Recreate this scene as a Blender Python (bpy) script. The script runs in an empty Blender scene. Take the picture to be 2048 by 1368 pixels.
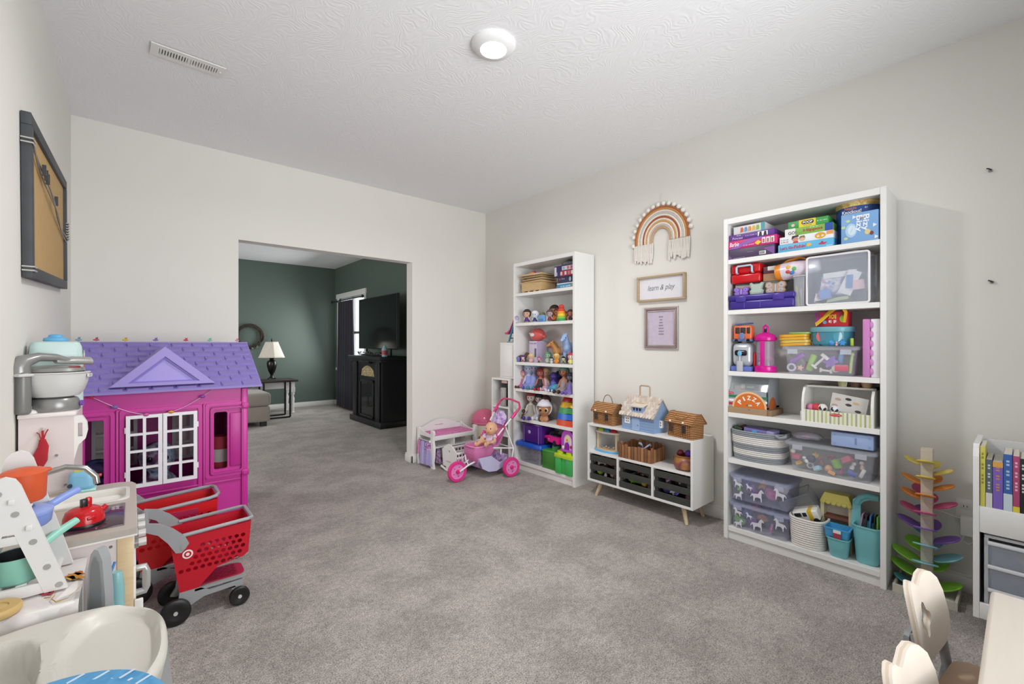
import bpy, bmesh, math, random
from mathutils import Vector, Matrix
random.seed(7)
PI = math.pi
SC = bpy.context.scene
COL = SC.collection

# ------------------------------------------------------------------ camera
CAM_H, FPX, YAW = 1.233, 884.0, math.radians(40.71)
cd = bpy.data.cameras.new('camera'); cam = bpy.data.objects.new('camera', cd); COL.objects.link(cam)
cd.sensor_width = 36.0; cd.lens = 36.0 * FPX / 2048; cd.shift_y = 2.7 / 2048
cd.clip_start = 0.02; cd.clip_end = 200
cam.location = (0, 0, CAM_H); cam.rotation_euler = (PI / 2, 0, -YAW)
SC.camera = cam

# ------------------------------------------------------------------ world, light, exposure
w = bpy.data.worlds.new('world'); SC.world = w; w.use_nodes = True
bgn = w.node_tree.nodes['Background']
bgn.inputs[0].default_value = (0.86, 0.93, 1.0, 1); bgn.inputs[1].default_value = 1.6
def area(name, loc, rot, sx, sy, power, col=(1, 1, 1), spread=PI):
    l = bpy.data.lights.new(name, 'AREA'); l.shape = 'RECTANGLE'; l.size = sx; l.size_y = sy
    l.energy = power; l.color = col; l.spread = spread
    o = bpy.data.objects.new(name, l); COL.objects.link(o); o.location = loc; o.rotation_euler = rot
    return o
# daylight entering through the window behind the camera and the far-room window, plus an added side fill
area('daylight_rear_window', (1.3, -0.60, 1.45), (PI / 2 + 0.2, 0, 0), 1.8, 1.7, 27, (0.97, 0.985, 1.0), math.radians(118))
area('daylight_far_room_window', (2.82, 8.3, 1.4), (0, PI / 2 - 0.25, 0), 1.2, 0.75, 17, (0.95, 0.98, 1.0))
area('added_fill_far_room_side', (-1.95, 6.6, 1.4), (0, -PI / 2 + 0.25, 0), 1.4, 2.0, 40, (1.0, 0.98, 0.95), math.radians(150))  # fill lamp added to brighten the far room, no known source there
SC.view_settings.view_transform = 'Standard'; SC.view_settings.look = 'None'
SC.view_settings.gamma = 1.0; SC.view_settings.use_curve_mapping = False
SC.view_settings.exposure = 0.39

# ------------------------------------------------------------------ materials
def lin(h):
    h = h.lstrip('#'); o = []
    for i in (0, 2, 4):
        c = int(h[i:i + 2], 16) / 255.0
        o.append(c / 12.92 if c <= 0.04045 else ((c + 0.055) / 1.055) ** 2.4)
    return o
MC = {}
def mat(hexc, rough=0.5, metal=0.0, var=0.06, scale=18.0, bump=0.0, bscale=None, alpha=1.0, emit=0.0, stretch=None, coat=0.0, sheen=0.0):
    key = (hexc, rough, metal, var, scale, bump, bscale, alpha, emit, stretch, coat, sheen)
    if key in MC: return MC[key]
    m = bpy.data.materials.new('mat_' + hexc.lstrip('#') + ('_clear' if alpha < 1 else '')); m.use_nodes = True
    nt = m.node_tree; b = nt.nodes['Principled BSDF']; L = nt.links.new
    c = lin(hexc)
    tc = nt.nodes.new('ShaderNodeTexCoord'); mp = nt.nodes.new('ShaderNodeMapping')
    L(tc.outputs['Object'], mp.inputs[0])
    if stretch: mp.inputs['Scale'].default_value = stretch
    n = nt.nodes.new('ShaderNodeTexNoise'); n.inputs['Scale'].default_value = scale; n.inputs['Detail'].default_value = 3
    L(mp.outputs[0], n.inputs['Vector'])
    r = nt.nodes.new('ShaderNodeMix'); r.data_type = 'RGBA'
    r.inputs[6].default_value = [max(0, x * (1 - var)) for x in c] + [1]
    r.inputs[7].default_value = [min(1, x * (1 + var)) for x in c] + [1]
    L(n.outputs[0], r.inputs[0]); L(r.outputs[2], b.inputs['Base Color'])
    b.inputs['Roughness'].default_value = rough; b.inputs['Metallic'].default_value = metal
    b.inputs['Alpha'].default_value = alpha
    if coat: b.inputs['Coat Weight'].default_value = coat
    if sheen: b.inputs['Sheen Weight'].default_value = sheen
    if emit:
        L(r.outputs[2], b.inputs['Emission Color']); b.inputs['Emission Strength'].default_value = emit
    if bump:
        n2 = n
        if bscale:
            n2 = nt.nodes.new('ShaderNodeTexNoise'); n2.inputs['Scale'].default_value = bscale; n2.inputs['Detail'].default_value = 4
            L(mp.outputs[0], n2.inputs['Vector'])
        bp = nt.nodes.new('ShaderNodeBump'); bp.inputs['Strength'].default_value = bump; bp.inputs['Distance'].default_value = 0.01
        L(n2.outputs[0], bp.inputs['Height']); L(bp.outputs[0], b.inputs['Normal'])
    MC[key] = m
    return m
def plas(h, rough=0.32): return mat(h, rough, var=0.03)
def wood(h, rough=0.5, var=0.16, stretch=(1, 1, 14)): return mat(h, rough, var=var, scale=6, stretch=stretch, bump=0.05)
def cloth(h, var=0.12, scale=40): return mat(h, 0.9, var=var, scale=scale, bump=0.25, sheen=0.2)
def clear(h, a=0.22, rough=0.12): return mat(h, rough, var=0.02, alpha=a)
def ramp_mat(name, cols, scale=6, kind='noise', rough=0.6, detail=2, stretch=None, bump=0.0, sharp=False, lac=2.0):
    """procedural pattern: several colours through a ramp on a noise / voronoi / wave texture"""
    if name in MC: return MC[name]
    m = bpy.data.materials.new('mat_' + name); m.use_nodes = True
    nt = m.node_tree; b = nt.nodes['Principled BSDF']; L = nt.links.new
    tc = nt.nodes.new('ShaderNodeTexCoord'); mp = nt.nodes.new('ShaderNodeMapping'); L(tc.outputs['Object'], mp.inputs[0])
    if stretch: mp.inputs['Scale'].default_value = stretch
    if kind == 'noise':
        t = nt.nodes.new('ShaderNodeTexNoise'); t.inputs['Detail'].default_value = detail; out = t.outputs[0]
    elif kind == 'voronoi':
        t = nt.nodes.new('ShaderNodeTexVoronoi'); out = t.outputs['Color']
    else:
        t = nt.nodes.new('ShaderNodeTexWave'); t.bands_direction = kind[-1].upper(); out = t.outputs['Fac']
        t.inputs['Distortion'].default_value = lac
    t.inputs['Scale'].default_value = scale; L(mp.outputs[0], t.inputs['Vector'])
    cr = nt.nodes.new('ShaderNodeValToRGB'); e = cr.color_ramp.elements
    if sharp: cr.color_ramp.interpolation = 'CONSTANT'
    lo, hi = (0.30, 0.70) if kind == 'noise' else (0.0, 1.0)
    for i, h in enumerate(cols):
        p = lo + (hi - lo) * (i / max(1, len(cols) - (0 if sharp else 1)))
        if i < 2: e[i].position = p
        else: e.new(p)
        e[i].color = lin(h) + [1]
    L(out, cr.inputs[0]); L(cr.outputs[0], b.inputs['Base Color']); b.inputs['Roughness'].default_value = rough
    if bump:
        bp = nt.nodes.new('ShaderNodeBump'); bp.inputs['Strength'].default_value = bump; bp.inputs['Distance'].default_value = 0.004
        L(t.outputs[0], bp.inputs['Height']); L(bp.outputs[0], b.inputs['Normal'])
    MC[name] = m
    return m

# ------------------------------------------------------------------ mesh builder
def rrect(w, h, r, n=4, cx=0, cy=0):
    r = min(r, w / 2 - 1e-4, h / 2 - 1e-4); P = []
    for k, (sx, sy) in enumerate(((1, 1), (-1, 1), (-1, -1), (1, -1))):
        for i in range(n + 1):
            a = PI / 2 * (k + i / n)
            P.append((cx + sx * (w / 2 - r) + r * math.cos(a), cy + sy * (h / 2 - r) + r * math.sin(a)))
    return P
def ell(rx, ry, n=24, cx=0, cy=0, a0=0): return [(cx + rx * math.cos(a0 + 2 * PI * i / n), cy + ry * math.sin(a0 + 2 * PI * i / n)) for i in range(n)]

class G:
    def __init__(s): s.V = []; s.F = []; s.M = None
    def add(s, V, F):
        o = len(s.V); M = s.M
        s.V += [(M @ Vector(v)) if M else Vector(v) for v in V]
        s.F += [tuple(i + o for i in f) for f in F]
        return s
    def bm(s, b):
        b.verts.index_update()
        s.add([v.co.copy() for v in b.verts], [[v.index for v in f.verts] for f in b.faces]); b.free(); return s
    def box(s, x0, x1, y0, y1, z0, z1, bev=0.0, seg=2):
        b = bmesh.new(); bmesh.ops.create_cube(b, size=1)
        for v in b.verts: v.co = ((x0 + x1) / 2 + v.co.x * (x1 - x0), (y0 + y1) / 2 + v.co.y * (y1 - y0), (z0 + z1) / 2 + v.co.z * (z1 - z0))
        if bev: bmesh.ops.bevel(b, geom=b.edges[:], offset=bev, segments=seg, profile=0.5, affect='EDGES')
        return s.bm(b)
    def loft(s, rings, cap0=True, cap1=True, closed=False):
        n = len(rings[0]); V = [p for r in rings for p in r]; F = []
        m = len(rings)
        for k in range(m if closed else m - 1):
            a, c = k * n, ((k + 1) % m) * n
            for i in range(n): F.append((a + i, a + (i + 1) % n, c + (i + 1) % n, c + i))
        if not closed:
            if cap0: F.append(tuple(range(n - 1, -1, -1)))
            if cap1: F.append(tuple(range((m - 1) * n, m * n)))
        return s.add(V, F)
    def lathe(s, prof, n=24, at=(0, 0, 0), sx=1, sy=1, ring=False):
        R = []
        for r, z in prof:
            r = max(r, 1e-5)
            R.append([(at[0] + sx * r * math.cos(2 * PI * i / n), at[1] + sy * r * math.sin(2 * PI * i / n), at[2] + z) for i in range(n)])
        return s.loft(R, closed=ring)
    def cyl(s, p0, p1, r0, r1=None, n=14):
        r1 = r0 if r1 is None else r1
        p0, p1 = Vector(p0), Vector(p1); d = (p1 - p0).normalized()
        a = d.orthogonal().normalized(); b = d.cross(a)
        R = [[p + (a * math.cos(2 * PI * i / n) + b * math.sin(2 * PI * i / n)) * r for i in range(n)] for p, r in ((p0, r0), (p1, r1))]
        return s.loft(R)
    def tube(s, pts, r, n=8, closed=False, flat=1.0):
        P = [Vector(p) for p in pts]; m = len(P); R = []
        def tan(i):
            if closed: return (P[(i + 1) % m] - P[i - 1]).normalized()
            return (P[min(i + 1, m - 1)] - P[max(i - 1, 0)]).normalized()
        t = tan(0); a = t.orthogonal().normalized()
        for i in range(m):
            t = tan(i); a = (a - t * a.dot(t)); a = a.normalized() if a.length > 1e-6 else t.orthogonal().normalized(); b = t.cross(a)
            rr = r[i] if isinstance(r, (list, tuple)) else r
            R.append([P[i] + (a * math.cos(2 * PI * k / n) + b * math.sin(2 * PI * k / n) * flat) * rr for k in range(n)])
        return s.loft(R, closed=closed)
    def sph(s, c, r, n=14, m=9):
        if not isinstance(r, (tuple, list)): r = (r, r, r)
        R = []
        for j in range(m + 1):
            a = -PI / 2 + PI * j / m; k = max(math.cos(a), 1e-4)
            R.append([(c[0] + r[0] * k * math.cos(2 * PI * i / n), c[1] + r[1] * k * math.sin(2 * PI * i / n), c[2] + r[2] * math.sin(a)) for i in range(n)])
        return s.loft(R)
    def plate(s, outer, holes=(), y0=0, y1=0.01, f=None):
        """flat plate in X-Z with holes, thickness along Y; f maps (x, y, z) to a bent surface"""
        b = bmesh.new(); E = []
        for loop in [outer] + list(holes):
            vs = [b.verts.new((x, y0, z)) for x, z in loop]
            E += [b.edges.new((vs[i], vs[(i + 1) % len(vs)])) for i in range(len(vs))]
        bmesh.ops.triangle_fill(b, edges=E, use_beauty=True, use_dissolve=False)
        r = bmesh.ops.extrude_face_region(b, geom=b.faces[:])
        for v in r['geom']:
            if isinstance(v, bmesh.types.BMVert): v.co.y = y1
        bmesh.ops.recalc_face_normals(b, faces=b.faces[:])
        if f:
            for v in b.verts: v.co = f(*v.co)
        return s.bm(b)
    def prism(s, poly, z0, z1):
        return s.loft([[(x, y, z0) for x, y in poly], [(x, y, z1) for x, y in poly]])
    def tub(s, w, d, h, r=0.02, t=0.003, taper=0.9, rim=0.006, z=0.0, n=4, rimh=0.006):
        """open tapered container, centred, bottom at z"""
        def ring(k, inset, zz): return [(x, y, zz) for x, y in rrect(w * k - 2 * inset, d * k - 2 * inset, max(r - inset, 0.002), n)]
        rings = [ring(taper, r * 0.25, z), ring(taper, 0, z + min(r * 0.4, h * 0.2)), ring(1, 0, z + h - rimh)]
        if rim: rings += [[(x, y, z + h - rimh) for x, y in rrect(w + 2 * rim, d + 2 * rim, r + rim, n)], [(x, y, z + h) for x, y in rrect(w + 2 * rim, d + 2 * rim, r + rim, n)]]
        else: rings += [ring(1, 0, z + h)]
        rings += [ring(1, t, z + h), ring(taper, t, z + t * 1.5)]
        return s.loft(rings)
    def build(s, name, m, parent=None, world=False, smooth=40, loc=None):
        me = bpy.data.meshes.new(name)
        if world and parent is not None:
            Mi = mtx(parent).inverted()
            s.V = [Mi @ Vector(v) for v in s.V]
        me.from_pydata([tuple(v) for v in s.V], [], s.F)
        bb = bmesh.new(); bb.from_mesh(me); bmesh.ops.recalc_face_normals(bb, faces=bb.faces[:]); bb.to_mesh(me); bb.free()
        if smooth:
            me.polygons.foreach_set('use_smooth', [True] * len(me.polygons)); me.set_sharp_from_angle(angle=math.radians(smooth))
        return ob(name, me, m, parent, loc)
def mtx(o):
    M = Matrix.Translation(o.location) @ o.rotation_euler.to_matrix().to_4x4() @ Matrix.Diagonal((*o.scale, 1))
    return mtx(o.parent) @ M if o.parent else M
def ob(name, me, m, parent=None, loc=None):
    if not me.materials: me.materials.append(None)
    o = bpy.data.objects.new(name, me); COL.objects.link(o)
    o.material_slots[0].link = 'OBJECT'; o.material_slots[0].material = m
    if parent is not None: o.parent = parent
    if loc is not None: o.location = loc
    return o
def tag(o, label, cat, group=None):
    o['label'] = label; o['category'] = cat
    if group: o['group'] = group
    return o
def thing(name, label, cat, loc=(0, 0, 0), rz=0.0, group=None, rx=0.0, ry=0.0, sc=1.0):
    o = bpy.data.objects.new(name, None); COL.objects.link(o); o.empty_display_size = 0.05
    o.location = loc; o.rotation_euler = (rx, ry, rz); o.scale = (sc, sc, sc)
    return tag(o, label, cat, group)
def place(o, loc, rz=0.0, rx=0.0, ry=0.0):
    o.location = loc; o.rotation_euler = (rx, ry, rz); return o
def struct(name, g, m, smooth=0):
    o = g.build(name, m, smooth=smooth); o['kind'] = 'structure'; return o
def dup(root, loc, rz=0.0, label=None, group=None):
    r = root.copy(); COL.objects.link(r); r.location = loc; r.rotation_euler = (root.rotation_euler[0], root.rotation_euler[1], rz)
    if label: r['label'] = label
    if group: r['group'] = group
    for ch in list(root.children):
        c = ch.copy(); COL.objects.link(c); c.parent = r
        for q in list(ch.children):
            e = q.copy(); COL.objects.link(e); e.parent = c
    return r
def text(s, w, h, m, parent, loc, rot=(PI / 2, 0, 0), name='lettering', keep=False, bold=0.0, shear=0.0, depth=0.0004):
    """flat print: letters fitted into a w x h box centred on loc (default: standing, facing local -Y)"""
    c = bpy.data.curves.new('t', 'FONT'); c.body = s; c.align_x = 'CENTER'; c.extrude = 0.0; c.offset = bold; c.shear = shear; c.resolution_u = 3
    o = bpy.data.objects.new('t', c); COL.objects.link(o); bpy.context.view_layer.update()
    me = bpy.data.meshes.new_from_object(o); bpy.data.objects.remove(o); bpy.data.curves.remove(c)
    xs = [v.co.x for v in me.vertices]; ys = [v.co.y for v in me.vertices]
    if not xs: return None
    x0, x1, y0, y1 = min(xs), max(xs), min(ys), max(ys)
    kx = w / (x1 - x0); ky = h / max(y1 - y0, 1e-6)
    if keep: kx = ky = min(kx, ky)
    for v in me.vertices: v.co = ((v.co.x - (x0 + x1) / 2) * kx, (v.co.y - (y0 + y1) / 2) * ky, 0)
    me.name = name; me.materials.clear(); me.materials.append(None)
    q = ob(name, me, m, parent); q.location = loc; q.rotation_euler = rot
    return q
def marks(w, h, m, parent, loc, rot=(PI / 2, 0, 0), seed=1, shear=0.0):
    """print too small to read in the photo: a line of tiny letter-sized strokes"""
    rr = random.Random(seed); g = G(); x = -w / 2
    while x < w / 2:
        lw = h * rr.uniform(.35, .7); hh = h * rr.choice((.6, .6, 1.0, .75))
        if rr.random() > .16: g.add([(x, -h / 2, 0), (x + lw * .55, -h / 2, 0), (x + lw * .55 + shear * hh, -h / 2 + hh, 0), (x + shear * hh, -h / 2 + hh, 0)], [(0, 1, 2, 3)])
        x += lw
    q = g.build('lettering', m, parent, smooth=0); q.location = loc; q.rotation_euler = rot
    return q
def patch(parent, name, m, poly, y=-0.0006, smooth=0):
    """thin printed shape on a front face (X-Z, facing -Y)"""
    return G().plate(poly, (), y - 0.0004, y + 0.0002).build(name, m, parent, smooth=smooth)
def rect(x0, x1, z0, z1): return [(x0, z0), (x1, z0), (x1, z1), (x0, z1)]
def blob(parts, vox, sm=4):
    """one continuous body: capsules (p0, r0, p1, r1) fused by a voxel remesh"""
    g = G()
    for p0, r0, p1, r1 in parts:
        g.sph(p0, r0, 16, 10)
        if p1 is not None: g.sph(p1, r1, 16, 10); g.cyl(p0, p1, r0, r1, 16)
    me = bpy.data.meshes.new('b'); me.from_pydata([tuple(v) for v in g.V], [], g.F)
    o = bpy.data.objects.new('b', me); COL.objects.link(o)
    md = o.modifiers.new('r', 'REMESH'); md.mode = 'VOXEL'; md.voxel_size = vox
    m2 = o.modifiers.new('s', 'SMOOTH'); m2.iterations = sm; m2.factor = 0.5
    dg = bpy.context.evaluated_depsgraph_get(); dg.update()
    r = bpy.data.meshes.new_from_object(o.evaluated_get(dg)); bpy.data.objects.remove(o)
    r.polygons.foreach_set('use_smooth', [True] * len(r.polygons)); r.materials.clear(); r.materials.append(None)
    return r
def W(px, py, **k):
    """point of the room on the plane x=, y= or z= that shows at a photo position (used to measure sizes)"""
    d = Vector((math.sin(YAW), math.cos(YAW), 0)) + Vector((math.cos(YAW), -math.sin(YAW), 0)) * ((px - 1024) / FPX) - Vector((0, 0, 1)) * ((py - 686.7) / FPX)
    a, v = next(iter(k.items())); i = 'xyz'.index(a); C = Vector((0, 0, CAM_H))
    return C + d * ((v - C[i]) / d[i])

# ================================================================== structure
XR, XL, YB, YF, H, YR = 3.145, -0.306, 4.13, 9.2, 2.75, -0.67
def wall_mat(h): return mat(h, 0.85, var=0.015, scale=3, bump=0.03, bscale=160)
M_WALL = wall_mat('#e6e4dd'); M_GREEN = mat('#58665e', 0.5, var=0.03, scale=2, bump=0.03, bscale=160)
M_TRIM = mat('#e4e3df', 0.4, var=0.02)
M_WHITE = mat('#e8e7e4', 0.4, var=0.015)
def carpet():
    m = bpy.data.materials.new('mat_carpet'); m.use_nodes = True; nt = m.node_tree; L = nt.links.new; b = nt.nodes['Principled BSDF']
    tc = nt.nodes.new('ShaderNodeTexCoord')
    def nz(sc, det, ro=0.6):
        n = nt.nodes.new('ShaderNodeTexNoise'); n.inputs['Scale'].default_value = sc; n.inputs['Detail'].default_value = det
        n.inputs['Roughness'].default_value = ro; L(tc.outputs['Object'], n.inputs['Vector']); return n
    fine, mid, big = nz(170, 3, 0.7), nz(38, 3), nz(3.2, 4, 0.65)
    def rp(n, stops):
        r = nt.nodes.new('ShaderNodeValToRGB')
        for i, (p, h) in enumerate(stops):
            if i > 1: r.color_ramp.elements.new(p)
            r.color_ramp.elements[i].position = p; r.color_ramp.elements[i].color = lin(h) + [1]
        L(n.outputs[0], r.inputs[0]); return r
    r1 = rp(fine, [(0.33, '#827973'), (0.5, '#c6bdb6'), (0.68, '#ebe3dc')])
    r2 = rp(mid, [(0.35, '#d6d6d6'), (0.65, '#ffffff')]); r3 = rp(big, [(0.42, '#dadada'), (0.58, '#ffffff')])
    a = nt.nodes.new('ShaderNodeMix'); a.data_type = 'RGBA'; a.blend_type = 'MULTIPLY'; a.inputs[0].default_value = 0.8
    L(r1.outputs[0], a.inputs[6]); L(r2.outputs[0], a.inputs[7])
    c = nt.nodes.new('ShaderNodeMix'); c.data_type = 'RGBA'; c.blend_type = 'MULTIPLY'; c.inputs[0].default_value = 0.75
    L(a.outputs[2], c.inputs[6]); L(r3.outputs[0], c.inputs[7]); L(c.outputs[2], b.inputs['Base Color'])
    b.inputs['Roughness'].default_value = 1.0; b.inputs['Specular IOR Level'].default_value = 0.1; b.inputs['Sheen Weight'].default_value = 0.15
    ad = nt.nodes.new('ShaderNodeMath'); ad.operation = 'ADD'; L(fine.outputs[0], ad.inputs[0]); L(mid.outputs[0], ad.inputs[1])
    bp = nt.nodes.new('ShaderNodeBump'); bp.inputs['Strength'].default_value = 0.8; bp.inputs['Distance'].default_value = 0.012
    L(ad.outputs[0], bp.inputs['Height']); L(bp.outputs[0], b.inputs['Normal'])
    return m
def ceil_mat():
    m = bpy.data.materials.new('mat_stomped_plaster'); m.use_nodes = True; nt = m.node_tree; L = nt.links.new; b = nt.nodes['Principled BSDF']
    tc = nt.nodes.new('ShaderNodeTexCoord')
    n = nt.nodes.new('ShaderNodeTexNoise'); n.inputs['Scale'].default_value = 3.5; n.inputs['Detail'].default_value = 2; L(tc.outputs['Object'], n.inputs[0])
    v = nt.nodes.new('ShaderNodeVectorMath'); v.operation = 'MULTIPLY_ADD'; v.inputs[1].default_value = (0.9, 0.9, 0.9)
    L(n.outputs['Color'], v.inputs[0]); L(tc.outputs['Object'], v.inputs[2])
    wv = nt.nodes.new('ShaderNodeTexWave'); wv.inputs['Scale'].default_value = 11; wv.inputs['Distortion'].default_value = 7; wv.inputs['Detail'].default_value = 2
    L(v.outputs[0], wv.inputs['Vector'])
    bp = nt.nodes.new('ShaderNodeBump'); bp.inputs['Strength'].default_value = 0.16; bp.inputs['Distance'].default_value = 0.006
    L(wv.outputs['Fac'], bp.inputs['Height']); L(bp.outputs[0], b.inputs['Normal'])
    b.inputs['Base Color'].default_value = lin('#f3f3f4') + [1]; b.inputs['Roughness'].default_value = 0.9
    return m
struct('floor', G().box(-2.2, XR + .1, YR - .1, YF + .1, -0.05, 0), carpet())
struct('ceiling', G().box(-2.2, XR + .1, YR - .1, YF + .1, H, H + .05), ceil_mat())
struct('wall_right', G().box(XR, XR + .1, YR - .1, YB + .12, 0, H), M_WALL)
struct('wall_left', G().box(XL - .1, XL, YR - .1, YB + .12, 0, H), M_WALL)
OX0, OX1, OZ = 0.651, 2.195, 2.068
struct('wall_back', G().plate([(XL, 0), (OX0, 0), (OX0, OZ), (OX1, OZ), (OX1, 0), (XR, 0), (XR, H), (XL, H)], (), YB, YB + .12), M_WALL)
WX0, WX1, WZ0, WZ1 = 0.38, 2.22, 0.58, 2.32
struct('wall_rear', G().plate(rect(XL, XR, 0, H), [rect(WX0, WX1, WZ0, WZ1)], YR - .1, YR), M_WALL)
struct('wall_far', G().box(-2.2, XR + .1, YF, YF + .1, 0, H), M_GREEN)
VY0, VY1, VZ0, VZ1 = 7.66, 8.96, 0.75, 2.12
g = G(); g.M = Matrix.Rotation(PI / 2, 4, 'Z')
g.plate(rect(YB + .12, YF, 0, H), [rect(VY0, VY1, VZ0, VZ1)], -XR - .1, -XR); struct('wall_far_right', g, M_GREEN)
g = G(); g.M = Matrix.Rotation(PI / 2, 4, 'Z'); g.plate(rect(YB, YF + .1, 0, H), [rect(5.5, 7.7, .65, 2.1)], 2.2, 2.3); struct('wall_far_left', g, M_GREEN)  # opening cut for the added, unseen window
g = G()
for y in (5.52, 6.6, 7.68): g.box(-2.28, -2.22, y - .03, y + .03, .65, 2.1)
for z in (.68, 1.38, 2.07): g.box(-2.28, -2.22, 5.5, 7.7, z - .03, z + .03)
w3 = struct('added_window', g, M_TRIM); G().box(-2.252, -2.248, 5.5, 7.7, .65, 2.1).build('pane', clear('#e8f0f4', 0.12, 0.05), w3, smooth=0)  # unseen window, added to go with the far-room side fill lamp
struct('wall_far_near', G().box(-2.2, XL - .1, YB, YB + .12, 0, H), M_GREEN)
def board(name, x0, x1, y0, y1, h=0.088):
    g = G().box(x0, x1, y0, y1, 0, h - .018, 0.002)
    dx, dy = (.005 if x1 - x0 < .05 else 0), (.005 if y1 - y0 < .05 else 0)
    sgn = 1
    g.box(x0 + (dx if x1 > 1 else 0), x1 - (dx if x1 < 1 else 0), y0 + dy, y1, h - .02, h, 0.004); struct(name, g, M_TRIM, 40)
board('baseboard_right', XR - .015, XR, YR, YB)
board('baseboard_left', XL, XL + .015, YR, YB)
board('baseboard_back', XL, OX0, YB - .015, YB)
board('baseboard_back_corner', OX1 - .015, XR, YB - .015, YB)
board('baseboard_jamb', OX1 - .015, OX1, YB - .015, YB + .135)
board('baseboard_far', -2.2, XR, YF - .015, YF)
board('baseboard_far_right', XR - .015, XR, YB + .12, YF)
# rear window (behind the camera): casing and sashes
g = G()
for x0, x1 in ((WX0, WX0 + .06), (WX1 - .06, WX1), (1.27, 1.33)): g.box(x0, x1, YR - .09, YR - .03, WZ0, WZ1)
for z0, z1 in ((WZ0, WZ0 + .06), (WZ1 - .06, WZ1), (1.43, 1.47)): g.box(WX0, WX1, YR - .09, YR - .03, z0, z1)
w1 = struct('window_1', g, M_TRIM)
G().box(WX0, WX1, YR - .062, YR - .058, WZ0, WZ1).build('pane', clear('#e8f0f4', 0.12, 0.05), w1, smooth=0)
# far room window
w2 = struct('window_2', G().box(XR + .05, XR + .06, VY0, VY1, VZ0, VZ1), clear('#e8f0f4', 0.12, 0.05))
g = G()
for y0, y1 in ((VY0 - .07, VY0 + .01), (VY1 - .01, VY1 + .07)): g.box(XR - .018, XR, y0, y1, VZ0 - .08, VZ1 + .08, .003)
g.box(XR - .03, XR, VY0 - .09, VY1 + .09, VZ1, VZ1 + .09, .004); g.box(XR - .04, XR, VY0 - .09, VY1 + .09, VZ0 - .05, VZ0, .004)
struct('trim_1', g, M_TRIM)
g = G()
for z in (VZ0 + .02, (VZ0 + VZ1) / 2, VZ1 - .02): g.box(XR + .03, XR + .075, VY0, VY1, z - .022, z + .022)
for y in (VY0 + .02, (VY0 + VY1) / 2, VY1 - .02): g.box(XR + .03, XR + .075, y - .02, y + .02, VZ0, VZ1)
struct('trim_2', g, M_TRIM)
# neighbouring house seen through that window
t = thing('neighbour_house', 'pale gabled house standing outside the far room window', 'house', (14, 21, 0), 0)
g = G(); g.M = Matrix.Rotation(PI / 2, 4, 'Z'); g.plate([(-9, 0), (7, 0), (7, 3.2), (-1, 6.5), (-9, 3.2)], (), 0, .3); g.build('wall', mat('#d9cdc8', .8), t, smooth=0)
g = G(); g.M = Matrix.Rotation(PI / 2, 4, 'Z')
for q in (-1, 1): g.plate([(-1, 6.5), (-1, 6.9), (-1 + q * 8.6, 3.35), (-1 + q * 8.6, 2.95)], (), .3, -.3)
g.build('roof', mat('#efecea', .7), t, smooth=0)
for k in range(5):
    g = G(); g.M = Matrix.Rotation(PI / 2, 4, 'Z'); g.box(-5.5 + k * 2, -4.4 + k * 2, .3, .36, 1.0, 2.4); g.build('window', mat('#c3c7ca', .3), t, smooth=0)

# ================================================================== far room
fm = wood('#17181b', .45)
t = thing('fireplace', 'black wooden electric fireplace with carved cream panel under the television', 'fireplace', (2.94, 6.6, 0), -PI / 2)
D0, FW, FH = -.20, .555, 1.04   # local: front at y=-.2, width +-FW
G().plate([(-FW, 0), (FW, 0), (FW, .96), (-FW, .96)], [[(-.25, .12), (.25, .12), (.25, .66), (-.25, .66)], [(-.27, .73), (.27, .73), (.23, .83), (.12, .88), (0, .895), (-.12, .88), (-.23, .83)]], D0, D0 + .02).build('front_panel', fm, t, smooth=0)
G().box(-FW, FW, D0 + .02, .19, 0, .96).build('body', fm, t, smooth=0)
G().box(-.2, .2, D0 - .06, D0 + .02, .93, .97, .006).box(-FW - .05, FW + .05, D0 - .07, .19, .985, FH, .008).box(-FW - .03, FW + .03, D0 - .045, .19, .955, .99, .008).build('mantel', fm, t)
G().box(-FW - .03, FW + .03, D0 - .05, .19, 0, .09, .008).build('plinth', fm, t)
for q in (-1, 1): G().box(q * .43 - .07, q * .43 + .07, D0 - .03, D0, .08, .96, .008).build('pilaster', fm, t)
patch(t, 'carved_panel', ramp_mat('cream_stone', ['#c8b78c', '#8a7a55', '#d8cba8'], 30), [(-.27, .73), (.27, .73), (.23, .83), (.12, .88), (0, .895), (-.12, .88), (-.23, .83)], D0 + .015)
g = G()
for x0, x1, z0, z1 in ((-.27, .27, .64, .68), (-.27, .27, .10, .14), (-.27, -.235, .1, .68), (.235, .27, .1, .68)): g.box(x0, x1, D0 - .02, D0 + .01, z0, z1, .004)
g.build('door_frame', fm, t)
G().box(-.24, .24, D0 - .004, D0, .13, .65).build('glass', clear('#2a2d30', .35, .05), t, smooth=0)
G().box(-.24, .24, D0 + .005, D0 + .018, .13, .65).build('firebox', mat('#3d3b38', .8), t, smooth=0)
tr = thing('candle_pedestal', 'white turned pedestal inside the fireplace glass doors', 'pedestal', (2.752, 6.6, .15), -PI / 2)
G().lathe([(.05, 0), (.05, .02), (.02, .04), (.025, .16), (.018, .3), (.03, .36), (.06, .42), (.06, .45)], 14, sy=.08).build('column', mat('#a9a69f', .6), tr)
t = thing('television', 'large black flat television on the fireplace mantel', 'television', (2.93, 6.62, 1.04), -PI / 2)
G().box(-.695, .695, -.03, .015, .105, .925, .006).build('casing', mat('#0d0e10', .35), t)
G().box(-.683, .683, -.0325, -.03, .118, .913).build('screen', mat('#06080a', .12), t, smooth=0)
for q in (-.699, .699): G().box(q - .003, q + .003, -.03, .015, .105, .925).build('edge_trim', mat('#6d7074', .3, 1), t, smooth=0)
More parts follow.
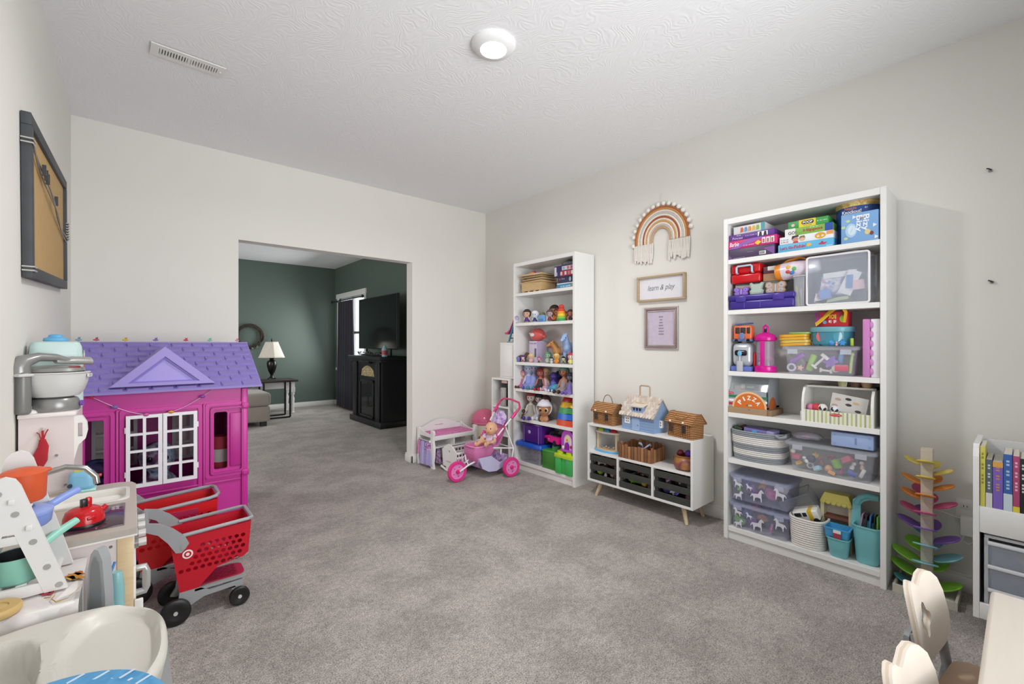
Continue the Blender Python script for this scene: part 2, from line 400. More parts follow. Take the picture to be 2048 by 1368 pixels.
for q in (-1, 1): G().box(q * .45 - .02, q * .45 + .02, -.09, .09, 0, .008).box(q * .45 - .012, q * .45 + .012, -.01, .01, 0, .11).build('foot', mat('#0d0e10', .4), t, smooth=0)
lm = [mat('#33402f', .7), mat('#5c6b4e', .7), mat('#8a8d84', .7), mat('#1c1f22', .5)]
t = thing('garland', 'dark leafy garland with pale berries along the mantel front', 'garland', (2.80, 6.58, 1.04), -PI / 2)
g = G().tube([(-.5 + k * .1, -.0 + .012 * math.sin(k * 2), .02) for k in range(11)], .008, 6); g.build('stem', lm[3], t)
lg = G().loft([[(0, 0, 0), (0, .001, .002), (.0, 0, .003)], [(.02, -.012, .008), (.02, .0, .014), (.02, .012, .01)], [(.05, 0, .02), (.05, .001, .021), (.05, 0, .022)]])
l0 = lg.build('leaf', lm[0], t)
for k in range(34):
    q = l0 if k == 0 else l0.copy()
    if k: COL.objects.link(q); q.parent = t
    q.material_slots[0].material = lm[k % 4]
    q.location = (-.50 + k * .028, random.uniform(-.03, .03), .02 + random.uniform(0, .02)); q.rotation_euler = (random.uniform(-.6, .6), random.uniform(-1.1, .1), random.uniform(0, 6.28))
t = thing('bottle', 'small teal and red bottle at the right end of the mantel', 'bottle', (2.76, 6.02, 1.04))
G().lathe([(.035, 0), (.04, .01), (.04, .11), (.02, .14), (.018, .16)], 14).build('body', mat('#8fb9c4', .3), t); G().lathe([(.041, .03), (.041, .09)], 14).build('band', mat('#b24452', .5), t)
# curtain on its rod
t = thing('curtain', 'dark charcoal curtain panel hanging at the far window', 'curtain', (3.03, 8.33, 0))
P = []
for k in range(61):
    u = k / 60; P.append((.035 * math.sin(u * 2 * PI * 6.5), -.40 + .80 * u))
R = []
for zz, kx, ky in ((.03, 1.2, 1.05), (.5, 1.1, 1.02), (1.2, .9, .97), (1.8, .7, .92), (2.03, .55, .9)):
    R.append([(x * kx, y * ky, zz) for x, y in P] + [(x * kx + .006, y * ky, zz) for x, y in reversed(P)])
G().loft(R).build('panel', cloth('#33313a'), t)
t = thing('curtain_rod', 'black curtain rod with ball finials above the far window', 'curtain rod', (3.06, 8.3, 2.06))
G().tube([(0, -.72, 0), (0, .78, 0)], .011, 8).build('rod', mat('#141416', .4), t)
for q in (-.74, .80): G().sph((0, q, 0), .025).build('finial', mat('#141416', .4), t)
for q in (-.6, .66): G().box(0, .068, q - .01, q + .01, -.012, .012).build('bracket', mat('#141416', .4), t)
# sofa
sm = cloth('#a39c92', .06, 60)
t = thing('sofa', 'light grey upholstered sofa end beyond the opening', 'sofa', (1.05, 7.85, 0))
G().box(-.9, .52, -.5, .5, .07, .30, .03, 3).build('base', sm, t)
G().box(-.9, .53, -.52, .45, .30, .50, .05, 3).build('seat_cushion', sm, t)
G().box(-.9, .30, .2, .52, .45, .86, .07, 3).build('back_cushion', sm, t)
G().box(-.9, .30, .4, .56, .1, .80, .04, 3).build('back_frame', sm, t)
for x in (-.8, .44):
    for y in (-.42, .42): G().box(x - .04, x + .04, y - .04, y + .04, 0, .07).build('foot', mat('#241f1c', .5), t, smooth=0)
# nesting tables and lamp
bm_ = mat('#18171a', .4, .3)
t = thing('side_table', 'black metal framed c-shaped side table by the sofa', 'table', (1.85, 8.15, 0))
G().box(-.26, .17, -.18, .18, .60, .625, .003).build('table_top', wood('#3a2f2a'), t)
for x in (-.24, .15):
    for y in (-.16, .16): G().box(x - .012, x + .012, y - .012, y + .012, .012, .60).build('leg', bm_, t, smooth=0)
for y in (-.16, .16): G().box(-.24, .15, y - .012, y + .012, 0, .024).build('foot_rail', bm_, t, smooth=0)
t = thing('bench_table', 'white side table with turned legs and dark top', 'table', (1.93, 8.62, 0))
G().box(-.38, .3, -.26, .26, .56, .595, .008).build('table_top', wood('#2c2422'), t)
G().box(-.33, .25, -.22, .22, .45, .56).build('apron', M_WHITE, t, smooth=0)
for x in (-.3, .22):
    for y in (-.19, .19):
        G().box(x - .035, x + .035, y - .035, y + .035, .38, .46).lathe([(.028, 0), (.036, .02), (.024, .05), (.03, .08), (.022, .11), (.033, .26), (.02, .31), (.034, .34), (.034, .385)], 14, (x, y, 0)).build('leg', M_WHITE, t)
t = thing('table_lamp', 'black urn table lamp with cream panelled shade', 'lamp', (1.84, 8.52, .595))
G().box(-.055, .055, -.055, .055, 0, .04, .004).lathe([(.045, .04), (.03, .06), (.022, .09), (.03, .11), (.055, .16), (.075, .24), (.08, .30), (.07, .33), (.04, .345), (.03, .37), (.045, .38), (.015, .40), (.012, .46)], 18).build('base', mat('#15120f', .3), t)
G().lathe([(.205, .395), (.10, .66), (.098, .66), (.203, .395)], 8, ring=True).build('shade', mat('#e2dccf', .8), t, smooth=0)
G().lathe([(.207, .39), (.207, .405), (.2, .405), (.2, .39)], 8, ring=True).build('shade_trim', mat('#cfc7b6', .8), t, smooth=0); G().lathe([(.102, .65), (.102, .665), (.095, .665), (.095, .65)], 8, ring=True).build('shade_trim', mat('#cfc7b6', .8), t, smooth=0)
G().lathe([(.004, .64), (.006, .67), (.016, .685), (.012, .70), (.004, .73)], 10).build('finial', mat('#15120f', .4), t)
# wreath
t = thing('wreath', 'brown twig wreath with dark leaves on the green wall', 'wreath', (1.62, 9.19, 1.36), 0)
g = G()
for k in range(9):
    g.tube([((.2 + .022 * math.sin(3 * a + k)) * math.cos(a), -.035 + .02 * math.cos(2 * a + k * 1.7), (.2 + .022 * math.sin(3 * a + k * 2)) * math.sin(a)) for a in [2 * PI * i / 28 for i in range(28)]], .011, 6, closed=True)
g.build('ring', mat('#3c322b', .9, var=.3, scale=60), t)
for k in range(26):
    q = l0.copy(); COL.objects.link(q); q.parent = t; q.name = 'leaf'; a = -PI * .85 + k * PI * .75 / 26
    q.location = (.2 * math.cos(a), -.06, .2 * math.sin(a)); q.scale = (1.6, 1.6, 1.6); q.rotation_euler = (random.uniform(-1, 1), random.uniform(-1, 1), random.uniform(0, 6.28)); q.material_slots[0].material = lm[k % 3]

# ================================================================== ceiling and walls of the playroom
t = thing('ceiling_light', 'round white flush ceiling light glowing', 'ceiling light', (1.39, 1.76, H - .032))
G().lathe([(.112, .032), (.112, .024), (.10, .008), (.066, 0), (.066, .012), (.10, .032)], 48, ring=True).build('trim_ring', mat('#f0f0f0', .4), t)
G().lathe([(.067, .004), (.06, -.003), (.0, -.005)], 40).build('lens', mat('#fff8ee', .4, emit=14.0, var=0), t)
lo = bpy.data.lights.new('ceiling_light_lamp', 'AREA'); lo.shape = 'DISK'; lo.size = .2; lo.energy = 20; lo.spread = math.radians(165); lo.color = (1, .99, .975)
lq = bpy.data.objects.new('ceiling_light_lamp', lo); COL.objects.link(lq); lq.location = (1.39, 1.76, H - .045)
t = thing('ceiling_vent', 'white rectangular ceiling vent with two rows of louvres', 'vent', (.232, 2.915, H - .012), math.radians(2))
G().plate(rect(-.16, .16, -.058, .058), [rect(-.125, -.006, -.028, .028), rect(.006, .125, -.028, .028)], 0, .006, lambda x, y, z: Vector((x, z, y))).build('frame', M_WHITE, t, smooth=0)
G().box(-.13, .13, -.034, .034, .008, .0115).build('duct', mat('#3a3a3c', .8), t, smooth=0)
sl = None
for k in range(20):
    x = (-.119 + k * .0118) if k < 10 else (.012 + (k - 10) * .0118)
    if sl is None:
        sl = G().box(-.0035, .0035, -.029, .029, -.001, .0075).build('slat', M_WHITE, t, smooth=0); q = sl
    else: q = sl.copy(); COL.objects.link(q)
    q.location = (x, 0, 0); q.rotation_euler = (0, .35 if k < 10 else -.35, 0)
G().box(.138, .144, -.004, .012, -.006, .002).build('lever', M_WHITE, t, smooth=0)
# pin board on the left wall
pm = mat('#43464a', .6, var=.25, scale=14, bump=.1)
t = thing('pin_board', 'tan display board in a weathered charcoal frame on the left wall', 'frame', (XL + .002, 2.95, 1.806), PI / 2, ry=-math.radians(3.3))
BW, BH = .58, .30
G().box(-BW, BW, -.028, 0, BH - .045, BH, .003).build('frame_rail', pm, t); G().box(-BW, BW, -.028, 0, -BH, -BH + .045, .003).build('frame_rail', pm, t)
for q in (-1, 1): G().box(*sorted((q * BW, q * (BW - .045))), -.0285, 0, -BH + .045, BH - .045, .003).build('frame_rail', pm, t)
G().box(-BW + .04, BW - .04, -.016, -.002, -BH + .04, BH - .04).build('board', mat('#c2a06b', .9, var=.08, scale=25), t, smooth=0)
wm = mat('#9a9a98', .4, .7)
for zo in (0, .012): G().tube([(-BW + .03 + 1.1 * u, -.03 + .006 * math.sin(u * 9 + zo * 90), .19 + zo - .16 * u - .10 * math.sin(PI * u) * .35 - .07 * u * u) for u in [i / 16 for i in range(17)]], .003, 5).build('wire', wm, t)
for x, z in ((-BW + .022, .19), (-BW + .022, .205), (-BW + .022, -.272), (-BW + .022, -.258)): G().tube([(x - .03, -.001, z), (x - .03, -.032, z), (x + .03, -.032, z), (x + .03, -.014, z)], .003, 5).build('cord_wrap', mat('#b9b6b0', .8), t)
for k in range(7): G().tube([(BW - .05, -.03, -.02 + k * .014), (BW - .02, -.036, -.018 + k * .014), (BW + .004, -.03, -.022 + k * .014), (BW + .004, -.002, -.02 + k * .014)], .0035, 5).build('cord_wrap', mat('#b9b6b0', .8), t)
for k, u in enumerate((.18, .23, .27, .52)):
    G().box(-.006, .006, -.012, 0, -.03, .012).build('clip', mat('#4a4a4a', .5, .5), t, smooth=0, loc=(-BW + .03 + 1.1 * u, -.03, .185 - .16 * u))
# wall anchors
for k, (y, z, lb) in enumerate(((.111, 2.067, 'upper metal wall anchor with a bent screw in the right wall'), (.106, 1.528, 'lower metal wall anchor with a screw in the right wall'))):
    t = thing('wall_anchor', lb, 'anchor', (XR, y, z), -PI / 2, 'wall anchors in the right wall')
    G().tube([(0, 0, 0), (0, -.014, 0)], [.008, .007], 10).build('plug', mat('#9c9a94', .5), t)
    G().tube([(.002, -.012, 0), (.003, -.02, -.002), (-.004, -.026, .004), (-.012, -.026, .007)], .0028, 6).build('screw', mat('#2b2b2b', .4, .8), t)
# framed signs
t = thing('wall_sign', 'long white sign reading learn & play in a light wood frame', 'sign', (XR - .001, 1.857, 1.665), -PI / 2)
fw = wood('#b59f82'); a, b = .205, .10
for x0, x1, z0, z1 in ((-a, a, b - .016, b), (-a, a, -b, -b + .016), (-a, -a + .016, -b + .016, b - .016), (a - .016, a, -b + .016, b - .016)): G().box(x0, x1, -.034, 0, z0, z1, .002).build('frame_rail', fw, t)
G().box(-a + .014, a - .014, -.012, -.002, -b + .014, b - .014).build('panel', mat('#e6e5ea', .5), t, smooth=0)
text('learn & play', .235, .055, mat('#6b6b70', .6), t, (.0, -.0126, .0), shear=.35)
t = thing('picture_frame', 'small silver picture frame with a lilac print below the wooden sign', 'frame', (XR - .001, 1.860, 1.352), -PI / 2)
a, b = .145, .166; fs = mat('#c4bdbd', .35, .5, var=.12, scale=30)
for i, (o, dp) in enumerate(((0, .016), (.012, .022), (.026, .014))):
    for x0, x1, z0, z1 in ((-a + o, a - o, b - o - .011, b - o), (-a + o, a - o, -b + o, -b + o + .011), (-a + o, -a + o + .011, -b + o + .011, b - o - .011), (a - o - .011, a - o, -b + o + .011, b - o - .011)):
        G().box(x0, x1, -dp, 0, z0, z1, .002).build('frame_moulding', fs if i != 1 else mat('#a68f8c', .4, .4), t)
G().box(-a + .036, a - .036, -.006, -.001, -b + .036, b - .036).build('print', mat('#c9bccd', .6, var=.12, scale=30), t, smooth=0)
g = G()
for k in range(7):
    wd = (.036, .02, .028, .036, .04, .038, .04)[k]; z = .088 - k * .0225; x = -wd / 2
    while x < wd / 2: g.box(x, x + .005, -.0066, -.0060, z - .005, z + .005); x += .0075
g.build('lettering', mat('#7e7290', .6), t, smooth=0)
# rainbow hanging
t = thing('rainbow_hanging', 'cord rainbow wall hanging in rust and cream with fringe and pompoms', 'wall hanging', (XR - .002, 1.857, 2.05), -PI / 2)
cols = ['#b06a3c', '#c98f52', '#e6ddd0', '#c9c3bb', '#efe9df', '#a85a33', '#e9dfd0', '#d2a066', '#ece4d8', '#c7bdb0', '#c9a27c']
R0 = .226
for k, c in enumerate(cols):
    r = R0 - .0145 * k
    zL, zR = .01 - .0 * k, -.0
    pts = [(-r, -.012, -.035 + zL)] + [(-r * math.cos(a), -.012, r * 1.10 * math.sin(a)) for a in [PI * i / 22 for i in range(23)]] + [(r, -.012, -.02)]
    G().tube(pts, .0088, 8).build('cord_arc', cloth(c, .15, 90), t)
pomg = G().sph((0, 0, 0), .017, 12, 8).build('pompom', cloth('#efeae2', .1, 120), t); pomg.location = (-(R0 + .022), -.014, -.02)
for k in range(1, 17):
    a = PI * k / 17 * 1.0; q = pomg.copy(); COL.objects.link(q); q.location = (-(R0 + .022) * math.cos(a), -.014, (R0 * 1.1 + .022) * math.sin(a))
fm_ = cloth('#e3ded6', .1, 120); f0 = None
for side in (-1, 1):
    for k in range(15):
        x = side * (R0 + .008 - k * .0115); f = G().tube([(0, -.012, 0), (random.uniform(-.003, .003), -.016, -.06), (random.uniform(-.008, .008), -.014, -.125 - random.uniform(0, .035))], [.0055, .0065, .008], 6).build('fringe_strand', fm_, t)
        f.location = (x, -.001, -.022)
G().tube([(0, -.012, R0 * 1.1), (.004, -.008, R0 * 1.1 + .1), (0, -.002, R0 * 1.1 + .105)], .0018, 5).build('hanging_loop', fm_, t)
# outlet with charger
t = thing('wall_outlet', 'white double wall outlet beside the book cart', 'outlet', (XR, .195, .40), -PI / 2)
G().box(-.035, .035, -.007, 0, -.058, .058, .003).build('cover_plate', M_WHITE, t)
for z in (.024,):
    G().box(-.017, .017, -.009, -.006, z - .014, z + .014, .002).build('socket', M_WHITE, t)
    for x in (-.006, .006): G().box(x - .0012, x + .0012, -.0096, -.0088, z - .005, z + .005).build('slot', mat('#202020', .6), t, smooth=0)
t = thing('charger', 'white plug-in charger with a looping white cord in the outlet', 'charger', (XR - .009, .183, .335), -PI / 2)
G().box(-.028, .028, -.045, 0, -.045, .045, .004).build('body', M_WHITE, t)
G().tube([(-.012, -.03, -.044), (-.02, -.035, -.07), (0, -.04, -.085), (.02, -.035, -.07), (.012, -.03, -.044)], .003, 6).build('cord_loop', M_WHITE, t)
G().tube([(-.025, -.02, .03), (-.06, -.012, .034), (-.14, -.008, .048)], .003, 6).build('cord', M_WHITE, t)

# ================================================================== bookcases on the right wall
RZ = -PI / 2
ST = [1.76, 1.442, 1.058, .798, .508, .08]       # shelf tops
SL = [1.722, 1.432, 1.05, .792, .503, .085]
def bookcase(label, xf, y1, ST):
    t = thing('bookcase', label, 'bookcase', (xf, y1 + .4, 0), RZ, 'tall white bookcases on the right wall')
    d = XR - .02 - xf
    for q in (-1, 1): G().box(*sorted((q * .40, q * .376)), 0, d, 0, 2.02, .001, 1).build('side_panel', M_WHITE, t, smooth=0)
    G().box(-.376, .376, .002, d, 1.985, 2.02, .001, 1).build('top_panel', M_WHITE, t, smooth=0)
    G().box(-.376, .376, d - .008, d - .002, .06, 1.99).build('back_panel', mat('#dcdbd8', .5), t, smooth=0)
    G().box(-.376, .376, .015, .03, 0, .065).build('plinth', M_WHITE, t, smooth=0)
    for z in ST: G().box(-.375, .375, .004, d - .008, z - .028, z, .001, 1).build('shelf_board', M_WHITE, t, smooth=0)
    return t
RXF, RY1, LXF, LY1 = 2.856, .454, 2.866, 2.51
bookcase('tall white bookcase crammed with games, bins and baskets, nearer the camera', RXF, RY1, ST)
bookcase('tall white bookcase holding dolls and rainbow cups, beside the doll stroller', LXF, LY1, SL)

def slot(pl, pr, pt, z0, dep=.02, xf=RXF):
    """front-bottom-centre, width and height of an item on a shelf, from its left/right/top in the photo"""
    p = xf + dep; A = W(pl, pt, x=p); B = W(pr, 700, x=p)
    return (p, (A.y + B.y) / 2, z0), A.y - B.y, A.z - z0
def boxthing(name, label, cat, s, d, col, bev=.003, rough=.45, group=None, rz=RZ, side=None):
    loc, w_, h_ = s
    t = thing(name, label, cat, loc, rz, group)
    G().box(-w_ / 2, w_ / 2, 0, d, 0, h_, bev).build('body', col if not isinstance(col, str) else mat(col, rough), t)
    return t, w_, h_
def band(t, x0, x1, z0, z1, c, name='printed_band', y=-.0006): return patch(t, name, mat(c, .5), rect(x0, x1, z0, z1), y)

# ---- right bookcase, shelf 1: board games
Z = ST[0]
games = 'board game boxes on the top shelf'
s = slot(1453, 1549, 501, Z, .015); t, w_, h_ = boxthing('board_game', 'dark plum game box with a barcode at the bottom of the left stack', 'board game', s, .24, '#4a3a55', group=games); zt = Z + h_
patch(t, 'printed_facet', mat('#6f4a86', .5), [(-w_ / 2, .002), (-w_ / 2 + .04, .002), (-w_ / 2, h_ * .7)]); patch(t, 'printed_facet', mat('#7a4f92', .5), [(w_ / 2, .0), (w_ / 2, h_ * .8), (w_ / 2 - .06, h_ * .7)])
band(t, w_ * .20, w_ * .33, h_ * .14, h_ * .46, '#e8e6ea', 'barcode_label')
for k in range(7): band(t, w_ * .21 + k * .0042, w_ * .21 + k * .0042 + .0022, h_ * .18, h_ * .42, '#2a2530', 'barcode_bar', -.0014)
band(t, -w_ * .35, -w_ * .1, h_ * .08, h_ * .13, '#8d8194', 'fine_print'); band(t, -w_ * .05, w_ * .08, h_ * .52, h_ * .56, '#7d7088', 'fine_print')
s = slot(1456, 1554, 484, zt, .015); t, w_, h_ = boxthing('board_game', 'hot pink game box lettered Barbie in the left stack', 'board game', s, .24, '#c8256f', group=games); zt += h_
patch(t, 'printed_facet', mat('#8a5bb0', .5), [(-w_ / 2, 0), (-w_ * .3, 0), (w_ * .28, h_), (-w_ * .02, h_)], -.0006)
text('Barbie', w_ * .2, h_ * .5, mat('#f4eef2', .5), t, (-w_ * .36, -.0014, h_ * .55), shear=.25, bold=.01)
marks(w_ * .22, h_ * .18, mat('#d6c4e6', .5), t, (-w_ * .06, -.0014, h_ * .3), shear=.2)
patch(t, 'printed_diamond', mat('#e8c23a', .5), [(w_ * .06, h_ * .35), (w_ * .13, h_ * .1), (w_ * .2, h_ * .4), (w_ * .13, h_ * .65)], -.0012)
for k in range(3): band(t, w_ * (.21 + k * .085), w_ * (.28 + k * .085), h_ * .2, h_ * .85, '#e9dfe4', 'printed_panel', -.0012); band(t, w_ * (.225 + k * .085), w_ * (.262 + k * .085), h_ * .25, h_ * .7, '#9c7060', 'printed_portrait', -.0018)
s = slot(1458, 1549, 472, zt, .018); t, w_, h_ = boxthing('board_game', 'purple game box lettered Disney Princess above the pink box', 'board game', s, .235, '#5c2f86', group=games); zt += h_
text('Disney', w_ * .10, h_ * .25, mat('#e9e2f0', .5), t, (-w_ * .27, -.0014, h_ * .75), shear=.2); text('Princess', w_ * .24, h_ * .42, mat('#d9c9ea', .5), t, (-w_ * .3, -.0014, h_ * .35), shear=.25)
marks(w_ * .24, h_ * .2, mat('#cdb9e4', .5), t, (0, -.0014, h_ * .55))
band(t, w_ * .15, w_ * .36, h_ * .15, h_ * .85, '#eceaee', 'printed_panel'); patch(t, 'printed_portrait', mat('#2b2730', .5), [(w_ * .17, h_ * .15), (w_ * .24, h_ * .15), (w_ * .23, h_ * .8), (w_ * .19, h_ * .8)], -.0012); patch(t, 'printed_portrait', mat('#2b2730', .5), [(w_ * .27, h_ * .15), (w_ * .34, h_ * .15), (w_ * .33, h_ * .8), (w_ * .29, h_ * .8)], -.0012)
s = slot(1467, 1530, 455, zt, .03); t, w_, h_ = boxthing('board_game', 'small white game box with rainbow letters on top of the left stack', 'board game', s, .16, '#d9d6da', group=games)
band(t, w_ * .38, w_ * .5, 0, h_, '#4f9aa0', 'printed_end')
for k, (ch, c) in enumerate(zip('JENGA', ('#c9632f', '#5d8fc4', '#d98a30', '#dfae35', '#87b243'))): patch(t, 'printed_letter', mat(c, .5), [(-w_ * .22 + k * w_ * .125 + a * w_ * .05, h_ * .5 + b * h_ * .3) for a, b in ((-1, -1), (.9, -.8), (1, .3), (.4, 1), (-.8, .8))], -.0012)
s = slot(1556, 1667, 491, Z, .012); t, w_, h_ = boxthing('board_game', "light blue game box reading Let's Go Fishin' in the middle stack", 'board game', s, .25, '#5fb0d8', group=games); zm = Z + h_
text("Let's Go", w_ * .25, h_ * .36, mat('#b8283c', .5), t, (-w_ * .33, -.0014, h_ * .5), bold=.015); text("Fishin'", w_ * .22, h_ * .42, mat('#c02a3a', .5), t, (-w_ * .08, -.0014, h_ * .52), bold=.015)
patch(t, 'printed_fish', mat('#e8b03a', .5), ell(w_ * .045, h_ * .2, 12, w_ * .08, h_ * .55)); patch(t, 'printed_fish', mat('#c02c48', .5), [(w_ * .24, h_ * .5), (w_ * .27, h_ * .35), (w_ * .35, h_ * .35), (w_ * .4, h_ * .6), (w_ * .34, h_ * .55), (w_ * .31, h_ * .8), (w_ * .28, h_ * .55)])
band(t, w_ * .38, w_ * .48, h_ * .1, h_ * .18, '#bfe2ef', 'fine_print')
s = slot(1559, 1667, 476, zm, .016); t, w_, h_ = boxthing('board_game', 'white game box printed with a cartoon toucan beak and children', 'board game', s, .24, '#e3e6ea', group=games); zm += h_
marks(w_ * .14, h_ * .2, mat('#9a9aa2', .5), t, (-w_ * .4, -.0014, h_ * .62)); marks(w_ * .14, h_ * .2, mat('#c85a5a', .5), t, (-w_ * .4, -.0014, h_ * .32))
patch(t, 'printed_face', mat('#c98f7d', .5), ell(w_ * .06, h_ * .32, 14, -w_ * .19, h_ * .5)); patch(t, 'printed_hair', mat('#3c2420', .5), [(-w_ * .26, h_ * .5), (-w_ * .25, h_ * .95), (-w_ * .13, h_ * .98), (-w_ * .125, h_ * .78), (-w_ * .2, h_ * .74)], -.0014); patch(t, 'printed_shirt', mat('#c4402f', .5), [(-w_ * .24, 0), (-w_ * .13, 0), (-w_ * .14, h_ * .25), (-w_ * .22, h_ * .22)], -.0014)
patch(t, 'printed_face', mat('#d9ae95', .5), ell(w_ * .055, h_ * .28, 14, -w_ * .06, h_ * .4)); patch(t, 'printed_hair', mat('#7d7a3e', .5), [(-w_ * .12, h_ * .45), (-w_ * .1, h_ * .8), (-w_ * .02, h_ * .85), (0, h_ * .5), (-w_ * .06, h_ * .62)], -.0014)
patch(t, 'printed_bird', mat('#d8a02c', .5), ell(w_ * .1, h_ * .4, 16, w_ * .27, h_ * .5))
for x in (.23, .31): patch(t, 'printed_eye', mat('#f4f4f4', .5), ell(w_ * .022, h_ * .13, 12, w_ * x, h_ * .45), -.0014); patch(t, 'printed_pupil', mat('#3b2a55', .5), ell(w_ * .008, h_ * .05, 8, w_ * x, h_ * .45), -.002)
band(t, w_ * .38, w_ * .5, h_ * .5, h_ * .95, '#e39a58', 'printed_corner')
s = slot(1570, 1666, 460, zm, .02); t, w_, h_ = boxthing('board_game', 'green and white game box reading Hippos with a blue end', 'board game', s, .23, '#7fb04a', group=games); zm += h_
band(t, -w_ * .5, -w_ * .27, 0, h_, '#e2e2de', 'printed_end'); band(t, w_ * .34, w_ * .5, 0, h_, '#1f4fa0', 'printed_end')
marks(w_ * .16, h_ * .2, mat('#e9f0e0', .5), t, (w_ * .12, -.0014, h_ * .86)); text('Hippos', w_ * .4, h_ * .5, mat('#b6233a', .5), t, (w_ * .1, -.0014, h_ * .46), bold=.02)
text('GO!', w_ * .17, h_ * .42, mat('#26242c', .5), t, (-w_ * .34, -.0014, h_ * .4), bold=.02)
s = slot(1576, 1657, 445, zm, .025); t, w_, h_ = boxthing('board_game', 'green game box with a yellow POOP label on the middle stack', 'board game', s, .2, '#3f9a48', group=games)
band(t, -w_ * .22, w_ * .2, 0, h_, '#e3d02e', 'printed_label'); patch(t, 'printed_plaque', mat('#3a2a30', .5), [(x, z) for x, z in rrect(w_ * .3, h_ * .5, h_ * .2, 4, 0, h_ * .6)], -.0012); text('POOP', w_ * .24, h_ * .32, mat('#f2f0ea', .5), t, (0, -.002, h_ * .6), bold=.02)
marks(w_ * .2, h_ * .16, mat('#57435a', .5), t, (0, -.0014, h_ * .2)); marks(w_ * .22, h_ * .22, mat('#cfe0c8', .5), t, (w_ * .34, -.0014, h_ * .55)); patch(t, 'printed_dot', mat('#d8c8c4', .5), ell(w_ * .045, h_ * .2, 14, -w_ * .37, h_ * .45))
# blue drum and blue box
s = slot(1672, 1759, 400, Z, .10); loc, w_, h_ = s
h_ = min(.235, h_)
t = thing('game_drum', 'round dark blue game tin with a yellow lid behind the blue box', 'game tin', (RXF + .142, .588, Z), RZ)
t.scale = (.92, .92, 1.02)
G().lathe([(.112, 0), (.112, .195)], 40).build('body', mat('#21478c', .4), t); G().lathe([(.114, .195), (.116, .2), (.116, .222), (.112, .225), (0, .225)], 40).build('lid', ramp_mat('drum_lid', ['#c4a457', '#dcc98b', '#b98b3c', '#e2d6a8'], 26), t)
text('Noodle', .055, .014, mat('#d98b3a', .5), t, (-.02, -.1135, .185)); text('Knockout!', .09, .018, mat('#eef0f4', .5), t, (-.015, -.1138, .167), bold=.02); text('4+', .014, .01, mat('#eef0f4', .5), t, (.05, -.1046, .18), (PI / 2, 0, .46))
s = slot(1682, 1757, 431, Z, .004); t, w_, h_ = boxthing('board_game', 'sky blue game box standing upright with sideways white lettering', 'board game', (s[0], s[1], s[2]), .028, '#7ba7d8', group=games)
text('Bizy', .085, .034, mat('#eef2f8', .5), t, (w_ * .16, -.0014, h_ * .62), (PI / 2, PI / 2, 0), bold=.02); text('Bizy', .085, .034, mat('#eef2f8', .5), t, (w_ * -.02, -.0014, h_ * .62), (PI / 2, PI / 2, 0), bold=.02); text('&', .016, .018, mat('#e5b9b6', .5), t, (w_ * .07, -.0014, h_ * .78), (PI / 2, PI / 2, 0))
patch(t, 'printed_ring', mat('#a9c9e6', .5), ell(w_ * .16, h_ * .24, 22, -w_ * .22, h_ * .42)); patch(t, 'printed_disc', mat('#cfe0ea', .5), ell(w_ * .11, h_ * .17, 20, -w_ * .2, h_ * .42), -.0012); patch(t, 'printed_wedge', mat('#8fa7c0', .5), [(-w_ * .2, h_ * .42), (-w_ * .24, h_ * .3), (-w_ * .17, h_ * .55)], -.0018)
for x, z, a in ((-.36, .16, 0), (-.3, .75, 1), (-.43, .55, 0)): patch(t, 'printed_leaf', mat('#bcd39a', .5), ell(w_ * .06, h_ * .05, 10, w_ * x, h_ * z), -.0016)
for x, z in ((-.14, .86), (.4, .5), (.44, .1)): patch(t, 'printed_triangle', mat('#e3ecf4', .5), [(w_ * x - .006, h_ * z - .01), (w_ * x + .01, h_ * z), (w_ * x - .006, h_ * z + .01)], -.0014)
patch(t, 'printed_patch', mat('#d9c98a', .5), ell(w_ * .08, h_ * .09, 14, w_ * .22, h_ * .3), -.0014); patch(t, 'printed_patch', mat('#7a3f3a', .5), ell(w_ * .05, h_ * .07, 12, w_ * .33, h_ * .24), -.0018)

# ---- shelf 2
Z = ST[1]
s = slot(1445, 1582, 592, Z, -.02); loc, w_, h_ = s; w_ = min(w_, .36)
t = thing('pencil_case', 'long dark purple plastic pencil case lying on the second shelf', 'case', (RXF - .0, RY1 + .8 - .035 - w_ / 2, Z), RZ)
pc = plas('#3d2c86', .25)
G().box(-w_ / 2, w_ / 2, 0, .15, 0, h_ * .62, .012, 3).build('base', pc, t); G().box(-w_ / 2 - .004, w_ / 2 + .004, -.003, .153, h_ * .60, h_, .012, 3).build('lid', pc, t)
for x in (-.11, .10): G().box(x - .03, x + .03, -.006, .004, h_ * .5, h_ * .9, .003).build('latch', plas('#46348f', .25), t)
for x in (-.09, .0): G().box(x - .001, x + .001, -.0008, .002, .01, h_ * .6).build('rib', plas('#6a58b8'), t, smooth=0)
for x in (-.1, .1): pass
zc = Z + h_ + .0005
t = thing('craft_box', 'flat clear and brown sticker box stacked on the purple case', 'box', (RXF + .055, 1.075, zc), RZ)
bx2 = .074; G().box(-.13, .135, 0, .09, 0, bx2, .003).build('body', mat('#a89a8c', .5), t); G().box(-.13, .135, -.002, .092, bx2 - .012, bx2, .003).build('lid', mat('#5a6a66', .4), t)
zcb = zc + bx2 + .0005
